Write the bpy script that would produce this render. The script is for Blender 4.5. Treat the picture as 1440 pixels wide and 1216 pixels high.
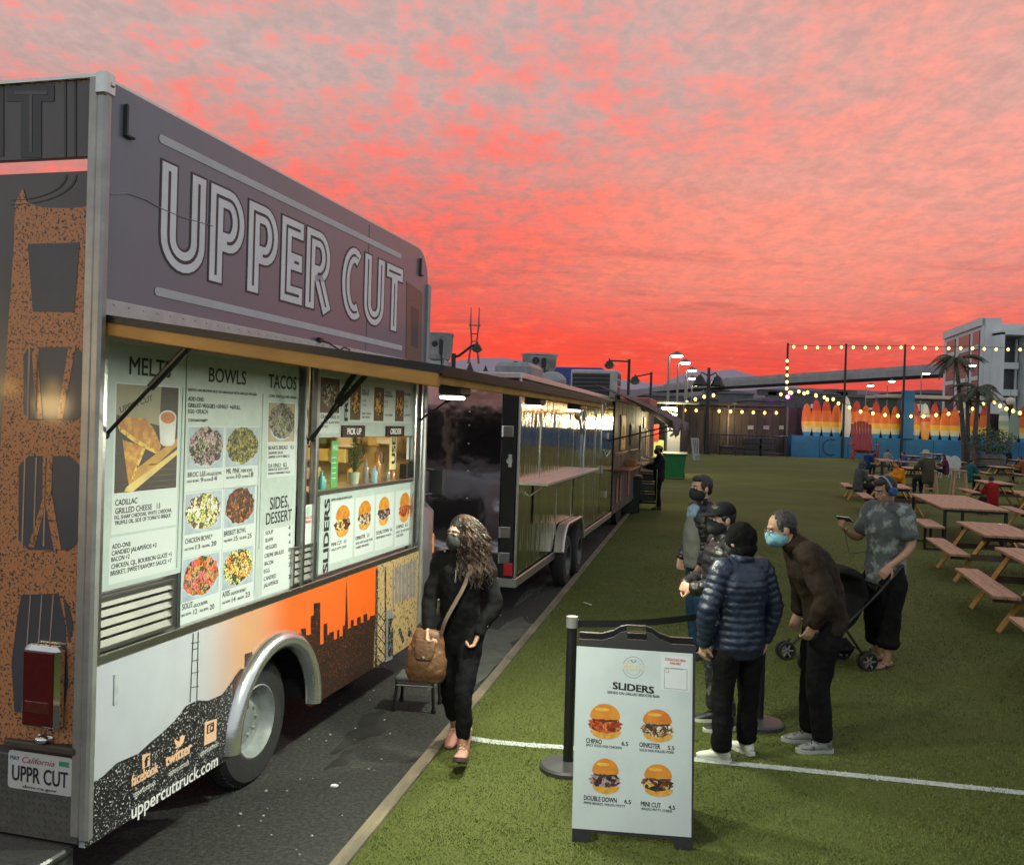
import bpy, math, random
import numpy as np
from mathutils import Vector, Matrix, Euler
random.seed(7); np.random.seed(7)
R=math.radians; PI=math.pi
for o in list(bpy.data.objects): bpy.data.objects.remove(o)
SC=bpy.context.scene; COL=SC.collection
# ------------------------------------------------------------------ camera
F_PX=1300.0; CX,CY=720.0,608.0; CAM=Vector((0,0,2.2)); PITCH,ROLL=-0.011,0.031
def _axes():
    cp,sp=math.cos(PITCH),math.sin(PITCH); c,s=math.cos(ROLL),math.sin(ROLL)
    rt=Vector((1,0,0)); up=Vector((0,-sp,cp)); fw=Vector((0,cp,sp))
    return c*rt+s*up, -s*rt+c*up, fw
RT,UP,FW=_axes()
cd=bpy.data.cameras.new('camera'); cam=bpy.data.objects.new('camera',cd); COL.objects.link(cam)
cd.sensor_fit='HORIZONTAL'; cd.sensor_width=36; cd.lens=36*F_PX/1440; cd.clip_end=6000; cd.clip_start=.05
m=Matrix((RT,UP,-FW)).transposed().to_4x4(); m.translation=CAM; cam.matrix_world=m; SC.camera=cam
def ray(px,py): return (FW+RT*((px-CX)/F_PX)-UP*((py-CY)/F_PX))
def gp(px,py,z=0.0):                       # pixel -> point on the level z
    d=ray(px,py); t=(z-CAM.z)/d.z; return CAM+d*t
def dp(px,py,Y):                           # pixel -> point at distance Y
    d=ray(px,py); return CAM+d*(Y/d.y)
# ------------------------------------------------------------------ sky
W=bpy.data.worlds.new('World'); SC.world=W; W.use_nodes=True
def sky():
    nt=W.node_tree; N=nt.nodes; L=nt.links; N.clear()
    def n(t,**k):
        x=N.new(t)
        for a,b in k.items(): setattr(x,a,b)
        return x
    def val(s,v):
        if hasattr(v,'links') or isinstance(v,bpy.types.NodeSocket): L.new(v,s)
        else: s.default_value=v
    def mth(op,a,b=0.0,c=None,clamp=False):
        x=n('ShaderNodeMath',operation=op,use_clamp=clamp); val(x.inputs[0],a); val(x.inputs[1],b)
        if c is not None: val(x.inputs[2],c)
        return x.outputs[0]
    def ramp(f,a,b,c=0.0,d=1.0):
        x=n('ShaderNodeMapRange',interpolation_type='SMOOTHSTEP'); val(x.inputs[0],f)
        for i,v in enumerate((a,b,c,d)): val(x.inputs[i+1],v)
        return x.outputs[0]
    def mix(f,a,b):
        x=n('ShaderNodeMix',data_type='RGBA'); val(x.inputs[0],f)
        for s,v in ((6,a),(7,b)):
            if isinstance(v,tuple): x.inputs[s].default_value=(*v,1)
            else: L.new(v,x.inputs[s])
        return x.outputs[2]
    tc=n('ShaderNodeTexCoord'); sp=n('ShaderNodeSeparateXYZ'); L.new(tc.outputs['Generated'],sp.inputs[0])
    X,Y,Z=sp.outputs; zc=mth('MAXIMUM',Z,0.0); den=mth('ADD',zc,.11)
    cb=n('ShaderNodeCombineXYZ'); L.new(mth('DIVIDE',X,den),cb.inputs[0]); L.new(mth('DIVIDE',Y,den),cb.inputs[1])
    def noise(scale,detail,rough,dist=0.0,off=0.0,st=(1,1,1)):
        mp=n('ShaderNodeMapping'); mp.inputs[1].default_value=(off,off*.7,0); mp.inputs[3].default_value=st; L.new(cb.outputs[0],mp.inputs[0])
        x=n('ShaderNodeTexNoise'); L.new(mp.outputs[0],x.inputs[0])
        for k,v in (('Scale',scale),('Detail',detail),('Roughness',rough),('Distortion',dist)): x.inputs[k].default_value=v
        return x.outputs[0]
    cell=noise(13.0,6,.62,.25,0,(1.0,.70,1)); big=noise(1.6,4,.55,.3,4.0); streak=noise(3.2,6,.62,.5,9.0,(.42,1.5,1)); fine=noise(34,4,.65,.2,2.0,(1,.75,1)); mid=noise(4.4,5,.6,.35,7.0,(1,.7,1))
    # cloud body: lit pink puffs over grey
    puff=mth('ADD',mth('ADD',mth('MULTIPLY',cell,.60),mth('MULTIPLY',mid,.32)),mth('ADD',mth('MULTIPLY',fine,.20),mth('MULTIPLY',big,.40)))
    puff=ramp(puff,mth('ADD',mth('ADD',.640,mth('MULTIPLY',ramp(X,.05,-.42),mth('MULTIPLY',ramp(Z,.22,.42),.07))),mth('MULTIPLY',ramp(Z,.10,.42),.035)),.915)
    lit=mix(ramp(Z,.05,.22),(1.0,.078,.046),(.95,.150,.112)); lit=mix(ramp(Z,.20,.42),lit,(.90,.26,.22))
    grey=mix(ramp(Z,.05,.17),(.86,.082,.056),(.66,.175,.142)); grey=mix(ramp(Z,.15,.36),grey,(.56,.40,.375))
    side=ramp(X,.0,.42,0,.8); lit=mix(side,lit,mix(ramp(Z,.03,.25),(.84,.085,.066),(.84,.36,.29)))
    grey=mix(side,grey,mix(ramp(Z,.03,.24),(.66,.085,.07),(.72,.37,.315)))
    glow=mth('MULTIPLY',ramp(mid,.45,.7),ramp(Z,.30,.10)); lit=mix(mth('MULTIPLY',glow,.5),lit,(1.0,.24,.14))
    c=mix(puff,grey,lit)
    gl=mth('MULTIPLY',ramp(mth('ABSOLUTE',mth('SUBTRACT',X,.24)),.34,.02),mth('MULTIPLY',ramp(Z,.08,.16),ramp(Z,.34,.2))); c=mix(mth('MULTIPLY',gl,.42),c,(1.0,.33,.22))
    sh=n('ShaderNodeHueSaturation'); L.new(ramp(mth('ADD',mth('MULTIPLY',cell,.6),mth('MULTIPLY',fine,.4)),.3,.7,.92,1.20),sh.inputs['Value']); L.new(c,sh.inputs['Color']); c=mix(ramp(Z,.05,.22,.25,1),c,sh.outputs[0])
    # dusky bars low over the horizon
    bar=mth('MULTIPLY',ramp(streak,.50,.66),ramp(Z,.25,.12)); bar=mth('MULTIPLY',bar,ramp(Z,.012,.05,.35,1)); c=mix(mth('MULTIPLY',bar,.42),c,(.40,.10,.09))
    hot=mth('MULTIPLY',ramp(Z,.15,.02),ramp(mth('ABSOLUTE',mth('ADD',X,.02)),.5,.05)); c=mix(mth('MULTIPLY',hot,.65),c,(1.0,.080,.040))
    # away from the sunset the dusk sky turns blue grey
    east=ramp(Y,.80,.48); c=mix(east,c,mix(puff,(.55,.62,.67),(.70,.70,.71))); c=mix(ramp(Z,.50,.75),c,mix(puff,(.54,.57,.60),(.66,.63,.63)))
    c=mix(ramp(Z,-.0,-.06),c,(.03,.03,.035))
    bg=n('ShaderNodeBackground'); L.new(c,bg.inputs[0]); bg.inputs[1].default_value=1.0
    out=n('ShaderNodeOutputWorld'); L.new(bg.outputs[0],out.inputs[0])
sky()
# ------------------------------------------------------------------ sun (already set: only a faint warm glow from the west) and exposure
sd=bpy.data.lights.new('sun','SUN'); sd.energy=.10; sd.angle=R(25); sd.color=(1,.55,.42)
sun=bpy.data.objects.new('sun',sd); COL.objects.link(sun); sun.rotation_euler=(R(84),0,R(180)); sun.location=(0,0,30)
SC.view_settings.view_transform='Standard'; SC.view_settings.look='None'; SC.view_settings.exposure=0.0; SC.view_settings.gamma=1
SC.cycles.use_denoising=True; SC.cycles.max_bounces=6; SC.cycles.diffuse_bounces=3; SC.cycles.glossy_bounces=4; SC.cycles.transmission_bounces=4
SC.cycles.sample_clamp_indirect=4.0; SC.cycles.caustics_reflective=False; SC.cycles.caustics_refractive=False
# ------------------------------------------------------------------ helpers: materials
MATS={}
def srgb(r,g,b):
    f=lambda c:(c/255/12.92 if c/255<=.04045 else ((c/255+.055)/1.055)**2.4); return (f(r),f(g),f(b))
def M(name,col=(.5,.5,.5),rough=.6,metal=0.0,var=.18,scale=9.0,bump=0.0,bscale=60.0,emit=None,es=0.0,stretch=(1,1,1),second=None,lo=.42,hi=.6,coat=0.0,spec=.5,detail=4.0,alpha=None,trans=0.0,island=0.0):
    """procedural material; second = a second colour mixed in by noise (spots when lo ~ hi)"""
    if name in MATS: return MATS[name]
    mt=bpy.data.materials.new(name); mt.use_nodes=True; nt=mt.node_tree; N=nt.nodes; L=nt.links
    b=N['Principled BSDF']; tc=N.new('ShaderNodeTexCoord'); mp=N.new('ShaderNodeMapping'); L.new(tc.outputs['Object'],mp.inputs[0]); mp.inputs[3].default_value=stretch
    nz=N.new('ShaderNodeTexNoise'); nz.inputs['Scale'].default_value=scale; nz.inputs['Detail'].default_value=detail; nz.inputs['Roughness'].default_value=.62; L.new(mp.outputs[0],nz.inputs[0])
    mr=N.new('ShaderNodeMapRange'); L.new(nz.outputs[0],mr.inputs[0]); mr.inputs[1].default_value=lo if second else .3; mr.inputs[2].default_value=hi if second else .7
    mx=N.new('ShaderNodeMix'); mx.data_type='RGBA'; L.new(mr.outputs[0],mx.inputs[0])
    a=tuple(c*(1-var) for c in col); c2=second if second else tuple(min(1,c*(1+var)) for c in col)
    mx.inputs[6].default_value=(*(col if second else a),1); mx.inputs[7].default_value=(*c2,1); last=mx.outputs[2]
    if island:
        ge=N.new('ShaderNodeNewGeometry'); hs=N.new('ShaderNodeHueSaturation'); m2=N.new('ShaderNodeMapRange'); L.new(ge.outputs['Random Per Island'],m2.inputs[0]); m2.inputs[3].default_value=1-island; m2.inputs[4].default_value=1+island
        L.new(m2.outputs[0],hs.inputs['Value']); L.new(last,hs.inputs['Color']); last=hs.outputs[0]
    L.new(last,b.inputs['Base Color']); b.inputs['Roughness'].default_value=rough; b.inputs['Metallic'].default_value=metal; b.inputs['Specular IOR Level'].default_value=spec
    if coat: b.inputs['Coat Weight'].default_value=coat; b.inputs['Coat Roughness'].default_value=.08
    if trans: b.inputs['Transmission Weight'].default_value=trans
    if emit is not None: b.inputs['Emission Color'].default_value=(*emit,1); b.inputs['Emission Strength'].default_value=es
    if bump:
        n2=N.new('ShaderNodeTexNoise'); n2.inputs['Scale'].default_value=bscale; n2.inputs['Detail'].default_value=3; L.new(mp.outputs[0],n2.inputs[0])
        bp=N.new('ShaderNodeBump'); bp.inputs['Strength'].default_value=bump; bp.inputs['Distance'].default_value=.02; L.new(n2.outputs[0],bp.inputs['Height']); L.new(bp.outputs[0],b.inputs['Normal'])
    MATS[name]=mt; return mt
def FOOD(name,cols,scale=30.0,rough=.6,dist=.35):
    """printed food picture: irregular cells in several colours"""
    if name in MATS: return MATS[name]
    mt=bpy.data.materials.new(name); mt.use_nodes=True; nt=mt.node_tree; N=nt.nodes; L=nt.links; b=N['Principled BSDF']; b.inputs['Roughness'].default_value=rough
    tc=N.new('ShaderNodeTexCoord'); nz=N.new('ShaderNodeTexNoise'); nz.inputs['Scale'].default_value=scale*.8; nz.inputs['Detail'].default_value=3; L.new(tc.outputs['Object'],nz.inputs[0])
    va=N.new('ShaderNodeVectorMath'); va.operation='MULTIPLY_ADD'; L.new(nz.outputs['Color'],va.inputs[0]); va.inputs[1].default_value=(dist/scale*6,)*3; L.new(tc.outputs['Object'],va.inputs[2])
    vo=N.new('ShaderNodeTexVoronoi'); vo.inputs['Scale'].default_value=scale; L.new(va.outputs[0],vo.inputs[0])
    sp=N.new('ShaderNodeSeparateColor'); L.new(vo.outputs['Color'],sp.inputs[0])
    cr=N.new('ShaderNodeValToRGB'); cr.color_ramp.interpolation='CONSTANT'; els=cr.color_ramp.elements
    while len(els)<len(cols): els.new(.5)
    for i,c in enumerate(cols): els[i].position=i/len(cols); els[i].color=(*c,1)
    L.new(sp.outputs[0],cr.inputs[0])
    mu=N.new('ShaderNodeMix'); mu.data_type='RGBA'; mu.blend_type='MULTIPLY'; mu.inputs[0].default_value=.65; L.new(cr.outputs[0],mu.inputs[6])
    n3=N.new('ShaderNodeTexNoise'); n3.inputs['Scale'].default_value=scale*2.2; L.new(tc.outputs['Object'],n3.inputs[0]); r3=N.new('ShaderNodeMapRange'); L.new(n3.outputs[0],r3.inputs[0]); r3.inputs[1].default_value=.3; r3.inputs[2].default_value=.62
    L.new(r3.outputs[0],mu.inputs[7]); L.new(mu.outputs[2],b.inputs['Base Color']); MATS[name]=mt; return mt
def STRIPES(name,stops,axis=2,scale=1.0,rough=.45,var=.1,interp='CONSTANT'):
    """bands of paint along one object axis: stops = [(pos 0..1, colour)] over 0..scale metres"""
    if name in MATS: return MATS[name]
    mt=bpy.data.materials.new(name); mt.use_nodes=True; nt=mt.node_tree; N=nt.nodes; L=nt.links; b=N['Principled BSDF']; b.inputs['Roughness'].default_value=rough
    tc=N.new('ShaderNodeTexCoord'); sp=N.new('ShaderNodeSeparateXYZ'); L.new(tc.outputs['Object'],sp.inputs[0])
    nz=N.new('ShaderNodeTexNoise'); nz.inputs['Scale'].default_value=7; L.new(tc.outputs['Object'],nz.inputs[0])
    ma=N.new('ShaderNodeMath'); ma.operation='MULTIPLY_ADD'; L.new(nz.outputs[0],ma.inputs[0]); ma.inputs[1].default_value=.02*scale; L.new(sp.outputs[axis],ma.inputs[2])
    dv=N.new('ShaderNodeMath'); dv.operation='DIVIDE'; L.new(ma.outputs[0],dv.inputs[0]); dv.inputs[1].default_value=scale
    cr=N.new('ShaderNodeValToRGB'); cr.color_ramp.interpolation=interp; els=cr.color_ramp.elements
    while len(els)<len(stops): els.new(.5)
    for i,(p,c) in enumerate(stops): els[i].position=p; els[i].color=(*c,1)
    L.new(dv.outputs[0],cr.inputs[0])
    hs=N.new('ShaderNodeHueSaturation'); mr=N.new('ShaderNodeMapRange'); L.new(nz.outputs[0],mr.inputs[0]); mr.inputs[3].default_value=1-var*2; mr.inputs[4].default_value=1+var*2; L.new(mr.outputs[0],hs.inputs['Value']); L.new(cr.outputs[0],hs.inputs['Color'])
    L.new(hs.outputs[0],b.inputs['Base Color']); MATS[name]=mt; return mt
# ------------------------------------------------------------------ helpers: meshes
def V(*a): return Vector(a[0]) if len(a)==1 else Vector(a)
class MB:
    def __init__(s): s.v=[]; s.f=[]; s.m=[]
    def add(s,vs,fs,m=0):
        o=len(s.v); s.v+=[tuple(x) for x in vs]; s.f+=[tuple(i+o for i in f) for f in fs]; s.m+=[m]*len(fs); return s
    def poly(s,pts,m=0): return s.add(pts,[tuple(range(len(pts)))],m)
    def box(s,c,d,b=0.0,rot=None,m=0):
        h=[x/2 for x in d]; b=min(b,*[x*.98 for x in h]) if b else 0; vs=[]; fs=[]
        if not b:
            vs=[(sx*h[0],sy*h[1],sz*h[2]) for sx in(-1,1) for sy in(-1,1) for sz in(-1,1)]
            fs=[(0,1,3,2),(4,6,7,5),(0,4,5,1),(2,3,7,6),(0,2,6,4),(1,5,7,3)]
        else:
            idx={}
            for sx in(-1,1):
                for sy in(-1,1):
                    for sz in(-1,1):
                        for ax in range(3):
                            p=[sx*(h[0]-b),sy*(h[1]-b),sz*(h[2]-b)]; p[ax]+=(sx,sy,sz)[ax]*b; idx[(sx,sy,sz,ax)]=len(vs); vs.append(tuple(p))
            for ax in range(3):
                o=[k for k in range(3) if k!=ax]
                for sg in(-1,1):
                    q=[]
                    for a,bb in((-1,-1),(1,-1),(1,1),(-1,1)):
                        k=[0,0,0]; k[ax]=sg; k[o[0]]=a; k[o[1]]=bb; q.append(idx[(*k,ax)])
                    fs.append(tuple(q))
            for ax in range(3):
                o=[k for k in range(3) if k!=ax]
                for a in(-1,1):
                    for bb in(-1,1):
                        k0=[0,0,0];k0[ax]=-1;k0[o[0]]=a;k0[o[1]]=bb; k1=list(k0);k1[ax]=1
                        fs.append((idx[(*k0,o[0])],idx[(*k1,o[0])],idx[(*k1,o[1])],idx[(*k0,o[1])]))
            for sx in(-1,1):
                for sy in(-1,1):
                    for sz in(-1,1): fs.append(tuple(idx[(sx,sy,sz,a)] for a in range(3)))
        c=V(c)
        if rot is not None:
            rm=rot if isinstance(rot,Matrix) else Euler(rot).to_matrix(); vs=[rm@V(p) for p in vs]
        return s.add([V(p)+c for p in vs],fs,m)
    def tube(s,pts,r,n=8,m=0,caps=True,side=None,flat=1.0):
        pts=[V(p) for p in pts]; rr=r if isinstance(r,(list,tuple)) else [r]*len(pts); rings=[]; a=None
        for i,p in enumerate(pts):
            t=(pts[min(i+1,len(pts)-1)]-pts[max(i-1,0)]).normalized()
            if a is None:
                a=V(side) if side else (V(0,0,1) if abs(t.z)<.9 else V(1,0,0))
            a=(a-t*a.dot(t)); a=a.normalized() if a.length>1e-6 else t.orthogonal().normalized(); b=t.cross(a)
            rings.append([p+(a*math.cos(2*PI*k/n)+b*math.sin(2*PI*k/n)*flat)*rr[i] for k in range(n)])
        vs=[q for g in rings for q in g]; fs=[]
        for i in range(len(pts)-1):
            for k in range(n): fs.append((i*n+k,i*n+(k+1)%n,(i+1)*n+(k+1)%n,(i+1)*n+k))
        if caps: fs.append(tuple(range(n-1,-1,-1))); fs.append(tuple((len(pts)-1)*n+k for k in range(n)))
        return s.add(vs,fs,m)
    def cyl(s,p0,p1,r0,r1=None,n=16,m=0): return s.tube([p0,p1],[r0,r0 if r1 is None else r1],n,m)
    def lathe(s,prof,c=(0,0,0),axis=(0,0,1),n=24,m=0):
        ax=V(axis).normalized(); a=ax.orthogonal().normalized(); b=ax.cross(a); c=V(c); vs=[]; fs=[]
        for r,h in prof: vs+=[c+ax*h+(a*math.cos(2*PI*k/n)+b*math.sin(2*PI*k/n))*max(r,1e-4) for k in range(n)]
        for i in range(len(prof)-1):
            for k in range(n): fs.append((i*n+k,i*n+(k+1)%n,(i+1)*n+(k+1)%n,(i+1)*n+k))
        return s.add(vs,fs,m)
    def ball(s,c,r,nu=14,nv=9,m=0,rot=None):
        r=(r,r,r) if not isinstance(r,(tuple,list)) else r; c=V(c); vs=[]; fs=[]
        for j in range(nv+1):
            th=PI*j/nv
            for i in range(nu):
                ph=2*PI*i/nu; p=V(r[0]*math.sin(th)*math.cos(ph),r[1]*math.sin(th)*math.sin(ph),r[2]*math.cos(th)); vs.append(c+(rot@p if rot else p))
        for j in range(nv):
            for i in range(nu): fs.append((j*nu+i,(j+1)*nu+i,(j+1)*nu+(i+1)%nu,j*nu+(i+1)%nu))
        return s.add(vs,fs,m)
    def prism(s,pts,off,m=0):
        """polygon pts extruded by vector off"""
        n=len(pts); off=V(off); vs=[V(p) for p in pts]+[V(p)+off for p in pts]
        return s.add(vs,[tuple(range(n-1,-1,-1)),tuple(range(n,2*n))]+[(i,(i+1)%n,n+(i+1)%n,n+i) for i in range(n)],m)
    def text(s,st,o,xd,yd,h,al='L',w=None,bold=0.0,m=0,font_shear=0.0,lift=0.0):
        """flat lettering; h = capital height, w = fitted width"""
        vs,fs,wd=glyphs(st,0.0,font_shear); k=h/.69; kx=k if w is None else w/max(wd,1e-6); o=V(o); xd=V(xd).normalized(); yd=V(yd).normalized()
        if al=='C': o=o-xd*(wd*kx/2)
        if al=='R': o=o-xd*(wd*kx)
        if lift: o=o+xd.cross(yd)*lift
        nr=xd.cross(yd)
        if bold<.004: return s.add([o+xd*(a*kx)+yd*(b*k) for a,b in vs],fs,m)
        e=max(bold,.012)*1.3
        for i,(dx,dy) in enumerate(((-e,-e*.6),(e,-e*.6),(e,e*.6),(-e,e*.6))): s.add([o+nr*(.00012*i)+xd*((a+dx)*kx)+yd*((b+dy)*k) for a,b in vs],fs,m)
        return s
_G={}
def glyphs(st,bold=0.0,shear=0.0):
    key=(st,bold,shear)
    if key not in _G:
        c=bpy.data.curves.new('t','FONT'); c.body=st; c.size=1; c.offset=bold; c.shear=shear; c.resolution_u=3; o=bpy.data.objects.new('t',c); me=o.to_mesh()
        vs=[(v.co.x,v.co.y) for v in me.vertices]; fs=[tuple(p.vertices) for p in me.polygons]; o.to_mesh_clear(); bpy.data.objects.remove(o); bpy.data.curves.remove(c)
        x0=min((v[0] for v in vs),default=0); x1=max((v[0] for v in vs),default=1); _G[key]=([(a-x0,b) for a,b in vs],fs,x1-x0)
    return _G[key]
def prop(o,label=None,cat=None,group=None,kind=None):
    for k,v in (('label',label),('category',cat),('group',group),('kind',kind)):
        if v: o[k]=v
    return o
def mk(name,mb,mats,parent=None,smooth=None,label=None,cat=None,group=None,kind=None,loc=None,rz=None):
    me=mb if isinstance(mb,bpy.types.Mesh) else bpy.data.meshes.new(name)
    if isinstance(mb,MB):
        me.from_pydata(mb.v,[],mb.f)
        for t in (mats if isinstance(mats,(list,tuple)) else [mats]): me.materials.append(t)
        if any(mb.m): me.polygons.foreach_set('material_index',mb.m)
        if smooth is not None:
            me.polygons.foreach_set('use_smooth',[True]*len(me.polygons))
            if smooth<180: me.set_sharp_from_angle(angle=R(smooth))
        me.update()
    elif not len(me.materials):
        for t in (mats if isinstance(mats,(list,tuple)) else [mats]): me.materials.append(t)
    o=bpy.data.objects.new(name,me); COL.objects.link(o)
    if parent: o.parent=parent
    if loc is not None: o.location=loc
    if rz is not None: o.rotation_euler=(0,0,rz)
    if 'lettering' in name and not kind: o['kind']='stuff'
    return prop(o,label,cat,group,kind)
def thing(name,label,cat,loc=(0,0,0),rz=0,group=None):
    o=bpy.data.objects.new(name,None); COL.objects.link(o); o.empty_display_size=.1; o.location=loc; o.rotation_euler=(0,0,rz); return prop(o,label,cat,group)
def dup(root,loc,rz,label=None,scale=None):
    r=root.copy(); COL.objects.link(r); r.location=loc; r.rotation_euler=(0,0,rz)
    if label: r['label']=label
    if scale: r.scale=(scale,)*3 if not isinstance(scale,tuple) else scale
    for ch in list(root.children):
        c=ch.copy(); COL.objects.link(c); c.parent=r
        for g in list(ch.children): d=g.copy(); COL.objects.link(d); d.parent=c
    return r
def lamp(name,kind,loc,energy,color,parent=None,size=.1,rot=None,sizey=None,spread=None,angle=None,blend=.5):
    d=bpy.data.lights.new(name,kind); d.energy=energy; d.color=color
    if kind=='AREA':
        d.size=size
        if sizey: d.shape='RECTANGLE'; d.size_y=sizey
        if spread: d.spread=spread
    else: d.shadow_soft_size=size
    if kind=='SPOT': d.spot_size=angle or R(150); d.spot_blend=blend
    o=bpy.data.objects.new(name,d); COL.objects.link(o); o.location=loc
    if rot is not None: o.rotation_euler=rot
    if parent: o.parent=parent
    return o
def aim(d): return V(d).to_track_quat('-Z','Y').to_euler()
# ------------------------------------------------------------------ shared materials
STEEL=M('stainless steel',(.55,.55,.53),.28,1.0,.08,3,.03,14,stretch=(1,1,6)); CHROME=M('chrome',(.7,.7,.7),.08,1,.03)
ALU=M('aluminium trim',(.62,.62,.6),.35,1,.1,20); BLACK=M('black plastic',(.012,.012,.013),.4,0,.2); BLACKM=M('black painted metal',(.015,.015,.016),.35,.2,.2,20)
RUBBER=M('tyre rubber',(.018,.018,.018),.85,0,.25,40,.2,90); INK=M('black print',(.012,.012,.014),.6,0,.05); WHITEP=M('white print',(.78,.78,.77),.5,0,.04)
BOARD=M('pale menu board',(.40,.47,.445),.38,0,.07,14); CARD=M('white menu card',(.52,.57,.56),.4,0,.02); GREYL=M('grey print line',(.28,.32,.32),.6,0,.05)
GLASS=M('clear glass',(.9,.95,.93),.02,0,.01,trans=1.0); PEACH=M('peach print',(.72,.45,.29),.5,0,.08)
def E(name,col,s): return M(name,(0.8*col[0],.8*col[1],.8*col[2]),.5,emit=col,es=s)
BULB=E('warm bulb glow',(1,.66,.16),4); BULBW=E('white lamp glow',(1,.93,.72),14); LEDW=E('led flood glow',(.93,1,.86),18)

ORD=['first','second','third','fourth','fifth','sixth','seventh','eighth','ninth','tenth']+['%sth'%w for w in ('eleven','twelf','thirteen','fourteen','fifteen','sixteen','seventeen','eighteen','nineteen')]+['twentieth']+['twenty '+w for w in ('first','second','third','fourth','fifth','sixth','seventh','eighth','ninth')]
# ================================================================== ground
ASPH=M('asphalt',(.020,.022,.020),.78,0,.5,38,.8,150,second=(.062,.066,.060),lo=.42,hi=.66,detail=10)
g=MB(); g.poly([(-1500,-60,0),(1500,-60,0),(1500,3000,0),(-1500,3000,0)]); mk('ground',g,ASPH,kind='structure')
KA,KB=gp(492,1216),gp(884,725); KD=(KB-KA).normalized(); KN=V(KD.y,-KD.x,0)          # turf edge, and the way into the turf
def kl(s,off=0.0): return KA+KD*s+KN*off
TURF=M('turf base',(.072,.090,.022),.95,0,.3,.35,.6,160,second=(.105,.118,.036),lo=.35,hi=.65,detail=8,spec=.15)
a,b=kl(-9),kl(84); g=MB(); g.poly([(a.x,a.y,.012),(80,a.y,.012),(80,b.y,.012),(b.x,b.y,.012)]); mk('turf',g,TURF,kind='structure',label='green artificial turf field')
KW=M('weathered kerb board',(.24,.195,.125),.85,0,.35,6,.35,40,stretch=(1,.25,1),second=(.11,.095,.07),lo=.35,hi=.65)
kerb=mk('kerb',MB().box((0,0,-.5),(.01,.01,.01)),KW,kind='structure',label='weathered timber edging board between asphalt and turf')
rz=-math.atan2(KD.x,KD.y); s=-8.0; i=0
while s<70:
    ln=2.4 if s<30 else 6; c=kl(s+ln/2,-.042); q=MB().box((0,0,.006),(.08,ln-.006,.05),.006)
    o=mk('board',q,KW,kerb,loc=(c.x,c.y,0),rz=rz); o.rotation_euler=(R(random.uniform(-.1,.1)),0,rz+R(random.uniform(-.12,.12))); s+=ln; i+=1
# painted lines: polylines on the turf
def ribbon(mb,pts,w,z,m=0):
    for i in range(len(pts)-1):
        p,q=V(pts[i]),V(pts[i+1]); t=(q-p).normalized(); n=V(-t.y,t.x,0)*w/2
        mb.add([(p.x-n.x,p.y-n.y,z),(p.x+n.x,p.y+n.y,z),(q.x+n.x,q.y+n.y,z),(q.x-n.x,q.y-n.y,z)],[(0,3,2,1)],m)
LINEPX=[(634,1031),(655,1039),(690,1045),(740,1049.5),(800,1053.5),(900,1062),(1000,1072.5),(1110,1083.5),(1220,1094.5),(1330,1106),(1440,1117.5),(1600,1134)]
LINE=[gp(*p) for p in LINEPX]; PAINT=M('worn white line paint',(.42,.45,.43),.9,0,.2,25,second=(.22,.25,.20),lo=.5,hi=.72)
g=MB(); ribbon(g,LINE,.08,.0145); mk('painted_line',g,PAINT,kind='structure',label='curving white line painted on the near turf')
g=MB(); ribbon(g,[gp(896,686),gp(985,684),gp(1080,686.5),gp(1175,690)],.10,.017); mk('painted_line',g,M('faded line paint',(.13,.14,.09),.9,0,.2,9),kind='structure',label='faded line painted across the far turf')
# turf fibres near the camera
def fibres():
    rng=np.random.default_rng(3); n=520000
    Y=3.2+19*rng.random(n)**2.3; px=rng.uniform(430,1500,n); X=(px-720)/1300*Y*1.02
    side=(X-KA.x)*KN.x+(Y-KA.y)*KN.y; ok=(side>.004)&(rng.random(n)<np.clip((20-Y)/9,0,1)); X=X[ok];Y=Y[ok];n=len(X)
    d=np.full(n,9.0)
    for i in range(len(LINE)-1):
        p,q=LINE[i],LINE[i+1]; L2=(q.x-p.x)**2+(q.y-p.y)**2; t=np.clip(((X-p.x)*(q.x-p.x)+(Y-p.y)*(q.y-p.y))/L2,0,1)
        d=np.minimum(d,np.hypot(X-p.x-t*(q.x-p.x),Y-p.y-t*(q.y-p.y)))
    white=(d<.042+.008*rng.standard_normal(n))&(rng.random(n)<.72)
    clump=np.sin(X*9+3*np.sin(Y*5))*np.sin(Y*11+2*np.sin(X*7))
    h=(.008+.006*rng.random(n))*(1+.2*clump)*(1+.03*Y); w=.0018+.0004*Y; a=rng.random(n)*6.283; ln=h*(.4+.8*rng.random(n)); la=a+1.2*rng.standard_normal(n)
    dx,dy=np.cos(a)*w,np.sin(a)*w; v=np.empty((n,3,3)); z0=.008
    v[:,0]=np.stack([X-dx,Y-dy,np.full(n,z0)],1); v[:,1]=np.stack([X+dx,Y+dy,np.full(n,z0)],1); v[:,2]=np.stack([X+np.cos(la)*ln,Y+np.sin(la)*ln,z0+h],1)
    me=bpy.data.meshes.new('turf_fibres'); me.vertices.add(3*n); me.vertices.foreach_set('co',v.ravel().astype(np.float32)); me.loops.add(3*n); me.loops.foreach_set('vertex_index',np.arange(3*n,dtype=np.int32))
    me.polygons.add(n); me.polygons.foreach_set('loop_start',np.arange(0,3*n,3,dtype=np.int32)); me.polygons.foreach_set('loop_total',np.full(n,3,np.int32)); me.polygons.foreach_set('material_index',white.astype(np.int32))
    me.update(); me.validate()
    for t in (M('turf fibre',(.098,.132,.024),.6,0,.3,.9,second=(.155,.170,.042),lo=.3,hi=.75,island=.32,spec=.25),M('painted fibre',(.55,.58,.55),.8,0,.2,20,island=.2)): me.materials.append(t)
    mk('turf_fibres',me,[],kind='stuff',label='short green fibres of the artificial turf near the truck')
fibres()
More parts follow.
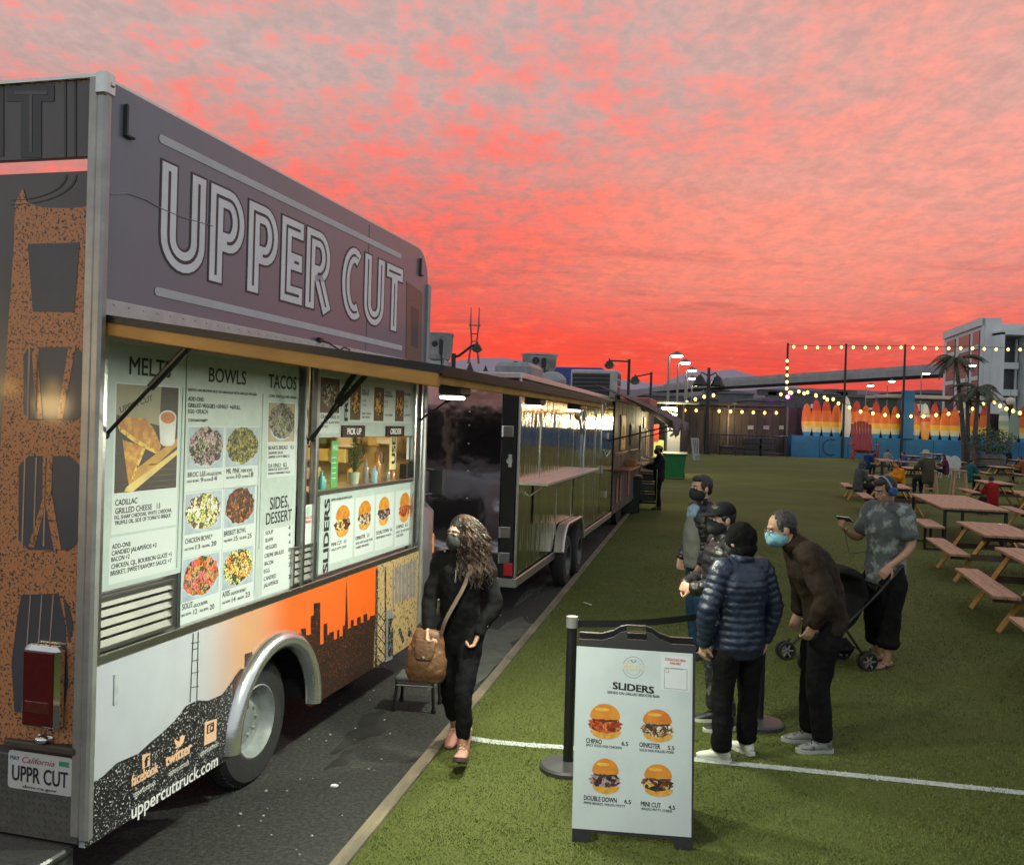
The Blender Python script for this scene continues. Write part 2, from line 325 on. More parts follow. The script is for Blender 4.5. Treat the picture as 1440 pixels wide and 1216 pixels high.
# litter specks and cracks on the asphalt
def crumb():
    mb=MB(); rnd=random.Random(5)
    for k in range(70):
        px,py=rnd.uniform(330,640),rnd.uniform(960,1216)
        if rnd.random()<.3: px,py=rnd.uniform(640,760),rnd.uniform(830,960)
        p=gp(px,py)
        if (p-KA).dot(KN)>-.12 : continue
        r=rnd.uniform(.004,.011); mb.ball((p.x,p.y,r*.5),(r,r*rnd.uniform(.6,1.2),r*.6),5,3)
    mk('pebbles',mb,M('pale grit',(.35,.34,.30),.9,0,.3,50),kind='stuff',label='small pale stones scattered on the asphalt')
crumb()
o=gp(470,1106); mb=MB(); mb.prism([(-.02,-.012,.004),(.012,-.016,.004),(.024,.004,.004),(.004,.02,.004),(-.018,.012,.004)],(0,0,.008)); mk('paper_scrap',mb,WHITEP,label='small white paper scrap lying on the asphalt by the turf edge',cat='litter',loc=(o.x,o.y,0))
o=gp(826,852); mb=MB(); mb.box((0,0,.03),(.022,.16,.012),.004,rot=(0,0,.5)); mk('wooden_stick',mb,M('pale stick',(.6,.58,.45),.6),label='pale stick dropped on the turf near the timber edging',cat='litter',loc=(o.x,o.y,0))

STAIN=M('dark oily stain',(.020,.021,.020),.5,0,.3,6,second=(.034,.036,.034),lo=.4,hi=.6); DUST_GLOW=M('dust and painted glow patch',(.075,.078,.066),.9,0,.3,4)
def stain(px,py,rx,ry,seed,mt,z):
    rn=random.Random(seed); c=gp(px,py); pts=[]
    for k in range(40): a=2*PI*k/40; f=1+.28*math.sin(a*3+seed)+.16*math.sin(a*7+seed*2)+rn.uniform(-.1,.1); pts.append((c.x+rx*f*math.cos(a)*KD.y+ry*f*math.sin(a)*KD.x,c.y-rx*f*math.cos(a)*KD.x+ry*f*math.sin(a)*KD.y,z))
    mk('stain_glow_patch',MB().poly(pts),mt,kind='structure')
for i,(px,py,rx,ry) in enumerate(((515,1025,.11,.40),(480,1068,.05,.16))): stain(px,py,rx,ry,i+1,STAIN,.003)
for i,(px,py,rx,ry) in enumerate(((690,905,.30,1.1),(640,930,.12,.7),(770,810,.16,1.6))): stain(px,py,rx,ry,i+11,DUST_GLOW,.0035)  # pale patches: tyre lane dust plus greenish light painted on the asphalt
FLOOD_W=(56,56,56)
# ================================================================== the near food truck
TY=.256; TLOC=V(-1.766,3.921,0); TN=V(math.cos(TY),-math.sin(TY),0); TU=V(math.sin(TY),math.cos(TY),0); TL=4.02; TH=3.6
def _hit(px,py,P0,N): d=ray(px,py); return CAM+d*((P0-CAM).dot(N)/d.dot(N))
def TS(px,py,x=0.0):                       # pixel -> (y,z) on the truck's side
    q=_hit(px,py,TLOC+TN*x,TN)-TLOC; return q.dot(TU),q.z
def TR(px,py,y=0.0):                       # pixel -> (x,z) on the truck's rear
    q=_hit(px,py,TLOC+TU*y,TU)-TLOC; return q.dot(TN),q.z
truck=thing('food_truck','silver food truck with big lettering, raised serving hatch and lit menu boards','food truck',TLOC,-TY)
def sp(px,py,x): y,z=TS(px,py,x); return (x,y,z)
def rp(px,py,y): x,z=TR(px,py,y); return (x,y,z)
WRAP=M('purple grey vinyl wrap',(.18,.20,.25),.26,.0,.22,1.2,.06,7,coat=.3,second=(.165,.175,.205),lo=.35,hi=.7)
REARW=M('dark brown vinyl wrap',(.060,.052,.052),.3,.1,.3,1.5,second=(.095,.085,.088),lo=.35,hi=.7,coat=.3)
zH=TS(150,437)[1]; zB=1.10                 # hinge line and bottom of the serving band
zslit0,zslit1=TR(60,243)[1],TR(60,224)[1]
yw0=TS(446,650)[0]; yw1=TS(582,650)[0]     # serving window
zw0=TS(500,684)[1]; zw1=TS(500,615)[1]
# body shell: wall panels round the serving band
mb=MB(); T=.03
RC=.26; mb.prism([(-T,0,zH),(-T,TL,zH)]+[(-T,TL-RC+RC*math.cos(R(a)),TH-RC+RC*math.sin(R(a))) for a in range(0,91,9)]+[(-T,0,TH)],(T,0,0)); mk('sign_panel',mb,WRAP,truck)
mb=MB(); mb.box((-2.30+T/2,TL/2,(.33+TH)/2),(T,TL-.1,TH-.33)); mb.box((-1.15,TL-.02,(.33+zslit0)/2),(2.23,.04,zslit0-.33)); mb.box((-1.15,TL/2,zslit0-.03),(2.23,TL-.05,.04)); mb.box((-1.15,TL/2,.36),(1.2,TL-.05,.05)); mk('body',mb,REARW,truck)
mb=MB(); mb.box((-1.15,.015,(zslit1+TH)/2),(2.26,.03,TH-zslit1),.003); mb.box((-1.15,.015,(zslit0+.45)/2),(2.26,.03,zslit0-.45),.003); mb.box((-.045,.0155,(zslit0+zslit1)/2),(.05,.028,zslit1-zslit0+.02)); mk('rear_wall',mb,REARW,truck)
mb=MB(); mb.box((-.02,TL/2,zH-.03),(.035,TL-.02,.10)); mb.box((-.05,TL/2,zH+.3),(.03,TL-.04,.6)); mk('hatch_header',mb,STEEL,truck)
ALUP=M('pale aluminium hinge strip',(.58,.56,.53),.5,.3,.12,12)
mb=MB(); mb.box((.006,TL/2,zH+.012),(.012,TL-.01,.075),.003)
for k in range(40): mb.ball((.013,.08+k*.1,zH+.03),(.004,.006,.006),6,4)
mk('hinge_strip',mb,ALUP,truck)
# corner trims
for nm,y,z1 in (('corner_trim',0.0,TH+.02),('corner_trim',TL,TH-RC)):
    mb=MB(); mb.box((.002,y,(.36+z1)/2),(.05,.05,z1-.36),.012); mb.box((-.035 if y==0 else -.02,y-.012 if y==0 else y+.01,(.36+z1)/2),(.045,.03,z1-.40),.006); mk(nm,mb,M('grey corner trim',(.36,.36,.35),.45,.7,.15,8),truck)
mb=MB(); mb.box((.004,.0,TH-.03),(.06,.07,.10),.01); mb.ball((.036,.01,TH-.03),(.006,.012,.012),8,5); mb.box((-1.15,.0,TH+.006),(2.28,.04,.014)); mb.tube([(-.01,.0,TH+.004),(-.01,TL-RC,TH+.004)]+[(-.01,TL-RC+RC*math.cos(R(a)),TH-RC+RC*math.sin(R(a))+.004) for a in range(81,-1,-9)],.012,6); mk('top_rail',mb,ALU,truck)
for px,py in ((175,150),(590,365)):
    mb=MB(); y,z=TS(px,py); mb.box((.012,y,z-.06),(.02,.014,.14),.003); mb.box((.012,y+.03,z-.125),(.02,.05,.012),.003); mk('hook',mb,M('dull hook grey',(.05,.05,.06),.5),truck)
# ---- UPPER CUT lettering: inline capitals from stroked paths
SILV=M('silver sign lettering',(.84,.86,.88),.45,.0,.08,5); OUTL=M('dark brown outline',(.055,.042,.042),.5,0,.1)
def arc(cx,cy,rx,ry,a0,a1,n=12): return [(cx+rx*math.cos(R(a0+(a1-a0)*i/n)),cy+ry*math.sin(R(a0+(a1-a0)*i/n))) for i in range(n+1)]
w=.2; H=1.0; hw=w/2
def GL(ch):                                 # centre lines in a cell of height 1
    if ch=='U': return .62,[[(hw,H)]+[(hw,.33)]+arc(.31,.31,.31-hw,.31-hw,180,360)[1:]+[(.62-hw,H)]]
    if ch=='P': return .56,[[(hw,0),(hw,H-hw),(.30,H-hw)]+arc(.30,.67,.26-hw,.33-hw,90,-90)[1:]+[(hw+.10,.44)]]
    if ch=='E': return .46,[[(.46,H-hw),(hw,H-hw),(hw,hw),(.46,hw)],[(hw+.1,.5),(.44,.5)]]
    if ch=='R': return .60,[[(hw,0),(hw,H-hw),(.30,H-hw)]+arc(.30,.68,.27-hw,.32-hw,90,-90)[1:]+[(hw+.1,.46)],[(.28,.46),(.52,0)]]
    if ch=='C': return .56,[arc(.34,.5,.34-hw,.5-hw,60,300,18)]
    if ch=='T': return .56,[[(0,H-hw),(.56,H-hw)],[(.28,H-w),(.28,0)]]
def stroke(mb,pts,wd,f,x,m):
    n=len(pts); L=[];Rr=[]
    for i in range(n):
        p=V(*pts[i],0); a=V(*pts[max(i-1,0)],0); b=V(*pts[min(i+1,n-1)],0)
        t0=(p-a).normalized() if i>0 else (b-p).normalized(); t1=(b-p).normalized() if i<n-1 else t0; t=(t0+t1).normalized(); nn=V(-t.y,t.x,0); k=wd/2/max(.35,nn.dot(V(-t1.y,t1.x,0)))
        L.append(p+nn*k); Rr.append(p-nn*k)
    for i in range(n-1): mb.add([f(q,x) for q in (L[i],Rr[i],Rr[i+1],L[i+1])],[(0,1,2,3)],m)
def inline_word(word,y0,z0,hy,hz,x0,gap=.08):
    mb=MB(); cx=0
    for ch in word:
        if ch==' ': cx+=.22; continue
        wd,paths=GL(ch)
        for lay,(ww,ext) in enumerate(((w+.045,.022),(w,0),(.035,-.07))):
            for pth in paths:
                pp=[V(*q,0) for q in pth]; d0=(pp[1]-pp[0]).normalized(); d1=(pp[-1]-pp[-2]).normalized(); pp[0]=pp[0]-d0*ext; pp[-1]=pp[-1]+d1*ext
                stroke(mb,[(q.x,q.y) for q in pp],ww,lambda q,x:(x,y0+(cx+q.x)*hy,z0+q.y*hz),x0+.0006*(1+lay),(1,0,1)[lay])
        cx+=wd+gap
    return mb,cx-gap
_,tw=inline_word('UPPER CUT',0,0,1,1,0)
yl0,zt=TS(228,226); zb=TS(258,384)[1]; yl1=TS(565,420)[0]
mb,_=inline_word('UPPER CUT',yl0,zb,(yl1-yl0)/tw,zt-zb,.002); mk('sign_lettering',mb,[SILV,OUTL],truck)
def bar(a,b,th):
    y0,z0=TS(*a); y1,z1=TS(*b); z=(z0+z1)/2; n=8; pts=[(.0032,y0+th/2*(1-math.sin(PI*i/n)) ,z-th/2*math.cos(PI*i/n)) for i in range(n+1)]
    pts+= [(.0032,y1-th/2*(1-math.sin(PI*i/n)),z+th/2*math.cos(PI*i/n)) for i in range(n+1)]; return pts
mb=MB(); mb.poly(bar((223,192),(564,362),.040)[::-1]); mb.poly(bar((217,403),(565,493),.040)[::-1]); mk('sign_stripe',mb,M('grey sign stripe',(.56,.58,.60),.45,.0,.08,5),truck)
mb=MB(); ys=TS(517,400)[0]; mb.box((.0005,ys,(zH+TH)/2),(.002,.006,TH-zH-.05)); mk('panel_seam',mb,OUTL,truck)
mb=MB(); a=[sp(x,y,.012) for x,y in ((448,477),(462,482),(474,490),(486,497),(492,492),(484,488),(476,494))]; mb.tube(a,.006,6); mb.box(sp(450,478,.02),(.03,.05,.03),.006); mk('cable',mb,BLACK,truck)
mb=MB(); mb.tube([sp(x,y,.003) for x,y in ((155,273),(180,272),(205,281),(226,293),(255,305),(300,318))],.0025,5); mk('crease',mb,M('bare scratched metal',(.5,.5,.52),.3,.6,.1),truck)
# ---- bridge print at the front end of the sign panel and on the rear
BRI=M('orange brown bridge print',(.46,.20,.085),.5,0,.1,88,second=(.055,.04,.04),lo=.555,hi=.58,coat=.2,detail=3); DUSK=M('dark dusk print',(.055,.058,.075),.45,0,.2,2,coat=.2); PALEL=M('pale tan print line',(.38,.28,.22),.5)
BRD=M('dim bridge print',(.16,.10,.075),.4,0,.15,60,second=(.05,.045,.05),lo=.58,hi=.62,coat=.2)
mb=MB(); mb.poly([sp(x,y,.0025) for x,y in ((572,395),(594,412),(592,512),(571,506))]); mb.poly([sp(x,y,.0031) for x,y in ((578,430),(589,436),(588,490),(578,486))],1); mk('bridge_print',mb,[BRD,DUSK],truck)
def R3(pts,y,m,mb): mb.poly([rp(a,b,y) for a,b in pts],m)
mb=MB(); yb=-.003
R3([(10,480),(20,336),(21,287),(32,264),(38,284),(60,292),(100,293),(124,290),(130,266),(133,268),(128,700),(124,1045),(0,1046),(0,640)][::-1],yb,0,mb)
R3([(39,343),(112,341),(104,439),(46,438)][::-1],yb-.002,1,mb)
def rr(x0,y0,x1,y1,r=10): return [(x0+r,y0),(x1-r,y0),(x1,y0+r),(x1,y1-r),(x1-r,y1),(x0+r,y1),(x0,y1-r),(x0,y0+r)]
R3(rr(33,488,118,591)[::-1],yb-.002,1,mb); R3(rr(26,641,113,773,14)[::-1],yb-.002,1,mb)
R3([(30,836),(82,834),(92,880),(96,960),(88,1010),(20,1000),(16,930),(24,870)][::-1],yb-.002,1,mb)
for p in ([(44,488),(52,488),(60,589),(52,589)],[(96,488),(106,488),(88,590),(80,590)],[(60,641),(74,641),(72,690),(86,772),(76,774),(64,710),(48,770),(40,768),(60,700)]): R3(p[::-1],yb-.0035,0,mb)
for x in (40,52): R3([(x,490),(x+2.5,490),(x,588),(x-2.5,588)][::-1],yb-.0035,2,mb)
for x in (34,50,64): R3([(x,643),(x+2,643),(x-2,768),(x-4,768)][::-1],yb-.0035,2,mb)
for x in (42,58,74): R3([(x,836),(x+1.6,836),(x-10,1000),(x-11.6,1000)][::-1],yb-.0035,2,mb)
R3([(89,839),(97,852),(103,880),(97,905),(92,870)][::-1],yb-.0025,1,mb)
mk('rear_bridge_print',mb,[BRI,DUSK,PALEL],truck)
mb=MB(); DK=M('dark letter print',(.022,.019,.02),.35,0,.1,coat=.3)
def rq(x0,y0,x1,y1): return [(x0,y0),(x0,y1),(x1,y1),(x1,y0)]
R3(rq(9,120,76,143),-.003,0,mb); R3(rq(29,143,58,222),-.003,0,mb); R3(rq(-30,122,5,220),-.003,0,mb); R3(rq(20,128,66,133),-.0045,1,mb); R3(rq(41,133,45,214),-.0045,1,mb)
R3(rq(90,114,93,220),-.003,0,mb); R3(rq(104,113,107,220),-.003,0,mb)
for r0,r1 in ((78,81),(92,95)):
    for k in range(10):
        a0,a1=R(-k*9),R(-(k+1)*9); R3([(15+r*math.cos(a)*.98,246-r*math.sin(a)*.45) for r,a in ((r0,a0),(r1,a0),(r1,a1),(r0,a1))],-.003,0,mb)
mk('rear_lettering',mb,[DK,M('dark grey letter inline',(.10,.092,.095),.35,0,.1)],truck)
# bits on the rear: tail lamp, plate, plate lamp, tread plate, step bumper
TREAD=M('tread plate',(.17,.175,.17),.42,.8,.12,14)
mb=MB(); x0,z1=TR(-60,1047); x1,z0=TR(113,1186); mb.box((-1.15,-.006,(z0+.0+z1)/2),(2.24,.012,z1-z0),.002)
for i in range(52):
    for j in range(11):
        x=-.06-i*.028; z=z0+.02+j*(z1-z0)/11; sg=1 if (i+j)%2 else -1; mb.box((x,-.013,z),(.020,.004,.0045),0,rot=(0,sg*.75,0))
mk('tread_plate',mb,TREAD,truck)
zs=TR(112,1190)[1]; mb=MB(); mb.box((-1.15,-.20,zs-.02),(2.2,.40,.05),.01); mb.box((-.06,-.195,zs-.06),(.02,.38,.09),.004)
for i in range(60):
    for j in range(8):
        mb.box((-.09-i*.03,-.03-j*.045,zs+.006),(.022,.005,.004),0,rot=(0,0,.7 if (i+j)%2 else -.7))
mk('step_bumper',mb,TREAD,truck)
xa,za=TR(45,902); xb,zb_=TR(93,1024)
mb=MB(); mb.box(((xa+xb)/2,-.03,(za+zb_)/2),(xb-xa,.06,za-zb_),.018); tl=mk('tail_light',mb,CHROME,truck,smooth=40)
mb=MB(); mb.box(((xa+xb)/2,-.062,(za+zb_)/2),(xb-xa-.03,.012,za-zb_-.035),.006,m=0); mb.box(((xa+xb)/2,-.066,zb_+.10),(xb-xa-.06,.012,.05),.003,m=1); mk('lens',mb,[M('dark red lens',(.085,.006,.006),.15,0,.15,8,.1,50,coat=.4),M('red reflector',(.10,.02,.015),.2,0,.3,40)],tl)
pc=[TR(*p) for p in ((17,1052),(107.6,1063.5),(15.3,1104),(105.5,1117.5))]; px0=(pc[0][0]+pc[2][0])/2; px1=(pc[1][0]+pc[3][0])/2; pz1=(pc[0][1]+pc[1][1])/2; pz0=(pc[2][1]+pc[3][1])/2; pcx,pcz=(px0+px1)/2,(pz0+pz1)/2
mb=MB(); mb.box((pcx,-.02,pcz+.115),(px1-px0+.03,.035,.03),.006); mk('plate_bracket',mb,M('tan bracket',(.07,.06,.045),.6,.2,.2),truck)
mb=MB(); mb.ball((pcx+.015,-.03,pcz+.15),(.034,.025,.018),12,8); mb.box((pcx+.015,-.008,pcz+.15),(.075,.014,.03),.005); mk('plate_lamp',mb,CHROME,truck,smooth=60)
def rrect(cx,cz,wd,h,r,y,n=4):
    out=[]
    for sx,sz,a0 in ((1,1,0),(-1,1,90),(-1,-1,180),(1,-1,270)):
        for k in range(n+1): a=R(a0+90*k/n); out.append((cx+sx*(wd/2-r)+r*math.cos(a),y,cz+sz*(h/2-r)+r*math.sin(a)))
    return out
mb=MB(); mb.prism(rrect(pcx,pcz,px1-px0,pz1-pz0,.016,-.015),(0,-.004,0)); pl=mk('license_plate',mb,M('white plate',(.52,.53,.53),.45,0,.06),truck)
mb=MB(); xd,yd=(1,0,0),(0,0,1); ph=pz1-pz0; pw=px1-px0; yy=-.0205
mb.text('UPPR CUT',(pcx,yy,pz0+ph*.22),xd,yd,ph*.40,'C',pw*.86,.004,m=0); mb.text('California',(pcx-.01,yy,pz0+ph*.72),xd,yd,ph*.155,'C',pw*.5,.0,m=1,font_shear=.35)
mb.text('MAY',(px0+.012,yy,pz0+ph*.76),xd,yd,ph*.10,'L',m=2,bold=.01); mb.text('dmv.ca.gov',(pcx,yy,pz0+ph*.055),xd,yd,ph*.075,'C',pw*.52,.01,m=0)
mb.box((px1-.045,yy+.0005,pz0+ph*.82),(pw*.15,.001,ph*.13),m=3); mk('lettering',mb,[M('navy plate letters',(.012,.014,.03),.5),M('plate script red',(.25,.03,.05),.5),M('plate blue',(.03,.09,.25),.5),M('plate green tag',(.05,.25,.16),.5)],pl)
# ---- lower side: printed dusk with hill, skyline and bridge, cut out for the wheel
yA0,yA1=TS(324,1060)[0],TS(438,1000)[0]; yW=(yA0+yA1)/2; zW=.375; RA=(yA1-yA0)/2
MURAL=STRIPES('dusk mural print',[(.0,(.42,.45,.50)),(.20,(.44,.46,.50)),(.33,(.55,.30,.17)),(.46,(.66,.12,.022)),(.8,(.72,.11,.012)),(1,(.6,.12,.03))],1,TL,.35,.05,'EASE')
z0=.33; pts=[(0,zB),(0,z0),(yW-RA,z0)]+[(yW-RA*math.cos(R(a)),zW+RA*math.sin(R(a))) for a in range(0,181,10)]+[(yW+RA,z0),(TL,z0),(TL,zB)]
mb=MB(); mb.prism([(-.03,a,b) for a,b in pts],(.03,0,0)); mk('lower_side_panel',mb,MURAL,truck)
def clipz(pts): return [(y,max(z,z0+.003)) for y,z in pts]
SPK=M('black hill print',(.010,.010,.011),.45,0,.1,95,second=(.62,.63,.64),lo=.60,hi=.625,detail=3,coat=.1); SKYL=M('black skyline print',(.016,.009,.007),.45,0,.2,60,second=(.23,.045,.018),lo=.55,hi=.66,detail=4,coat=.1)
hill=[TS(*p) for p in ((118,1102),(131,1099),(144,1091),(164,1072),(194,1059),(210,1044),(227,1030),(245,1013),(261,992),(277,984),(292,985),(312,976),(320,965))]
x=.0022; poly=[(0.002,hill[0][1])]+hill+[(yW-RA-.004,hill[-1][1]+.02),(yW-RA-.004,z0+.002),(.002,z0+.002)]
mb=MB(); mb.poly([(x,a,b) for a,b in poly][::-1]); mk('hill_print',mb,SPK,truck)
mb=MB(); tw_=[(277,893),(276.5,905),(274,918)]; 
for a,b in (((272,890),(267.5,987)),((279,888),(277,984))): mb.tube([sp(*a,.003),sp(*b,.003)],.0022,4)
for yy_,dx in ((903,6),(912,3),(928,4),(945,4.5),(965,5)): mb.tube([sp(275-dx,yy_+1,.003),sp(275+dx,yy_-1,.003)],.0018,4)
mk('tower_print',mb,INK,truck)
sk=[(yW+RA*.72,zW+RA*.72+.01)]
for x0_,x1_,yt in ((423,430,884),(430,437,893),(437,441,866),(441,450,848),(450,455,906),(455,460,877),(460,463,893),(463,469,889),(469,474,899),(474,477,886),(477,482,895),(482,485,880)):
    sk+=[TS(x0_,yt),TS(x1_,yt-1.5)]
sk+=[TS(485.5,870),TS(487,816),TS(488.5,868)]
for x0_,x1_,yt in ((489,493,884),(493,497,872),(497,502,880),(502,507,868),(507,511,876),(511,516,864),(516,520,872),(520,527,866)): sk+=[TS(x0_,yt),TS(x1_,yt-1.5)]
ye=TS(528,900)[0]; sk+=[(ye,z0+.002)]+[(yW+RA+.004,z0+.002)]+[(yW+(RA+.004)*math.cos(R(a)),zW+(RA+.004)*math.sin(R(a))) for a in range(0,45,8)]
mb=MB(); mb.poly([(x,a,b) for a,b in sk]); bl=[TS(344,919),TS(354,916),TS(356,925),TS(366,905),TS(376,901),TS(378,915)]
sk2=[(yW-RA-.004,hill[-1][1]+.02),TS(330,950),TS(338,940),TS(344,940)]+bl+[(yW-(RA)*math.cos(R(a)),zW+RA*math.sin(R(a))+.003) for a in range(56,0,-8)]
mb.poly([(x+.0004,a,b) for a,b in sk2][::-1]); mk('skyline_print',mb,SKYL,truck)
TAN=M('tan bridge print',(.42,.29,.13),.5,0,.1,34,second=(.10,.075,.05),lo=.54,hi=.60,detail=3); GRYP=M('grey sky print',(.20,.19,.19),.5)
mb=MB(); x=.0024; S2=lambda L,xx,m:mb.poly([sp(a,b,xx) for a,b in L],m)
mb.poly([(x,TS(530,800)[0],zB-.004),(x,TS(526,900)[0],z0+.003),(x,TL-.03,z0+.003),(x,TL-.03,zB-.004)],0)
S2([(552,800),(552,850),(585,838),(586,786)],x+.001,1)
for k in range(7): S2([(554+k*5,800-k*1.6),(554+k*5,850-k*2),(555.4+k*5,850-k*2),(555.4+k*5,800-k*1.6)],x+.002,0)
S2([(553,852),(553,856),(586,842),(586,838)],x+.002,0)
for k in range(9): a0,a1=R(165-k*13),R(165-(k+1)*13); S2([(566+r*math.cos(a)*.9,892-r*math.sin(a)*1.5) for r,a in ((17,a0),(20,a0),(20,a1),(17,a1))],x+.003,0)
for j in range(5):
    t=858+j*16
    for u0,u1 in (((531,t+3),(541,t+15)),((541,t),(531,t+17))): mb.tube([sp(*u0,x+.002),sp(*u1,x+.002)],.004,4,m=2)
S2([(529,800),(527,938),(530,937),(532,799)],x+.001,2); S2([(541,797),(541,931),(543,930),(543,796)],x+.001,2); S2([(543,858),(543,930),(552,926),(552,856)],x+.0008,1)
S2([(546,870),(545,925),(553,921),(553,868)],x+.001,2); S2([(560,885),(566,905),(569,900),(563,882)],x+.001,2); S2([(575,880),(573,895),(580,893)],x+.001,2)
mk('front_bridge_print',mb,[TAN,GRYP,SPK],truck)
# writing on the hill
mb=MB(); XD,YD=(0,1,0),(0,0,1)
def tpx(mb,st,a,b,hpx,m=0,bold=.012,x=.004,fit=True):
    y0,z0_=TS(*a,x); y1,z1_=TS(*b,x); h=TS(a[0],a[1]-hpx,x)[1]-z0_; mb.text(st,(x,y0,(z0_+z1_)/2),XD,YD,h,'L',(y1-y0) if fit else None,bold,m=m)
tpx(mb,'uppercuttruck.com',(185,1150),(306,1077),20,0,.012)
for a,b in (((188,1120),(219,1103)),((237,1091),(266,1074)),((281,1063.5),(306,1048.5))): tpx(mb,'uppercuttruck',a,b,8,0,.0)
tpx(mb,'facebook',(185,1105),(222,1085),15,1,.035); tpx(mb,'twitter',(233,1076),(269,1058),16,1,.035)
mk('website_lettering',mb,[WHITEP,PEACH],truck)
def q(mb,L,xx,m): mb.poly([sp(a,b,xx) for a,b in L],m)
mb=MB(); q(mb,[(200,1061),(200,1081),(211,1076),(211,1058)],.0035,0); tpx(mb,'f',(203.5,1078),(209,1075),13,1,.03,.005); mk('social_icon',mb,[PEACH,INK],truck)
mb=MB(); q(mb,[(288,1015),(287,1048),(304,1040),(305,1010)],.0035,0); q(mb,[(291,1019),(291,1032),(301,1027),(301,1014)],.0045,1); q(mb,[(293,1020.5),(293,1030),(299,1026.5),(299,1017)],.0055,0)
cy,cz=TS(296,1023); mb.poly([(.0065,cy+.017*math.cos(a),cz+.019*math.sin(a)) for a in [2*PI*k/14 for k in range(14)]],1); mb.poly([(.0072,cy+.009*math.cos(a),cz+.010*math.sin(a)) for a in [2*PI*k/12 for k in range(12)]],0); mk('social_icon',mb,[PEACH,INK],truck)
bird=[(246,1038),(250,1042),(253,1041),(253,1036),(256,1033),(259,1034),(261,1032.5),(259.5,1036.5),(258,1043),(254,1049),(249,1051.5),(244.5,1051.5),(248.5,1048.5),(246.5,1046),(247.5,1045.5),(245,1042)]; mb=MB(); q(mb,bird[::-1],.0045,0); mk('social_icon',mb,[PEACH,INK],truck)
mb=MB(); a=TS(163,947); b=TS(162,990); mb.box((.003,(a[0]+b[0])/2,(a[1]+b[1])/2),(.004,.03,a[1]-b[1]),.001); mk('patch_plate',mb,M('grey patch',(.40,.43,.45),.4),truck)
# fender arch and wheels
mb=MB(); n=26; ring=[]
for i in range(n+1):
    a=R(-2+184*i/n); ring.append([(x_,yW-r*math.cos(a),zW+r*math.sin(a)) for x_,r in ((-.02,RA-.045),(.035,RA-.04),(.062,RA-.005),(.055,RA+.03),(.02,RA+.062),(-.01,RA+.065))])
vs=[p for g_ in ring for p in g_]; fs=[(i*6+k,i*6+k+1,(i+1)*6+k+1,(i+1)*6+k) for i in range(n) for k in range(5)]
mb.add(vs,fs); mk('fender',mb,M('polished fender',(.62,.64,.64),.22,.9,.1,4,.05,18),truck,smooth=60)
mb=MB(); AR=[(yW-(RA+.01)*math.cos(R(a)),zW+(RA+.01)*math.sin(R(a))) for a in range(-4,185,8)]
mb.add([(xx,a,b) for a,b in AR for xx in (-.02,-.45)],[(2*i,2*i+1,2*i+3,2*i+2) for i in range(len(AR)-1)]); mb.poly([(-.45,a,b) for a,b in AR]); mk('wheel_well',mb,BLACK,truck)
def wheel(parent,c,r,rim,wd,mt,holes=8,dual=False):
    w_=MB(); w_.lathe([(rim,-wd/2),(rim+.02,-wd/2-.004),(r-.03,-wd/2+.002),(r-.006,-wd/2+.03),(r,-wd/2+.05),(r,wd/2-.05),(r-.006,wd/2-.03),(r-.03,wd/2-.002),(rim+.02,wd/2+.004),(rim,wd/2),(rim-.004,wd/2-.02),(rim-.004,-wd/2)],c,(1,0,0),40)
    for k in range(60):
        a=2*PI*k/60
        for s_ in (-1,1): w_.box((c[0]+s_*wd*.22,c[1]+(r+.001)*math.cos(a),c[2]+(r+.001)*math.sin(a)),(wd*.3,.022,.008),0,rot=(a+PI/2,0,s_*.3))
    t=mk('wheel',w_,RUBBER,parent,smooth=40)
    q_=MB(); q_.lathe([(rim+.012,wd/2-.004),(rim-.006,wd/2+.004),(rim-.02,wd/2-.03),(rim*.84,wd/2-.075),(rim*.60,wd/2-.085),(rim*.48,wd/2-.06),(rim*.30,wd/2-.055),(.002,wd/2-.055)],c,(1,0,0),36)
    for k in range(holes):
        a=2*PI*k/holes; q_.cyl((c[0]+wd/2-.07,c[1]+rim*.42*math.cos(a),c[2]+rim*.42*math.sin(a)),(c[0]+wd/2-.045,c[1]+rim*.42*math.cos(a),c[2]+rim*.42*math.sin(a)),.012,n=6)
    mk('rim',q_,mt,t,smooth=45); return t
RIMM=M('grey wheel rim',(.34,.37,.37),.4,.6,.2,12)
wx=-.22; wheel(truck,(wx,yW-.02,zW),zW,.215,.22,RIMM); wheel(truck,(-.50,TL-.45,zW),zW,.215,.22,RIMM); wheel(truck,(-2.1,yW,zW),zW,.215,.22,RIMM)
mb=MB(); mb.cyl((-2.0,yW,zW),(-.3,yW,zW),.06); mb.box((-1.15,TL/2,.37),(.9,TL-.1,.10)); mb.tube([(-.25,yW-.75,.30),(-.25,yW-.5,.30)],.05,10); mk('chassis',mb,BLACK,truck)
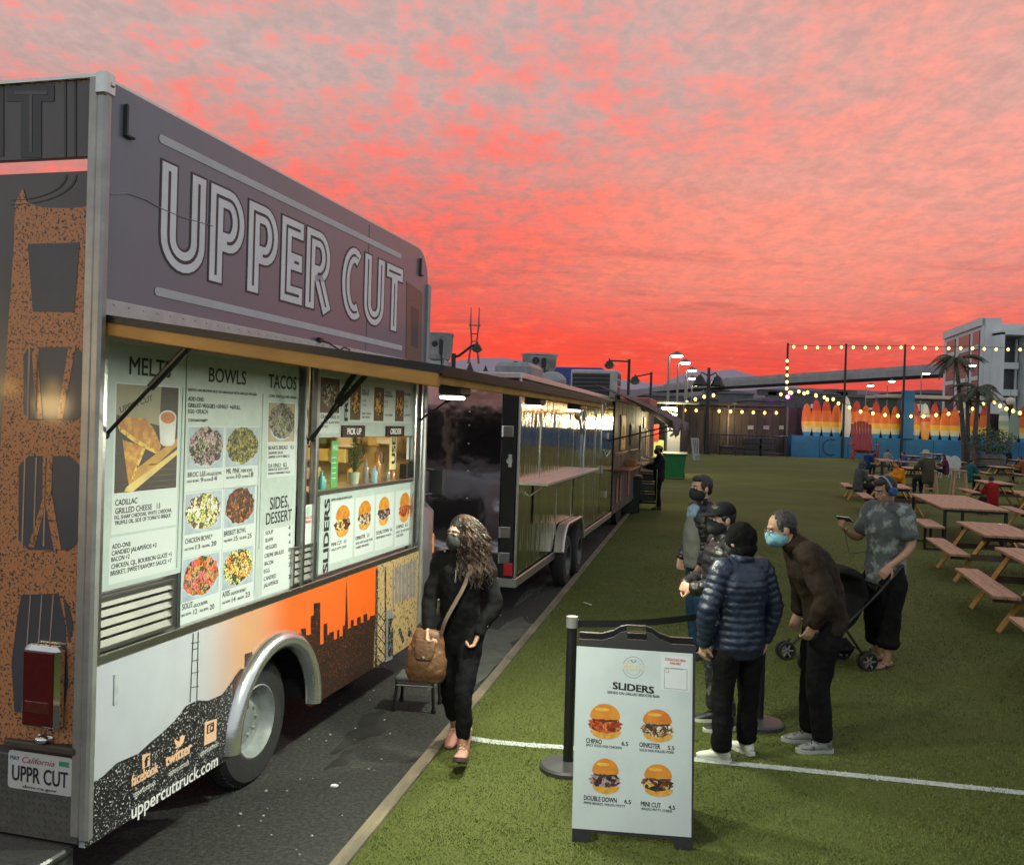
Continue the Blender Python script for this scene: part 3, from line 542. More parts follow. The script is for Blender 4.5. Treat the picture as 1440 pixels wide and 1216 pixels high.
# nose, mirror
mb=MB(); mb.box((-1.15,TL+.30,1.02),(2.2,.60,1.02),.14); mb.box((-1.15,TL+.03,1.9),(2.1,.05,1.2),.02); mk('cab_nose',mb,M('grey cab paint',(.14,.14,.15),.3,.3,.15,5,coat=.4),truck,smooth=50)
mb=MB(); mb.box((-1.15,TL+.062,2.0),(1.95,.012,.72),.02); mk('windshield',mb,M('dark windshield glass',(.012,.014,.016),.06),truck)
mb=MB(); mb.box((-1.15,TL+.03,2.85),(2.2,.06,.9),.02); mk('front_header',mb,M('silver grey paint',(.75,.72,.73),.35,.2,.1,4),truck)
mb=MB(); mb.box((-1.15,TL+.605,.98),(1.2,.02,.42),.01); mk('grille',mb,BLACK,truck)
for sx_ in (-1.98,-.32):
    mb=MB(); mb.lathe([(.0,.03),(.07,.025),(.10,0)],(sx_,TL+.60,1.05),(0,1,0),18); hl=mk('headlight',mb,CHROME,truck); mb=MB(); mb.box((sx_+(.19 if sx_>-1 else -.19),TL+.58,1.08),(.10,.05,.2),.02); mk('turn_signal',mb,M('amber lens',(.6,.16,.015),.2,emit=(1,.25,.02),es=.4),truck)
mb=MB(); mb.box((-1.15,TL+.66,.5),(2.25,.14,.2),.04); mk('front_bumper',mb,CHROME,truck)
mb=MB(); my,mz=TS(632,718); mb.box((.06,TL+.22,1.66),(.16,.06,.26),.025); mb.tube([(-.05,TL+.15,1.55),(.02,TL+.2,1.56),(.06,TL+.22,1.6)],.014,8); mb.tube([(-.05,TL+.15,1.78),(.06,TL+.22,1.76)],.012,8); mk('mirror',mb,BLACK,truck)
# ---- serving band: steel wall, vents, rail
mb=MB(); xb_=-.05; mb.box((xb_-.01,yw0/2-.02,(zB+zH)/2),(.02,yw0-.06,zH-zB)); mb.box((xb_-.01,(yw0+yw1)/2,(zB+zw0)/2),(.02,yw1-yw0+.06,zw0-zB)); mb.box((xb_-.01,(yw0+yw1)/2,(zH+zw1)/2),(.02,yw1-yw0+.06,zH-zw1)); mb.box((xb_-.01,(TL+yw1)/2,(zB+zH)/2),(.02,TL-yw1,zH-zB)); mk('serving_wall',mb,STEEL,truck)
mb=MB(); mb.box((-.018,TL/2,zB+.018),(.05,TL-.04,.045),.004); mb.box((-.015,.035,(zB+zH)/2),(.045,.05,zH-zB-.06),.004); mb.box((-.015,TL-.045,(zB+zH)/2),(.05,.05,zH-zB-.06),.006)
for px in (430,446,584): y=TS(px,640)[0]; mb.box((-.02,y,(zB+zH)/2),(.05,.035,zH-zB-.07),.006)
for k in range(26): mb.ball((.008,.1+k*.15,zB+.03),(.003,.005,.005),6,3)
mk('serving_frame',mb,STEEL,truck)
SLAT=M('dull vent steel',(.20,.20,.18),.5,.5,.15,5,.05,20)
def vent(a,b,n,nm='vent'):
    y0,z1_=TS(*a); y1,z0_=TS(*b); z0_=max(z0_,zB+.045); v=thing_part(nm)
    q=MB(); 
    for (c,d) in (((y0,(z0_+z1_)/2),(.02,z1_-z0_)),((y1,(z0_+z1_)/2),(.025,z1_-z0_)),(((y0+y1)/2,z1_),(y1-y0+.025,.02)),(((y0+y1)/2,z0_),(y1-y0+.025,.02))): q.box((-.022,c[0],c[1]),(.03,d[0],d[1]),.003)
    f=mk(nm,q,STEEL,truck); sh=None
    for k in range(n):
        zc=z0_+(z1_-z0_)*(k+.5)/n; q=MB(); q.box((0,0,0),(.006,y1-y0-.02,(z1_-z0_)/n*.74),.002,rot=(0,R(-24),0)); mk('slat',q,SLAT,f,loc=(-.02,(y0+y1)/2,zc))
def thing_part(n): return None
vent((137,846),(246,880),5); vent((416,772),(445,812),5)
# ---- menu boards
def quadpx(px,xx,mb,m=0,th=.008):
    p=[TS(*q_,xx) for q_ in px]; y0=(p[0][0]+p[3][0])/2; y1=(p[1][0]+p[2][0])/2; z1_=(p[0][1]+p[1][1])/2; z0_=(p[2][1]+p[3][1])/2; mb.box((xx-th/2,(y0+y1)/2,(z0_+z1_)/2),(th,y1-y0,z1_-z0_),0,m=m); return y0,y1,z0_,z1_
BX=-.028
def board(name,px): mb=MB(); r=quadpx(px,BX,mb,0,.02); return mk(name,mb,BOARD,truck),r
def blob(cy,cz,ry,rz,x,n=22,j=.14,seed=0,rot=0):
    rn=random.Random(seed); o=[]
    for k in range(n):
        a=2*PI*k/n; f=1+rn.uniform(-j,j); u,v=ry*f*math.cos(a),rz*f*math.sin(a); o.append((x,cy+u*math.cos(rot)-v*math.sin(rot),cz+u*math.sin(rot)+v*math.cos(rot)))
    return o
x1=BX+.0004; x2=BX+.0007; x3=BX+.0010; x4=BX+.0013; x5=BX+.0016
b1,_=board('menu_board',((150,477),(264,497),(252,806),(140,832))); b2,_=board('menu_board',((265,497),(420,517),(413,833),(252,881)))
def card(par,*qs):
    for q_ in qs: mb=MB(); quadpx(q_,x1,mb,0,.001); mk('menu_card',mb,CARD,par)
card(b1,((163,537),(254,544),(247,738),(155,752)),((155,755),(247,742),(246,804),(152,818)))
mb=MB(); y0,y1,z0_,z1_=quadpx(((165,539),(252,546),(247,685),(160,694)),x2,mb,0,.001); wy,wz=y1-y0,z1_-z0_; U=lambda a,b,xx:(xx,y0+wy*a,z0_+wz*b)
mb.poly([U(*p,x3) for p in ((0,.72),(.68,.62),(.70,1),(0,1))],1); mb.poly([U(*p,x3) for p in ((.22,.02),(1,.42),(1,.5),(.2,.16))],2); mb.poly([U(*p,x4) for p in ((.18,.05),(1,.38),(1,.33),(.28,.0),(.15,.01))],3)
for k in range(5): mb.poly([U(*p,x3) for p in ((.5,.02+.055*k),(1,.02+.055*k),(1,.032+.055*k),(.55,.032+.055*k))],8)
mb.poly([U(*p,x4) for p in ((.03,.62),(.10,.70),(.45,.69),(.58,.60),(.72,.42),(.68,.36),(.30,.50))],4); mb.poly([U(*p,x5) for p in ((.03,.62),(.30,.50),(.68,.36),(.62,.35),(.28,.46),(.05,.57))],5)
mb.poly([U(*p,x4) for p in ((.10,.49),(.42,.42),(.25,.12),(.20,.10))],4); mb.poly([U(*p,x5) for p in ((.42,.42),(.25,.12),(.27,.10),(.46,.40))],5)
mb.poly([U(.82+.15*math.cos(a),.70+.075*math.sin(a),x5) for a in [2*PI*k/18 for k in range(18)]],6); mb.poly([U(*p,x4) for p in ((.67,.70),(.70,.45),(.76,.42),(.90,.42),(.95,.45),(.97,.70))],6); mb.poly([U(.82+.125*math.cos(a),.70+.057*math.sin(a),x5+.0003) for a in [2*PI*k/18 for k in range(18)]],7)
mb.text('UPPER CUT',U(.06,.735,x4),(0,1,.28),(0,-.28,1),wz*.055,'L',wy*.52,.02,m=8)
mk('picture',mb,[M('dark table print',(.045,.030,.022),.5,0,.3,20,stretch=(1,1,9)),M('kraft paper print',(.30,.27,.17),.5,0,.1),M('wood board print',(.46,.25,.05),.5,0,.2,14),M('wood edge print',(.62,.46,.16),.5),M('toast print',(.42,.16,.035),.5,0,.5,22,second=(.66,.38,.06),lo=.45,hi=.7),M('crust print',(.72,.50,.10),.5,0,.3,40,second=(.35,.16,.03),lo=.5,hi=.6),M('cup print',(.62,.62,.58),.5),M('soup print',(.50,.16,.04),.5,0,.2,30),M('dark text print',(.07,.06,.04),.5)],b1)
mb=MB(); tx=x3
for st,a,b,h in (('MELTS',(182,526),(240,531),25),('CADILLAC',(162,711),(193,707),8),('GRILLED CHEESE   13',(162,722),(225,715),8),('FIG, SHARP CHEDDAR, WHITE CHEDDAR,',(161,730),(241.5,720),5.6),('TRUFFLE OIL, SIDE OF TOMATO BISQUE',(161,738),(240,727),5.6),('ADD-ONS:',(157.5,772),(184,767),6.5),('CANDIED JALAPEÑOS +2',(157,781),(220,769),6.5),('BACON +2',(156.5,790),(182,785),6.5),('CHICKEN, CJL, BOURBON GLAZE +5',(156.5,799.5),(241.5,782),6.5),('BRISKET, SWEET/SAVORY SAUCE +7',(155.5,809),(241,791),6.5)):
    tpx(mb,st,a,b,h,0,.006 if h>15 else .005,tx)
mk('lettering',mb,INK,b1)
DISH=M('plate print',(.40,.45,.48),.5,0,.05)
pics=[(((264,601),(314.5,600),(313.5,657.5),(262.6,660)),[srgb(60,70,45),srgb(190,150,160),srgb(120,110,80),srgb(35,35,30),srgb(205,190,170)]),
 (((318,600.5),(364,601),(363,654),(317,656.5)),[srgb(150,140,60),srgb(70,80,40),srgb(190,180,110),srgb(60,45,25),srgb(120,110,60)]),
 (((261,695.5),(312,689),(311,743),(259.6,753)),[srgb(200,205,90),srgb(225,220,150),srgb(60,80,40),srgb(235,235,225),srgb(120,60,70)]),
 (((316,688),(358,683),(358,735),(315,743)),[srgb(90,45,25),srgb(60,30,18),srgb(140,80,45),srgb(190,120,70),srgb(45,50,25)]),
 (((257,786.5),(309,776),(307,833.6),(255,847)),[srgb(235,90,30),srgb(60,90,40),srgb(220,110,130),srgb(200,170,90),srgb(30,40,25)]),
 (((313.6,775.7),(356,767.5),(356,818),(312,830)),[srgb(215,215,120),srgb(235,230,180),srgb(60,75,40),srgb(230,140,50),srgb(30,32,28)]),
 (((377.6,565.6),(415,568),(414,621),(377,621)),[srgb(150,130,150),srgb(80,75,60),srgb(120,130,80),srgb(60,60,55),srgb(170,165,130)])]
for i,(px,cols) in enumerate(pics):
    mb=MB(); cx_=sum(p[0] for p in px)/4; a0,a1,c0,c1=quadpx(((px[0][0]-1.5,px[0][1]-1.5),(px[1][0]+1.5,px[1][1]-1.5),(px[2][0]+1.5,px[2][1]+ (30 if i<6 else 2)),(px[3][0]-1.5,px[3][1]+(30 if i<6 else 2))),x1,mb,0,.001); pic=mk('menu_card',mb,CARD,b2)
    mb=MB(); a0,a1,c0,c1=quadpx(px,x2,mb,0,.001); wy,wz=a1-a0,c1-c0
    mb.poly(blob((a0+a1)/2,(c0+c1)/2,wy*.47,wz*.47,x3,24,.02,i),1); mb.poly(blob((a0+a1)/2,(c0+c1)/2+wz*.03,wy*.475,wz*.465,x4,34,.07,i+5,0),2)
    mk('picture',mb,[M('table print',(.33,.40,.46),.5,0,.2,12) if i!=6 else M('tan table print',(.34,.27,.17),.5,0,.2),DISH,FOOD('food print %d'%i,cols,50,.6,.9)],pic)
card(b2,((376,624),(415,623),(414,668),(375,672)),((370,746),(411,738),(409,826),(369,836.5)))
mb=MB()
for st,a,b,h in (('BOWLS',(293.8,536),(345.6,541.4),20),('SERVED ON BROWN RICE OR ARUGULA WITH GRILLED VEGGIES',(264.5,550),(361,556),3.8),('ADD-ONS:',(264.5,563.4),(287,564.5),6),('GRILLED VEGGIES +3/HALF  +6/FULL',(264.5,572.4),(338,575.6),6),('EGG +2/EACH',(264.5,581),(292,582),6),('CONTAINS DAIRY*',(264.7,593),(292,593),4),
 ('BROC LEE',(264,671),(289,669),7),('-VEGGIE BOWL',(290,669),(312,667),4.5),('HALF BOWL',(263,678.5),(280,677.5),3.5),('9',(282,678),(285.5,677.5),6.5),('FULL BOWL',(287,677),(297,676),3.5),('14',(298,676.5),(305,675),6.5),
 ('MR. PINK',(318.4,666),(337,664.5),7),('-PORK BOWL',(338,664.5),(355,663),4.5),('HALF BOWL',(318,673.6),(330,672.5),3.5),('10',(332,673),(338,672),6.5),('FULL BOWL',(340,672),(349,671),3.5),('18',(350,671),(356,670),6.5),
 ('CHICKEN BOWL*',(260,764),(298.5,758),7),('HALF BOWL',(259.6,774.7),(273,772),3.5),('13',(275,772.5),(281,771),6.5),('FULL BOWL',(284,770),(295,768),3.5),('20',(297,768),(304,766),6.5),
 ('BRISKET BOWL',(315,753.5),(346,748),7),('HALF BOWL',(315,762.6),(327,760),3.5),('15',(329,760.5),(334,759.5),6.5),('FULL BOWL',(337,758.5),(347,756.5),3.5),('25',(348,757),(353.5,755.5),6.5),
 ('SOLIT',(256,857),(271,853.5),8),('-DUCK BOWL',(272,853),(292,849),4.5),('HALF BOWL',(255,867),(269,863.5),3.5),('12',(272,864),(277,862),7),('FULL BOWL',(281,860),(293,857),3.5),('20',(295,857.5),(301,855),7),
 ('AXIS',(312.6,840),(323,837),8),('-SALMON BOWL*',(324,836.5),(346,831),4.5),('HALF BOWL',(312.6,849.5),(324,846),3.5),('14',(326,846.5),(331,845),7),('FULL BOWL',(334,843),(343,840.5),3.5),('23',(345,840),(351,838),7),
 ('TACOS',(377.6,544.8),(416.6,548),19),('CORN TORTILLA PER ORDER',(377.6,558.7),(417,560.6),3.8),("BEAR'S BREAD   8.5",(377.6,632.5),(413,631),5.5),('SALMON, SALSA',(377.6,638.5),(398,638),3.6),('SUMMER SLAW FOUND 12',(377.6,644),(407,643),3.6),('DA VINCI   8.5',(377,657.5),(403,655.8),5.5),('DUCK-FUSE SOUS CONFIT',(377,662),(406,660),3.4),('MANGO HABANERO SALSA',(377,667.5),(408,665),3.4),
 ('SIDES,',(379.5,717),(406,712),17),('DESSERT',(374,736.8),(410,731.5),16),('SOUP',(373.3,752),(384,750),5.5),('SLAW',(373,762.6),(384,760),5.5),('VEGGIES',(373,773),(389,769.5),5.5),('CREME BRULEE',(372,784),(399,778),5.5),('BACON',(372,795),(384,792.5),5.5),('EGG',(371,806),(379,804),5.5),('CANDIED',(371,816.5),(388,812),5.5),('JALAPEÑOS',(371,825.5),(391,820.5),5.5)):
    tpx(mb,st,a,b,h,0,.012 if h>14 else .005,tx)
for vv,yy_ in (('4',744),('4',754),('4',764.6),('8',775),('2',785),('2',795.7),('2',813)): tpx(mb,vv,(405.5,yy_+1),(408.5,yy_),6,0,.01,tx)
for a,b in (((257.5,545),(248.5,798)),((370,553),(364,772)),((365.5,600),(357,838))): mb.tube([sp(*a,x3),sp(*b,x3)],.0022,4,m=1)
mk('lettering',mb,[INK,GREYL],b2)
# ---- window: boards above and below, shelf goods inside
b3,_=board('fries_board',((448,520),(582,538),(581,615),(447,612)))
card(b3,((450,528),(479,531),(478,609),(449,609)),((491,534),(578,545),(576,595),(490,594)))
fr=[srgb(200,150,70),srgb(120,80,40),srgb(225,185,100),srgb(70,45,28)]
for i,px in enumerate((((451,530),(478,533),(477,581),(450,580)),((493,541),(507.5,543),(507,591),(492,590)),((526,544),(540,546),(539.5,592),(526,592)),((556,548),(568,549.5),(568,592.5),(556,592)))):
    mb=MB(); a0,a1,c0,c1=quadpx(px,x2,mb,0,.001); mb.poly(blob((a0+a1)/2,(c0+c1)/2,(a1-a0)*.40,(c1-c0)*.34,x3,18,.15,i),1); mk('picture',mb,[M('brown tray print',(.10,.065,.035),.5,0,.3,20),FOOD('fries print' if i else 'crab cake print',fr if i else [srgb(60,50,40),srgb(140,120,90),srgb(90,80,60),srgb(190,180,160)],46)],b3)
mb=MB()
y,z=TS(489,591,tx); mb.text('FRIES',(tx,y,z),(0,0,1),(0,-1,0),.055,'L',TS(489,533,tx)[1]-z,.03)
for st,a,b,h in (('CRAB CAKES 10',(451,589),(477,588),5),('SUMMER SLAW WITH',(451,596),(477,595),3.2),('AIOLI',(451,601),(461,601),3.2),('SALT &',(509,551),(519,551.5),4.5),('PEPPER',(509,556),(519,556.5),4.5),('S 4',(510,565),(514,565),4),('L 6',(510,571),(514,571),4),('MAKE THEM A',(509,583),(522,583),2.8),('SIDE ORDER',(509,588),(520,588),2.8),('GARLIC',(541,553),(551,554),4.2),('PARMESAN',(541,558),(552,559),4.2),('S 5',(541,567),(545,567),4),('L 7',(541,573),(545,573),4),('WITH HERBS',(541,585),(552,585),2.8),('POUTINE',(569,556),(577,557),4),('S 7',(569,567),(573,567),4),('L 9',(569,573),(573,573),4),('CURDS, GRAVY',(569,585),(577,585),2.8)): tpx(mb,st,a,b,h,0,.01,tx)
mk('lettering',mb,INK,b3)
BRN=M('dark brown sign',(.030,.018,.014),.5)
for st,px in (('PICK UP',((482,597.5),(513.5,598.5),(513.5,615),(482,614.5))),('ORDER',((544,598.5),(568.7,599.5),(568.7,614),(544,613.5)))):
    mb=MB(); a0,a1,c0,c1=quadpx(px,BX+.014,mb,0,.012); s_=mk('window_sign',mb,BRN,truck); mb=MB(); mb.text(st,(BX+.0155,(a0+a1)/2,c0+(c1-c0)*.24),XD,YD,(c1-c0)*.52,'C',(a1-a0)*.62,.02); mk('lettering',mb,WHITEP,s_)
b4,_=board('sliders_board',((451,696),(581.5,676),(580,766),(447,806)))
for (a,b,c,d) in (((466,706),(498,701),(495,783),(464,793)),((500,700),(527,696),(525,775),(498,782)),((529,695.5),(554,691),(552,768),(527,774)),((556,691),(578,687),(577,763),(555,768))): card(b4,(a,b,c,d))
BUN=M('bun print',(.58,.25,.03),.4,0,.3,26,second=(.40,.12,.012),lo=.4,hi=.7); BUND=M('bun underside print',(.55,.28,.06),.4,0,.3,22)
def burger(mb,cy,cz,w_,h,x,seed,mats=(0,1,2)):
    rn=random.Random(seed)
    top=[(x+.0003,cy+w_*.5*math.cos(R(a))*(1.0 if a not in (0,180) else .97),cz+h*.10+h*.36*math.sin(R(a))) for a in range(0,181,15)]+[(x+.0003,cy-w_*.40,cz+h*.05),(x+.0003,cy+w_*.40,cz+h*.05)]
    bot=[(x+.0001,cy+w_*.46*math.cos(R(a)),cz-h*.24+h*.24*math.sin(R(a))) for a in range(180,361,20)]
    fil=blob(cy,cz-h*.08,w_*.55,h*.21,x+.0002,20,.17,seed); mb.poly(top,mats[0]); mb.poly(bot,mats[1]); mb.poly(fil,mats[2])
fills=[FOOD('patty print',[srgb(70,35,22),srgb(120,60,35),srgb(225,200,120),srgb(45,25,18)],60),FOOD('pork print',[srgb(190,140,100),srgb(60,45,35),srgb(225,215,195),srgb(120,75,50),srgb(80,95,50)],60),FOOD('brisket print',[srgb(70,40,38),srgb(110,70,65),srgb(170,150,150),srgb(40,25,22)],60),FOOD('fried chicken print',[srgb(200,85,30),srgb(150,50,20),srgb(225,130,50),srgb(110,40,18)],60)]
for i,(px,w_,h) in enumerate((((482,732),20,48),((513,724),18,44),((540,718),15,43),((569,713),14,45))):
    y,z=TS(*px,x3); hh=TS(px[0],px[1]-h/2)[1]-TS(px[0],px[1]+h/2)[1]; ww=TS(px[0]+w_/2,px[1])[0]-TS(px[0]-w_/2,px[1])[0]; mb=MB(); burger(mb,y,z,ww,hh,x3,i+3); mk('picture',mb,[BUN,BUND,fills[i]],b4)
mb=MB(); y,z=TS(461,803,tx); mb.text('SLIDERS',(tx,y,z),(0,0,1),(0,-1,0),.075,'L',TS(461,702,tx)[1]-z,.03)
for st,a,b,h in (('SERVED ON GRILLED BRIOCHE BUN',(466,704),(495,700),3),('MINI CUT   4.5',(466,768),(487,763),5),('WAGYU PATTY, CHEESE',(466,774.5),(487,770),3.4),('OINKSTER   5.5',(500,759),(519,754.5),5),('SOUS-VIDE PULLED PORK',(500,765),(524,760),3.2),('CONFIT JALAPEÑO',(500,771),(519,767),3.2),('DOUBLE DOWN   6.5',(529,751.5),(551,746.5),5),('PRIME BRISKET, WAGYU',(529,757.5),(550,753),3.2),('CHIPAO   6.5',(557,743.5),(573,740),5),('SPICY SOUS-VIDE',(557,749.5),(575,746),3.2),('CHICKEN',(557,755),(567,753),3.2)): tpx(mb,st,a,b,h,0,.01,tx)
mk('lettering',mb,INK,b4)
mb=MB(); a0,a1,c0,c1=quadpx(((423,711),(443,708),(443,766),(422,771)),BX+.012,mb,0,.006); qc=mk('notice_card',mb,CARD,truck); mb=MB(); mb.text('CONTACTLESS',(BX+.0135,(a0+a1)/2,c0+(c1-c0)*.66),XD,YD,.018,'C',(a1-a0)*.75,.01,m=0); mb.text('MENU',(BX+.0135,(a0+a1)/2,c0+(c1-c0)*.56),XD,YD,.018,'C',(a1-a0)*.4,.01,m=0); mb.poly(blob((a0+a1)/2,c0+(c1-c0)*.85,.022,.030,BX+.0135,12,.03),1); mk('lettering',mb,[M('red print',(.5,.08,.06),.5),M('pale green print',(.3,.5,.38),.5)],qc)
# interior seen through the serving window
INT=M('kitchen wall',(.42,.34,.20),.4,0,.15,3); mb=MB(); yc=(yw0+yw1)/2
mb.box((-1.2,yc,(zw0+zw1)/2),(.02,2.6,2.0)); mb.box((-.65,yc-1.3,1.75),(1.1,.02,1.6)); mb.box((-.65,TL-.06,1.75),(1.1,.02,1.6)); mb.box((-.65,yc,2.62),(1.15,2.6,.02)); mb.box((-.65,yc,zw0-.25),(1.15,2.6,.02)); mk('kitchen_shell',mb,INT,truck)
mb=MB(); mb.box((-.13,yc,zw0-.01),(.26,yw1-yw0+.02,.025),.004); mk('window_sill',mb,STEEL,truck)
mb=MB(); mb.box((-1.1,yc-.3,2.0),(.10,.7,.5),.01); mb.box((-1.08,yc+.55,1.95),(.06,.35,.7),.01); mb.tube([(-1.0,yc-.9,2.2),(-1.0,yc+.9,2.2)],.012,6)
for k in range(7): mb.ball((-1.0,yc-.7+k*.22,2.08),(.05,.03,.07),8,6)
mk('kitchen_rack',mb,M('worn kitchen steel',(.35,.30,.2),.35,.8,.3,8),truck)
for k in range(24):
    rn=random.Random(k); q_=MB(); yy_=TL-.16-.10*rn.random(); xx_=-.22-.9*rn.random(); zz_=zw0-.06+rn.choice((0,.16,.30)); c_=rn.choice(((.5,.4,.15),(.3,.25,.2),(.55,.5,.4),(.2,.12,.08),(.12,.2,.12),(.6,.3,.1)))
    if rn.random()<.5: q_.box((xx_,yy_,zz_+.06),(.06+.1*rn.random(),.06,.06+.10*rn.random()),.01)
    else: q_.lathe([(0,0),(.03,0),(.035,.09),(.018,.12),(0,.12)],(xx_,yy_,zz_),n=12)
    mk('kitchen_item',q_,M('kitchen item %d'%(k%9),c_,.5),truck)
for k in range(9):
    rn=random.Random(k+50); q_=MB(); xx_=-.2-.1*k; q_.tube([(xx_,TL-.2,2.5),(xx_,TL-.2,2.2-.1*rn.random())],.006,5); q_.ball((xx_,TL-.2,2.08-.06*rn.random()),(.035,.02,.05),8,6); mk('utensil',q_,STEEL,truck)
def wpt(px,py,x): y,z=TS(px,py,x); return (x,y,z)
mb=MB(); y,z=TS(469,684,-.05)[0],zw0; mb.box((-.05,y,z+.165),(.008,.105,.32),.002); ps=mk('green_notice',mb,M('green card',(.10,.32,.10),.5,0,.1),truck); mb=MB(); mb.text('PASS',(-.0455,y,z+.26),XD,YD,.035,'C',.07,.02)
for k in range(5): mb.box((-.0455,y-.01,z+.21-k*.035),(.001,.06,.006))
mk('lettering',mb,M('pale green letters',(.5,.7,.45),.5),ps)
mb=MB(); y=TS(497,684,-.1)[0]; mb.lathe([(.0,0),(.035,0),(.042,.08),(.044,.085),(.038,.085),(.0,.075)],(-.1,y,zw0+.004),n=16,m=0); rn=random.Random(4)
for k in range(46):
    a=rn.uniform(0,6.28); h=rn.uniform(.06,.22); r=rn.uniform(.01,.075); p=V(-.1+r*math.cos(a),y+r*math.sin(a),zw0+.08+h); t=V(rn.uniform(-1,1),rn.uniform(-1,1),rn.uniform(-.3,.6)).normalized(); s_=t.cross(V(0,0,1)).normalized()*.012; mb.add([p-t*.03,p+s_,p+t*.035,p-s_],[(0,1,2,3)],1); mb.tube([(-.1,y,zw0+.08),p],.0015,4,m=1)
mk('potted_plant',mb,[M('glass tumbler',(.45,.5,.36),.2),M('leaf',(.05,.10,.03),.5,0,.4,30)],truck)
BOT=[M('clear bottle',(.35,.36,.32),.1,trans=.5),M('amber bottle',(.45,.22,.07),.15,trans=.3),M('teal bottle',(.05,.30,.26),.3),M('blue label',(.2,.4,.5),.5)]
for k,(px,mm,r,h) in enumerate(((452,2,.022,.12),(517,0,.024,.17),(526,3,.024,.12),(534,1,.025,.20),(545,0,.02,.11),(459,2,.018,.09),(552,1,.018,.09))):
    y=TS(px,684,-.07)[0]; q_=MB(); q_.lathe([(0,0),(r,0),(r,h*.62),(r*.45,h*.78),(r*.4,h*.95),(r*.5,h*.95),(r*.5,h),(0,h)],(-.07-.02*(k%2),y,zw0+.003),n=14); mk('bottle',q_,BOT[mm],truck,smooth=40)
mb=MB(); y=TS(572,684,-.05)[0]; mb.box((-.04,y,zw0+.075),(.012,.085,.14),.004,rot=(0,.25,.25)); mb.box((-.05,y-.06,zw0+.06),(.07,.06,.12),.006); mk('card_reader',mb,BLACK,truck)
mb=MB(); y,z=TS(553,612,-.04); mb.box((-.04,y,zw1-.11),(.006,.13,.30),.001); po=mk('window_poster',mb,M('cream poster',(.62,.52,.24),.5),truck); mb=MB(); mb.text('USE',(-.036,y+.045,zw1-.21),(0,0,1),(0,-1,0),.07,'L',.2,.03); mk('lettering',mb,INK,po)
mb=MB(); y,z=TS(574,640,-.04); mb.box((-.045,y,zw1-.10),(.004,.05,.18)); mk('paper_note',mb,CARD,truck)
mb=MB(); mb.box((-.6,yc-.2,2.58),(.5,.08,.03),.005); mk('kitchen_lamp',mb,BULB,truck); lamp('kitchen_lamp_light','AREA',(-.6,yc,2.56),16,(1,.72,.34),truck,.5)
# ---- raised hatch with wooden edge, struts and flood lamps
HW=1.56; zo=CAM.z+(518-0)*0  # outer corner height from its pixel
d=ray(624,524); 
def _hc():
    # outer rear corner: on the plane y=0.03 of the truck
    q=_hit(624,524,TLOC+TU*.04,TU)-TLOC; return q.dot(TN),q.z
hx,hz=_hc(); zi=zH-.045
hd=V(hx,0,hz-zi).normalized(); hn=V(-hd.z,0,hd.x); HL=math.hypot(hx,hz-zi)
hrot=Matrix(((hd.x,0,hn.x),(0,1,0),(hd.z,0,hn.z)))
def hpt(a,y,b): p=hd*a+hn*b; return (p.x,y,p.z+zi)
mb=MB(); mb.box(hpt(HL/2,TL/2,.012),(HL,TL-.06,.022),.004,rot=hrot); hatch=mk('hatch',mb,M('grey hatch skin',(.17,.165,.17),.35,.4,.15,3),truck)
WOOD=M('varnished hatch timber',(.52,.27,.06),.5,0,.25,7,.15,40,stretch=(.3,1,1))
mb=MB(); mb.box(hpt(HL/2,.045,-.030),(HL-.03,.03,.058),.004,rot=hrot); mb.box(hpt(HL/2,TL-.045,-.030),(HL-.03,.03,.058),.004,rot=hrot); mb.box(hpt(HL-.03,TL/2,-.024),(.03,TL-.12,.046),.004,rot=hrot)
for k in range(1,4): mb.box(hpt(HL/2,TL*k/4,-.024),(HL-.06,.03,.044),.004,rot=hrot)
mk('timber_frame',mb,WOOD,hatch)
mb=MB(); mb.box(hpt(HL/2,TL/2,-.003),(HL-.05,TL-.08,.006),0,rot=hrot); mk('underside',mb,M('pale hatch lining',(.42,.40,.34),.5,0,.1,4),hatch)
mb=MB(); mb.box(hpt(HL/2,.028,.012),(HL,.006,.032),0,rot=hrot); mb.box(hpt(HL+.003,TL/2,.008),(.006,TL-.05,.04),0,rot=hrot); mk('edge_strip',mb,BLACKM,hatch)
STR=[((207,486),(146,612),.42),((497,521),(432,622),.42),((487,519),(441,618),.30),((622,548),(600,590),.42)]
for (a,b,off) in STR:
    yb_,zb2=TS(*b); yb_=max(.07,min(TL-.06,yb_)); p0=V(-.005,yb_,zb2); p1=V(*hpt(off,yb_,-.03)); mid=p0.lerp(p1,.52); q_=MB(); q_.tube([p0,mid],.009,8); q_.tube([mid,p1],.018,10); q_.ball(p1,.024,8,6); q_.ball(p0,.018,8,6); q_.box(p1+V(0,0,.02),(.07,.05,.03),.005); mk('gas_strut',q_,BLACKM,truck)
# flood lamps on the outer edge of the hatch: they light the boards, the people and the turf
for k,fy in enumerate((.12,.50,.82)):
    yy_=TL*fy; c=V(*hpt(HL-.09,yy_,-.075)); q_=MB(); q_.box(c+V(0,0,.01),(.10,.16,.05),.01); q_.tube([c+V(0,0,.03),c+V(0,0,.07)],.012,6); fl=mk('flood_lamp',q_,BLACKM,hatch)
    q_=MB(); q_.box(c+V(-.01,0,-.022),(.075,.13,.012),.004); mk('lens',q_,LEDW,fl)
    lamp('flood_light','AREA',c+V(-.01,0,-.035),FLOOD_W[k],(.96,1,.80),truck,.13,rot=aim((-.10,0,-1)),sizey=.16)

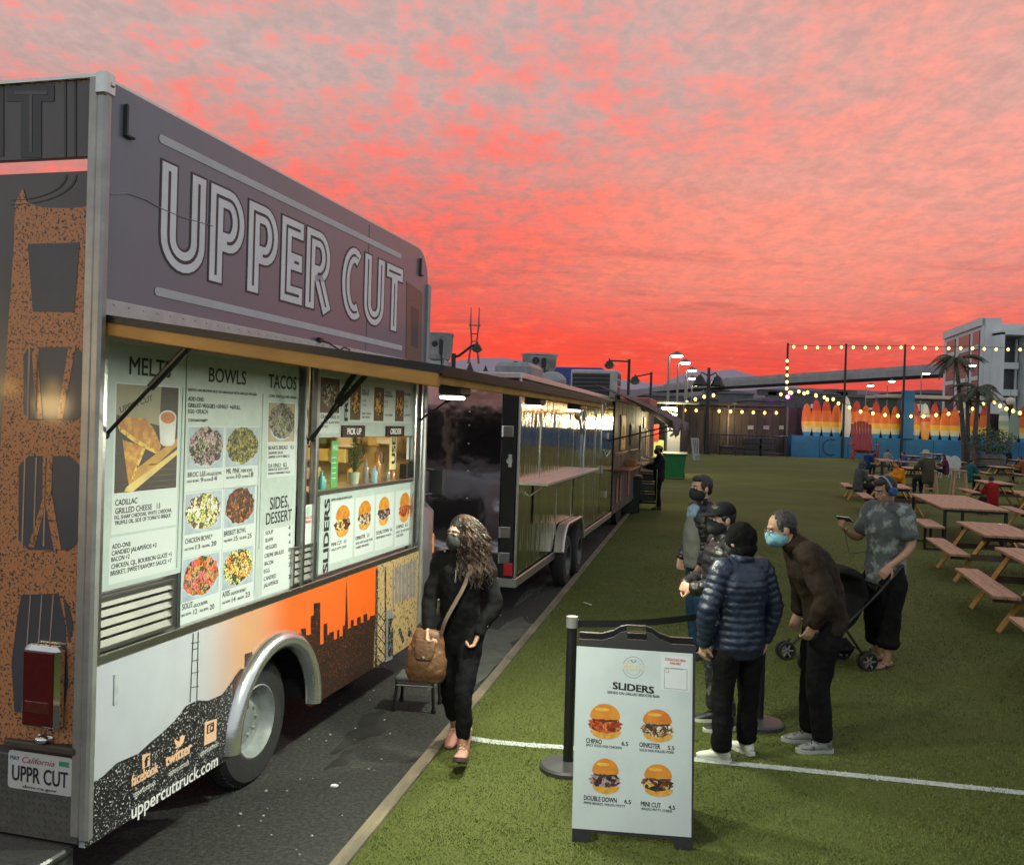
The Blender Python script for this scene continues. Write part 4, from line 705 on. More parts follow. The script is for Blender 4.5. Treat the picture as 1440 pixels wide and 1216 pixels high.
# warm bulb string over the spot where the photographer stands: its gleam shows in the truck's rear wrap
P_=_hit(75,562,TLOC,TU); d_=ray(75,562).normalized(); r_=d_-TU*(2*d_.dot(TU)); L_=P_+r_*4.6
sl=thing('string_lights','warm bulb string hung over the turf behind the truck tail','string lights',L_); m_=MB(); m_.tube([(-4,-1.2,.5),(-2,-.6,.28),(0,0,.2),(2,.6,.28),(4,1.2,.5)],.008,5); mk('cable',m_,BLACK,sl)
for k in (-3,-2,-1,0,1,2,3):
    m_=MB(); zz=.2+.032*k*k*.6; m_.ball((k*1.2,k*.36,zz-.12),(.06,.06,.075),12,8); m_.cyl((k*1.2,k*.36,zz-.06),(k*1.2,k*.36,zz),.018,n=8); mk('bulb',m_,E('near bulb glow',(1,.62,.15),30),sl)
lamp('bulb_light','POINT',(0,0,-.05),42,(1,.68,.28),sl,.12)
# ================================================================== polished trailer behind the truck
RY=.231; RU=V(math.sin(RY),math.cos(RY),0); RN=V(math.cos(RY),-math.sin(RY),0); RLOC=gp(722,826,.40); RLOC.z=0; RL=8.3; RH=2.70
def RS(px,py,x=0.0): q=_hit(px,py,RLOC+RN*x,RN)-RLOC; return q.dot(RU),q.z
trl=thing('concession_trailer','mirror polished metal concession trailer with twin wheels behind the food truck','trailer',RLOC,-RY)
POL=M('polished trailer skin',(.68,.66,.60),.07,1,.12,1.4,.45,5.0,stretch=(1,2.6,.10)); POLR=M('polished rear door',(.80,.78,.80),.10,1,.1,1.5,.5,2.2)
mb=MB(); mb.box((-1.2,RL/2,(.45+RH)/2),(2.36,RL-.04,RH-.45)); mk('body',mb,BLACKM,trl)
WW=RL/7.0
for k in range(7):
    q=MB(); q.box((.004,0,0),(.012,WW-.012,RH-.60),.004); o=mk('side_panel',q,POL,trl,loc=(0,WW*(k+.5),(RH+.44)/2)); o.rotation_euler=(R(random.uniform(-.15,.15)),R(random.uniform(-.35,.35)),R(random.uniform(-.5,.5)))
mb=MB()
for k in range(8):
    for j in range(16): mb.ball((.014,WW*k+.03,.62+j*.128),(.003,.006,.006),6,3)
mk('rivets',mb,ALU,trl,kind='stuff')
for k in range(1,7): q=MB(); q.box((.013,0,0),(.006,.030,RH-.62),.002); mk('seam_strip',q,M('bright seam strip',(.75,.73,.66),.25,1,.05),trl,loc=(0,WW*k,(RH+.44)/2))
mb=MB(); mb.box((.012,RL/2,.45),(.035,RL+.02,.10),.006); mb.box((-1.2,-.005,.45),(2.44,.04,.10),.006); mb.box((.008,RL/2,RH+.01),(.05,RL+.02,.06),.006); mb.box((-1.2,-.005,RH+.01),(2.44,.05,.06),.006); mb.box((.01,.0,(RH+.5)/2),(.03,.03,RH-.5),.006); mk('edge_trim',mb,ALU,trl)
for x in (-.09,-2.32): mb=MB(); mb.box((x,-.012,(RH+.5)/2),(.155,.03,RH-.5),.006); mk('door_post',mb,BLACKM,trl)
mb=MB(); mb.box((-1.205,-.010,(RH+.5)/2),(2.05,.02,RH-.56),.003); dr=mk('rear_door',mb,POLR,trl)
mb=MB()
for z in (.95,1.05,1.35,1.65,1.95,2.15,2.3):
    for x in (-.55,-1.1): mb.ball((x,-.022,z),(.009,.005,.009),7,4)
mk('rivets',mb,CHROME,dr,kind='stuff')
for z in (.72,1.0,2.1):
    q=MB(); q.box((-.11,-.035,z),(.13,.018,.12),.005); q.cyl((-.165,-.045,z-.06),(-.165,-.045,z+.06),.012,n=8); mk('hinge',q,STEEL,dr)
mb=MB(); mb.lathe([(.0,.0),(.034,.0),(.034,-.01)],(-.03-.05,-.03,1.78),(0,1,0),16); mb.box((-.075,-.03,1.78),(.04,.012,.14),.018); mk('marker_lamp',mb,M('grey lens',(.4,.4,.38),.3),trl)
mb=MB(); mb.box((-.06,-.032,.60),(.10,.02,.14),.006); mk('tail_light',mb,M('red trailer lens',(.35,.02,.02),.3),trl)
# shelf, door, cable
y0,zs0=RS(768,671,.26); y1,zs1=RS(840,667,.26); zs=(zs0+zs1)/2; mb=MB(); mb.box((.14,(y0+y1)/2,zs),(.28,y1-y0,.035),.004)
for y in (y0+.3,(y0+y1)/2,y1-.3): mb.tube([(.012,y,zs-.16),(.22,y,zs-.01)],.008,6)
mk('shelf',mb,M('brushed pale shelf',(.62,.56,.5),.4,.6,.1),trl)
yd0=RL*.80; mb=MB(); mb.box((.014,yd0+.45,(RH+.5)/2-.02),(.012,.86,RH-.72),.003); dd=mk('side_door',mb,POL,trl)
mb=MB(); mb.box((.03,yd0+.08,1.4),(.03,.05,.14),.006); mb.box((.024,yd0+.86,2.0),(.02,.05,.12),.004); mb.box((.024,yd0+.86,.9),(.02,.05,.12),.004); mk('latch',mb,STEEL,dd)
mb=MB(); mb.tube([(.02,4.2,2.55),(.02,4.3,2.3),(.024,4.6,2.05),(.022,4.5,1.7),(.022,4.55,1.45),(.02,4.9,1.4)],.014,6); mk('cable',mb,WHITEP,trl); mb=MB(); mb.tube([(.02,6.9,1.75),(.05,7.1,1.62),(.05,7.6,1.7)],.012,6); mk('cable',mb,WHITEP,trl)
for y,z,a,b in ((4.1,1.05,.8,.7),(1.1,1.25,.55,.5)): mb=MB(); mb.box((.022,y,z),(.01,a,b),.004); mk('access_hatch',mb,POL,trl)
ya,_z=RS(784,774); yb2,_z=RS(801,763); zw=.345; mb=MB(); n=18; pts=[]
pr=[(ya-.42,.50)]+[(ya+.40*math.cos(R(a)),zw+.08+.42*math.sin(R(a))) for a in range(165,80,-15)]+[(yb2+.40*math.cos(R(a)),zw+.08+.42*math.sin(R(a))) for a in range(100,10,-15)]+[(yb2+.42,.50)]
mb.add([(x_,a,c) for a,c in pr for x_ in (.015,.14)],[(2*i,2*i+1,2*i+3,2*i+2) for i in range(len(pr)-1)]); mb.tube([(.14,a,c) for a,c in pr],.022,8); mk('fender',mb,M('pale fender trim',(.62,.60,.52),.35,.7,.1),trl,smooth=50)
mb=MB(); mb.prism([(.012,a,c) for a,c in pr]+[(.012,yb2+.42,.42),(.012,ya-.42,.42)],(.012,0,0)); mk('wheel_well',mb,BLACK,trl)
for y in (ya,yb2): wheel(trl,(.06,y,zw),zw,.20,.17,M('dark trailer rim',(.09,.09,.09),.4,.6,.2))
mb=MB(); mb.box((-1.2,RL/2,.37),(1.6,RL-.3,.12)); mb.cyl((-2.1,ya,zw),(0,ya,zw),.04); mb.cyl((-2.1,yb2,zw),(0,yb2,zw),.04); mb.box((-.045,(ya+yb2)/2,.5),(.02,1.6,.5)); mk('chassis',mb,BLACK,trl)
mb=MB(); mb.box((-1.2,RL/2,RH+.03),(2.34,RL-.02,.04)); mk('roof',mb,M('white roof coating',(.45,.44,.43),.6,0,.15),trl)
GALV=M('galvanised fan housing',(.36,.37,.37),.42,.8,.25,6)
def fan(px,py0,py1,wpx,Y,nm='exhaust_fan'):
    p=dp(px,py0,Y); q=dp(px,py1,Y); r=wpx/2/F_PX*Y; h=p.z-q.z; l=RLOC; d=V(p.x,p.y,0)-l; x,y=d.dot(RN),d.dot(RU); zb=RH+.05
    m_=MB(); m_.lathe([(r,h),(r*1.04,h),(r*1.04,h*.93),(r*.98,h*.9),(r*.93,h*.45),(r*.78,h*.28),(r*.72,h*.27)],(x,y,q.z),n=28); m_.lathe([(r*.9,h*.93),(.02,h*.80)],(x,y,q.z),n=28); m_.box((x,y,(zb+q.z+h*.27)/2),(r*1.5,r*1.5,max(.05,q.z+h*.27-zb)),.02)
    f=mk(nm,m_,GALV,trl,smooth=40); m_=MB(); m_.cyl((x,y-r*.93,q.z+h*.68),(x,y-r*1.06,q.z+h*.68),.06*r/.3,n=14); m_.box((x+r*.45,y-r*.92,q.z+h*.6),(r*.22,.06,h*.4),.01); m_.tube([(x+r*.5,y-r*.95,q.z+h*.4),(x+r*.55,y-r,q.z),(x+r*.3,y-r*1.1,zb)],.012,6); mk('junction_box',m_,BLACKM,f)
fan(618,469,520,40,11.6); fan(759,498,532,50,15.5)
mb=MB(); mb.box((-.6,2.6,RH+.18),(.5,.9,.25),.06); mk('roof_vent',mb,M('grey roof vent',(.25,.26,.27),.5,.3,.2),trl,smooth=40); mb=MB(); mb.ball((-.5,4.5,RH+.16),(.22,.35,.16),14,8); mk('roof_dome',mb,M('grey roof vent'),trl,smooth=40)
# ================================================================== second food truck: timber clad with a dark awning
SL=RLOC+RU*(RL+.55)+RN*(-.05); ST=10.0; SY=RY
trk=thing('food_truck','timber clad food truck with a sagging dark awning beyond the polished trailer','food truck',SL,-SY)
def SS(px,py,x=0.0): q=_hit(px,py,SL+RN*x,RN)-SL; return q.dot(RU),q.z
CLAD=M('dark timber cladding',(.060,.048,.036),.6,0,.35,6,stretch=(1,1,.15)); CLADS=[CLAD,M('brown timber cladding',(.085,.052,.032),.6,0,.35,6,stretch=(1,1,.15)),M('grey timber cladding',(.075,.072,.065),.6,0,.35,6,stretch=(1,1,.15))]
mb=MB(); mb.box((-1.2,ST/2,(.35+2.75)/2),(2.36,ST,2.4)); mk('body',mb,CLAD,trk)
for k in range(28):
    q=MB(); q.box((.010,0,0),(.02,.345,2.3),.004); o=mk('plank',q,CLADS[k%3],trk,loc=(0,.18+k*.357,1.55)); o.location.x=random.uniform(-.004,.004)
mb=MB(); n=14; top=[];bot=[]
AW=M('dark awning cloth',(.030,.028,.036),.7,0,.2,5)
for i in range(n+1):
    t=i/n; y=-1.2+t*7.2
    for j in range(7):
        s_=j/6; top.append((-.25+1.5*s_,y,2.98-.62*s_+.10*math.sin(t*13+s_*2)*s_-.14*s_*s_))
mb.add(top,[(i*7+j,i*7+j+1,(i+1)*7+j+1,(i+1)*7+j) for i in range(n) for j in range(6)]); mb.add([(a,b,c-.012) for a,b,c in top],[(i*7+j,(i+1)*7+j,(i+1)*7+j+1,i*7+j+1) for i in range(n) for j in range(6)])
for i in range(n):
    a,b=V(*top[i*7+6]),V(*top[(i+1)*7+6]); mb.add([a,b,b-V(0,0,.14+.05*math.sin(i*2.1)),a-V(0,0,.14+.05*math.sin(i*2.1-2.1))],[(0,1,2,3)])
mk('awning',mb,AW,trk,smooth=60)
for y in (-1.1,5.9): mb=MB(); mb.tube([(.02,y,1.9),(1.2,y,2.22)],.015,6); mk('awning_arm',mb,BLACKM,trk)
REDW=M('red brown counter wood',(.20,.075,.045),.5,0,.25,8)
for y0,y1,z in ((.2,2.6,1.28),(3.2,5.2,1.28)):
    q=MB(); q.box((.16,(y0+y1)/2,z),(.34,y1-y0,.04),.005); mk('counter',q,REDW,trk); q=MB(); q.box((.02,(y0+y1)/2,z+.32),(.03,y1-y0,.06),.006); mk('counter_rail',q,REDW,trk)
for y,z,w_,h,c in ((1.4,2.05,.9,.75,(.5,.34,.16)),(3.4,2.0,.8,.5,(.12,.11,.12)),(5.6,1.9,.35,.65,(.45,.43,.38)),(7.3,1.75,.3,.75,(.34,.30,.28)),(8.0,1.7,.3,.75,(.28,.20,.18)),(6.6,2.3,.6,.3,(.10,.09,.09))):
    q=MB(); q.box((.035,y,z),(.03,w_,h),.006); f=mk('menu_frame',q,M('picture frame %d'%(y*10),tuple(x*.8 for x in c),.5),trk); q=MB(); q.box((.054,y,z),(.004,w_-.1,h-.1)); q.poly(blob(y,z,w_*.22,h*.25,.058,14,.15,int(y*7)),1); mk('picture',q,[M('menu print %d'%(y*10),c,.5,0,.4,9),FOOD('small food print',[srgb(180,130,60),srgb(120,60,30),srgb(60,70,40)],20)],f)
for y,w_ in ((.7,.3),(1.3,.25),(2.9,.3)):
    q=MB(); q.box((.035,y,.85),(.02,w_,.55),.004); mk('notice',q,M('faded red notice',(.30,.12,.10),.6,0,.2),trk)
mb=MB(); mb.box((.18,2.1,1.38),(.2,.3,.16),.01); mk('crate',mb,M('brown carton',(.22,.12,.06),.8),trk)
for y in (2.0,8.2):
    mb=MB(); mb.lathe([(.1,-.1),(.2,-.11),(.37,-.06),(.37,.06),(.2,.11),(.1,.1)],(-.15,y,.37),(1,0,0),24); mk('wheel',mb,RUBBER,trk)
mb=MB(); mb=MB(); mb.box((-1.2,ST/2,.3),(2.0,ST-.6,.12)); mk('chassis',mb,BLACK,trk)
# roof plant: condenser and a blue box
q=dp(838,544,21.0); y,x=(q-SL).dot(RU),(q-SL).dot(RN); zb=2.72
mb=MB(); mb.box((x,y,zb+.36),(1.05,.75,.70),.03); f=mk('condenser_unit',mb,M('pale condenser casing',(.42,.42,.40),.5,.2,.12),trk); mb=MB(); mb.box((x-.06,y-.38,zb+.38),(.84,.02,.50),.004)
mk('grille',mb,BLACK,f)
for i in range(6):
    q=MB(); q.box((x-.06,y-.396,zb+.16+i*.09),(.84,.012,.012)); mk('grille_bar',q,M('grille grey',(.15,.15,.15),.5),f)
for i in range(3):
    for j in range(4): q=MB(); q.box((x+.53,y-.22+i*.2,zb+.13+j*.15),(.012,.15,.11),.002); mk('louvre',q,BLACK,f)
mb=MB(); mb.box((x-.75,y+1.2,zb+.42),(1.6,1.2,.80),.03); mk('roof_box',mb,M('faded blue roof box',(.03,.08,.30),.5,0,.15),trk)
mb=MB(); mb.box((-.4,6.8,zb+.12),(1.3,2.4,.22),.03); mk('roof_tarpaulin',mb,M('red tarpaulin',(.40,.10,.07),.6,0,.2),trk)
mb=MB(); mb.box((.35,7.2,2.62),(.9,2.6,.05),.01); mk('side_awning',mb,M('corrugated awning',(.30,.28,.18),.5,.3,.3,12),trk)
for k,(y,z) in enumerate(((6.3,2.5),(7.1,2.5),(7.9,2.5),(8.7,2.5))):
    q=MB(); q.ball((.62,y,z),.055,8,6); q.cyl((.62,y,z+.04),(.62,y,z+.12),.02,n=6); mk('bulb',q,BULB,trk)
lamp('awning_light','POINT',(.6,7.4,2.35),60,(1,.85,.5),trk,.1); lamp('counter_light','POINT',(.7,1.6,2.2),14,(1,.8,.5),trk,.1)
# ================================================================== far setting
def hz(px): return 594+(px-720)*.031       # horizon row, only used to turn rows into heights
def hgt(px,py,Y): return dp(px,py,Y).z
HILL=M('haze tinted hill',(.36,.29,.36),.95,0,.08,.004); HILL2=M('dim far slope',(.16,.135,.15),.95,0,.2,.01)  # first slope's pale lavender has the distant air haze painted into it
def ridge(name,pts,Y,mt,label):
    mb=MB(); P=[]
    for i in range(len(pts)-1):
        for k in range(10):
            t=k/10; P.append((pts[i][0]*(1-t)+pts[i+1][0]*t,pts[i][1]*(1-t)+pts[i+1][1]*t+random.uniform(-.7,.7)))
    top=[dp(x,y,Y) for x,y in P]; n=len(top); vs=[]
    for p in top: vs+=[(p.x,Y,p.z),(p.x*.98,Y*.93,p.z*.55),(p.x*.94,Y*.86,-2)]
    mb.add(vs,[(3*i+j,3*i+j+1,3*i+4+j,3*i+3+j) for i in range(n-1) for j in (0,1)]); mk(name,mb,mt,kind='structure',label=label,smooth=180)
ridge('hills',[(380,520),(560,512),(600,508),(640,508),(670,504),(705,503),(745,509),(800,520),(870,533),(930,541),(950,530),(975,520),(1000,522),(1030,519),(1058,527),(1100,540),(1250,565),(1500,575)],2600,HILL,'lavender hills on the skyline')
ridge('hills',[(560,560),(700,550),(860,548),(930,546),(1000,552),(1100,545),(1200,548),(1330,553),(1500,560)],900,HILL2,'dim lower slope below the lavender hills')
# broadcast tower on the hill
b=dp(666,507,2500); tw=thing('broadcast_tower','slender lattice broadcast tower standing on the lavender hill','tower',(b.x,b.y,b.z)); Hh=hgt(666,432,2500)-b.z; TWM=M('red brown tower steel',(.25,.09,.08),.7)
for sx in (-1,1):
    q=MB(); q.tube([(sx*14,0,-8),(sx*7,0,Hh*.36),(sx*11,0,Hh*.66),(sx*11,0,Hh)],[3,2.2,2.2,1.0],6); mk('leg',q,TWM,tw)
for z,w_ in ((.22,9),(.36,8),(.50,9),(.66,16)): q=MB(); q.box((0,0,Hh*z),(2*w_,3,3)); mk('crossbar',q,TWM,tw)
# elevated roadway
CONC=M('grey concrete',(.34,.32,.32),.85,0,.2,.4)
ov=thing('elevated_road','grey concrete elevated roadway crossing behind the yard','bridge'); mb=MB(); A,B,C=dp(1000,543,250),dp(1340,523,190),dp(1700,505,150)
for p,q in ((A,B),(B,C),(dp(930,549,290),A)):
    d=(q-p); L_=d.length; mid=(p+q)/2; rot=d.to_track_quat('Y','Z').to_matrix(); mb.box(mid,(9,L_,1.4),0,rot=rot); mb.box(mid+V(0,-4.6,1.3),(.3,L_,.9),0,rot=rot)
mk('deck',mb,CONC,ov)
for px,Y in ((1010,247),(1089,234),(1186,216),(1330,193)):
    p=dp(px,545,Y); q=MB(); q.box((p.x,p.y+2,p.z/2-1),(2.6,2.6,p.z)); q.box((p.x,p.y+2,p.z-1.2),(7,2.6,1.4)); mk('pier',q,CONC,ov)
# low sheds between the fence and the roadway
for i,(x0,x1,y0,Y,c) in enumerate(((905,960,556,120,(.12,.11,.11)),(962,1010,560,125,(.10,.10,.105)),(1010,1060,553,140,(.13,.13,.135)),(1052,1104,563,118,(.15,.15,.155)),(1112,1180,553,130,(.12,.12,.12)),(1180,1262,558,126,(.09,.10,.08)),(1260,1330,552,135,(.13,.13,.13)))):
    a=dp(x0,y0,Y); b=dp(x1,y0,Y); q=MB(); w_=b.x-a.x; t=thing('shed','low %s shed roofline behind the yard fence, %s'%(('grey','dark','pale grey','metal','flat','brown','wide')[i],('beside the lamp row','under the twin lantern','with a row of panes','next to the corner post','behind the striped boards','below the far lamps','by the white block')[i]),'shed',((a.x+b.x)/2,Y,0),group='sheds behind the fence'); q.box((0,3,a.z/2),(w_,6,a.z)); mm=M('shed wall %d'%i,c,.8,0,.25,.5); mk('wall',q,mm,t); q=MB(); q.prism([(-w_/2-.2,-.2,a.z),(w_/2+.2,-.2,a.z),(w_/2+.2,-.2,a.z+.15),(0,-.2,a.z+.5),(-w_/2-.2,-.2,a.z+.15)],(0,6.4,0)); mk('roof',q,M('shed roof',(.16,.155,.165),.7),t)
    for k in range(3): q=MB(); q.box((w_*(-.3+.3*k),-.03,a.z*.72),(w_*.16,.06,a.z*.18)); mk('window',q,M('dim pane',(.06,.07,.08),.2) if k!=1 else M('lit pane',(.3,.3,.25),.3,emit=(1,.9,.65),es=.25),t)
# white modern block
bl=thing('apartment_block','white modern block with tall window bays and flat stepped roof','building'); WHT=M('white render',(.66,.69,.69),.7,0,.08,.3); GLZ=M('dark window glass',(.045,.05,.06),.35,0,.2,.5)
def box2(nm,p,q,h0,h1,th,mt,par):                       # wall between two ground points
    p,q=V(p),V(q); d=q-p; L_=d.length; m_=MB(); m_.box(((p.x+q.x)/2,(p.y+q.y)/2,(h0+h1)/2),(L_,th,h1-h0),0,rot=(0,0,math.atan2(d.y,d.x))); return mk(nm,m_,mt,par)
c0=dp(1380,600,110); f0=dp(1327,600,127); c0.z=f0.z=0; e0=V(c0.x+40,c0.y-2,0); zt=hgt(1380,447,110)
box2('wall',f0,c0,0,zt,.6,WHT,bl); box2('wall',c0,dp(1403,600,109.5).xy.to_3d(),0,zt,.5,WHT,bl)
d=c0-f0
nf=V(d.y,-d.x,0).normalized(); nf=nf if nf.dot(-c0)>0 else -nf
for (a,b) in ((.10,.34),(.44,.72),(.80,.96)):
    p=f0+d*a+nf*.35; q=f0+d*b+nf*.35
    wdw=box2('window_bay',p,q,1,zt-1.4,.12,GLZ,bl)
    for zz in (.3,.55,.78): box2('spandrel',p+nf*.12,q+nf*.12,zt*zz,zt*zz+.5,.1,WHT,wdw)
box2('parapet',f0+nf*.2,c0+nf*.2,zt-.9,zt+.05,.7,WHT,bl)
g0=dp(1403,600,108); g0.z=0; x=g0.x; k=0
box2('wall',V(g0.x,g0.y+2.5,0),V(g0.x+26,g0.y+2.5,0),0,zt-.6,.4,WHT,bl)
while x<g0.x+22:
    zz=zt-(1.9 if k==0 else .9); q=MB(); q.box((x,g0.y+1,zz/2),(.45,3,zz)); q.box((x+3.3,g0.y+1,zz/2),(.45,3,zz)); q.box((x+1.65,g0.y+1,zz),(3.75,3,.5)); mk('bay_frame',q,WHT,bl)
    q=MB(); q.box((x+1.65,g0.y+1.9,zz/2),(2.85,.2,zz-1)); w_=mk('window_bay',q,GLZ,bl)
    for z in (.28,.52,.74): q=MB(); q.box((x+1.65,g0.y+1.2,zz*z),(1.9,.9,.75)); mk('balcony',q,WHT,w_)
    for s_ in (.55,2.75): q=MB(); q.box((x+s_,g0.y+1.7,zz/2),(.25,.25,zz-1)); mk('mullion',q,WHT,w_)
    x+=4.5; k+=1
# ================================================================== yard fence and painted surfboards
fa,fb=gp(955,637),gp(1106,641); FY=(fa.y+fb.y)/2; fz=hgt(1035,570,FY)
fen=thing('timber_fence','tall dark brown plank fence under a row of warm bulbs','fence',(0,FY,0)); xa,xb=dp(895,600,FY).x,dp(1106,600,FY).x; n=20; pw=(xb-xa)/n
FENM=[M('fence plank %d'%i,c,.8,0,.3,2,stretch=(1,1,.2)) for i,c in enumerate(((.060,.045,.034),(.050,.039,.031),(.070,.053,.040)))]
for k in range(n): q=MB(); q.box((0,0,0),(pw-.05,.14,fz),.01); mk('plank',q,FENM[k%3],fen,loc=(xa+pw*(k+.5),random.uniform(-.03,.03),fz/2))
q=MB(); q.box(((xa+xb)/2,-.12,fz+.06),(xb-xa,.4,.14),.02); q.box(((xa+xb)/2,-.12,fz*.93),(xb-xa,.1,.14)); mk('cap_rail',q,M('fence rail',(.075,.062,.05),.8,0,.2),fen)
for px in (1023,1106): p=dp(px,600,FY); q=MB(); q.box((p.x,-.15,fz*.5),(.16,.16,fz),.01); mk('post',q,M('fence post',(.14,.12,.10),.8),fen)
for px in (1055,1077,1099): p=dp(px,601,FY); q=MB(); q.box((p.x,-.14,p.z),(.5,.03,.34)); mk('notice',q,M('pale notice',(.35,.33,.3),.6),fen)
o=thing('flood_bar','long black lamp housing fixed on top of the plank fence','lamp',(dp(1083,567,FY).x,FY,fz+.12)); q=MB(); q.box((0,-.1,.35),(1.7,.3,.25),.04); q.box((0,-.1,.12),(1.9,.4,.10),.02); mk('housing',q,BLACK,o)
# striped surfboards standing on the blue stage wall
BY=FY-1.0; zst=hgt(1200,614.5,BY); x0,x1=dp(1110,620,BY).x,dp(1530,630,BY).x
BLU=M('blue painted wall',(.012,.115,.26),.55,0,.2,1.2); stg=thing('stage_wall','bright blue painted low wall carrying the striped surfboards','wall',(0,BY,0))
k=0; xx=x0
while xx<x1: q=MB(); q.box((0,0,zst/2),(2.40,1.2,zst),.03); mk('panel',q,BLU,stg,loc=(xx+1.2,0,0)); xx+=2.42
q=MB()
for k in range(14): a0,a1=R(60+k*17),R(60+(k+1)*17); q.add([(dp(1165,627,BY).x+r*math.cos(a),-.62,zst*.5+r*math.sin(a)) for r,a in ((.62,a0),(.74,a0),(.74,a1),(.62,a1))],[(0,1,2,3)])
mk('painted_letter',q,M('dark blue paint',(.006,.03,.09),.6),stg)
back=thing('backing_fence','dark fence standing behind the striped surfboards','fence',(0,BY+1.0,0)); xx=x0
while xx<x1: q=MB(); q.box((0,0,(zst+2.4)/2),(.9,.1,zst+2.4)); mk('plank',q,M('dark backing',(.040,.030,.026),.8,0,.3,2),back,loc=(xx+.46,0,0)); xx+=.92
OR,YE,CR,BL_,RE=(.58,.115,.012),(.70,.36,.015),(.55,.50,.30),(.03,.20,.42),(.45,.035,.018)
def board_mesh(h,w_,mt,nm):
    m_=MB(); n=18; L=[]
    for i in range(n+1):
        t=i/n; ww=w_/2*(math.sin(PI*min(1,(t*.90+.10)))**.42)*(1-.10*(t-.45)**2); L.append((max(.02,ww),t*h))
    vs=[]
    for (ww,z) in L: vs+=[(-ww,0,z),(-ww*.7,-.06,z),(0,-.085,z),(ww*.7,-.06,z),(ww,0,z),(0,.05,z)]
    m_.add(vs,[(6*i+j,6*i+(j+1)%6,6*i+6+(j+1)%6,6*i+6+j) for i in range(n) for j in range(6)]+[tuple(range(5,-1,-1)),tuple(6*n+j for j in range(6))]); return m_
BH=hgt(1150,567,BY)-zst
striped=[STRIPES('striped board paint %d'%i,[(0,BL_),(.14,CR),(.30,YE),(.46,OR),(.80,RE if i else OR)],2,BH,.4,.08) for i in (0,1)]
kinds={'s0':(1.0,striped[0]),'s1':(1.13,striped[1]),'white':(1.25,M('white board',(.58,.57,.53),.4,0,.08)),'mix':(1.12,STRIPES('banded board paint',[(0,(.62,.28,.05)),(.35,(.66,.20,.03)),(.5,RE),(.62,(.62,.6,.55))],2,BH*1.12,.4,.05)),'green':(1.2,STRIPES('pale green board paint',[(0,(.52,.50,.22)),(.42,(.30,.38,.30)),(.55,(.58,.56,.48)),(.68,(.33,.38,.33)),(.8,(.58,.56,.48))],2,BH*1.2,.4,.05)),'sage':(1.05,M('sage board',(.20,.28,.23),.45,0,.1))}
seq=['s0','s1','s1','s0','white','s1','s0','s1','s0','s0','pole','s1','mix','s1','s0','s0','green','s0','s1','blank','green','sage','s1','s0','s1','s0','s0','s1']; cache={}
sx=dp(1134,600,BY).x; st_=13.85/F_PX*BY
wl={'white':'tall plain white surfboard among the striped ones','mix':'surfboard with white nose, red band and orange tail','green':'pale green and cream banded surfboard on the blue wall','sage':'plain sage green surfboard beside the planter'}
for i,kd in enumerate(seq):
    x=sx+i*st_
    if kd in ('blank',): continue
    if kd=='pole':
        q=MB(); q.box((0,-.3,(hgt(1273,549,BY)-zst)/2),(st_*1.05,.7,hgt(1273,549,BY)-zst),.03); mk('blue_pillar',q,BLU,label='blue boxed pillar standing between the surfboards',cat='pillar',loc=(x,BY-.1,zst-.02)); continue
    if kd not in cache: cache[kd]=mk('surfboard',board_mesh(BH*kinds[kd][0],st_*1.06,kinds[kd][1],kd),kinds[kd][1],smooth=60); o=cache[kd]
    else: o=cache[kd].copy(); COL.objects.link(o)
    o.location=(x,BY-.15,zst-.03); o.rotation_euler=(R(-3),R(random.uniform(-1,1)),0)
    prop(o,('%s surfboard, %s along the blue wall from the fence corner'%({'white':'tall plain white','mix':'white nosed orange','green':'pale green banded','sage':'plain sage green','s0':'short orange striped','s1':'tall red tipped striped'}[kd],ORD[i])),'surfboard','painted surfboards along the blue wall')
q=MB(); a,b=dp(1226,558,BY+4),dp(1392,562,BY+4); q.box(((a.x+b.x)/2,BY+3,a.z),(b.x-a.x,5,.30),.05); o=thing('flat_canopy','pale flat canopy roof over the boards behind the yard','canopy',(0,0,0)); mk('roof',q,M('pale canopy',(.42,.38,.36),.6),o)
for px in (1232,1310,1388): p=dp(px,600,BY+3); q=MB(); q.box((p.x,BY+3,a.z/2),(.2,.2,a.z)); mk('post',q,M('grey post',(.2,.19,.19),.7),o)
# purple glow lamp at the corner post
# ---- big red adirondack chair
p=gp(1214,648); ad=thing('adirondack_chair','giant red adirondack chair on the turf before the blue wall','chair',(p.x,p.y,.012),R(-8)); REDP=M('red chair paint',(.36,.035,.032),.5,0,.12); s_=2.0
for k in range(7): q=MB(); h=1.15+.18*math.cos((k-3)*.42); q.box((0,0,h/2),(.105,.03,h),.01); o=mk('back_slat',q,REDP,ad,loc=((k-3)*.115*s_,.30*s_,.30*s_)); o.scale=(s_,s_,s_); o.rotation_euler=(R(-14),0,0)
for k in range(5): q=MB(); q.box((0,0,0),(.80*s_,.11*s_,.03*s_),.01); mk('seat_slat',q,REDP,ad,loc=(0,(-.38+k*.13)*s_,(.44-k*.03)*s_))
for sgn in (-1,1):
    q=MB(); q.box((sgn*.46*s_,-.08*s_,.66*s_),(.15*s_,.82*s_,.03*s_),.01); mk('armrest',q,REDP,ad); q=MB(); q.box((sgn*.46*s_,-.40*s_,.33*s_),(.04*s_,.10*s_,.66*s_)); mk('leg',q,REDP,ad); q=MB(); q.box((sgn*.40*s_,.0,.20*s_),(.04*s_,.95*s_,.12*s_),rot=(R(-14),0,0)); mk('leg',q,REDP,ad)
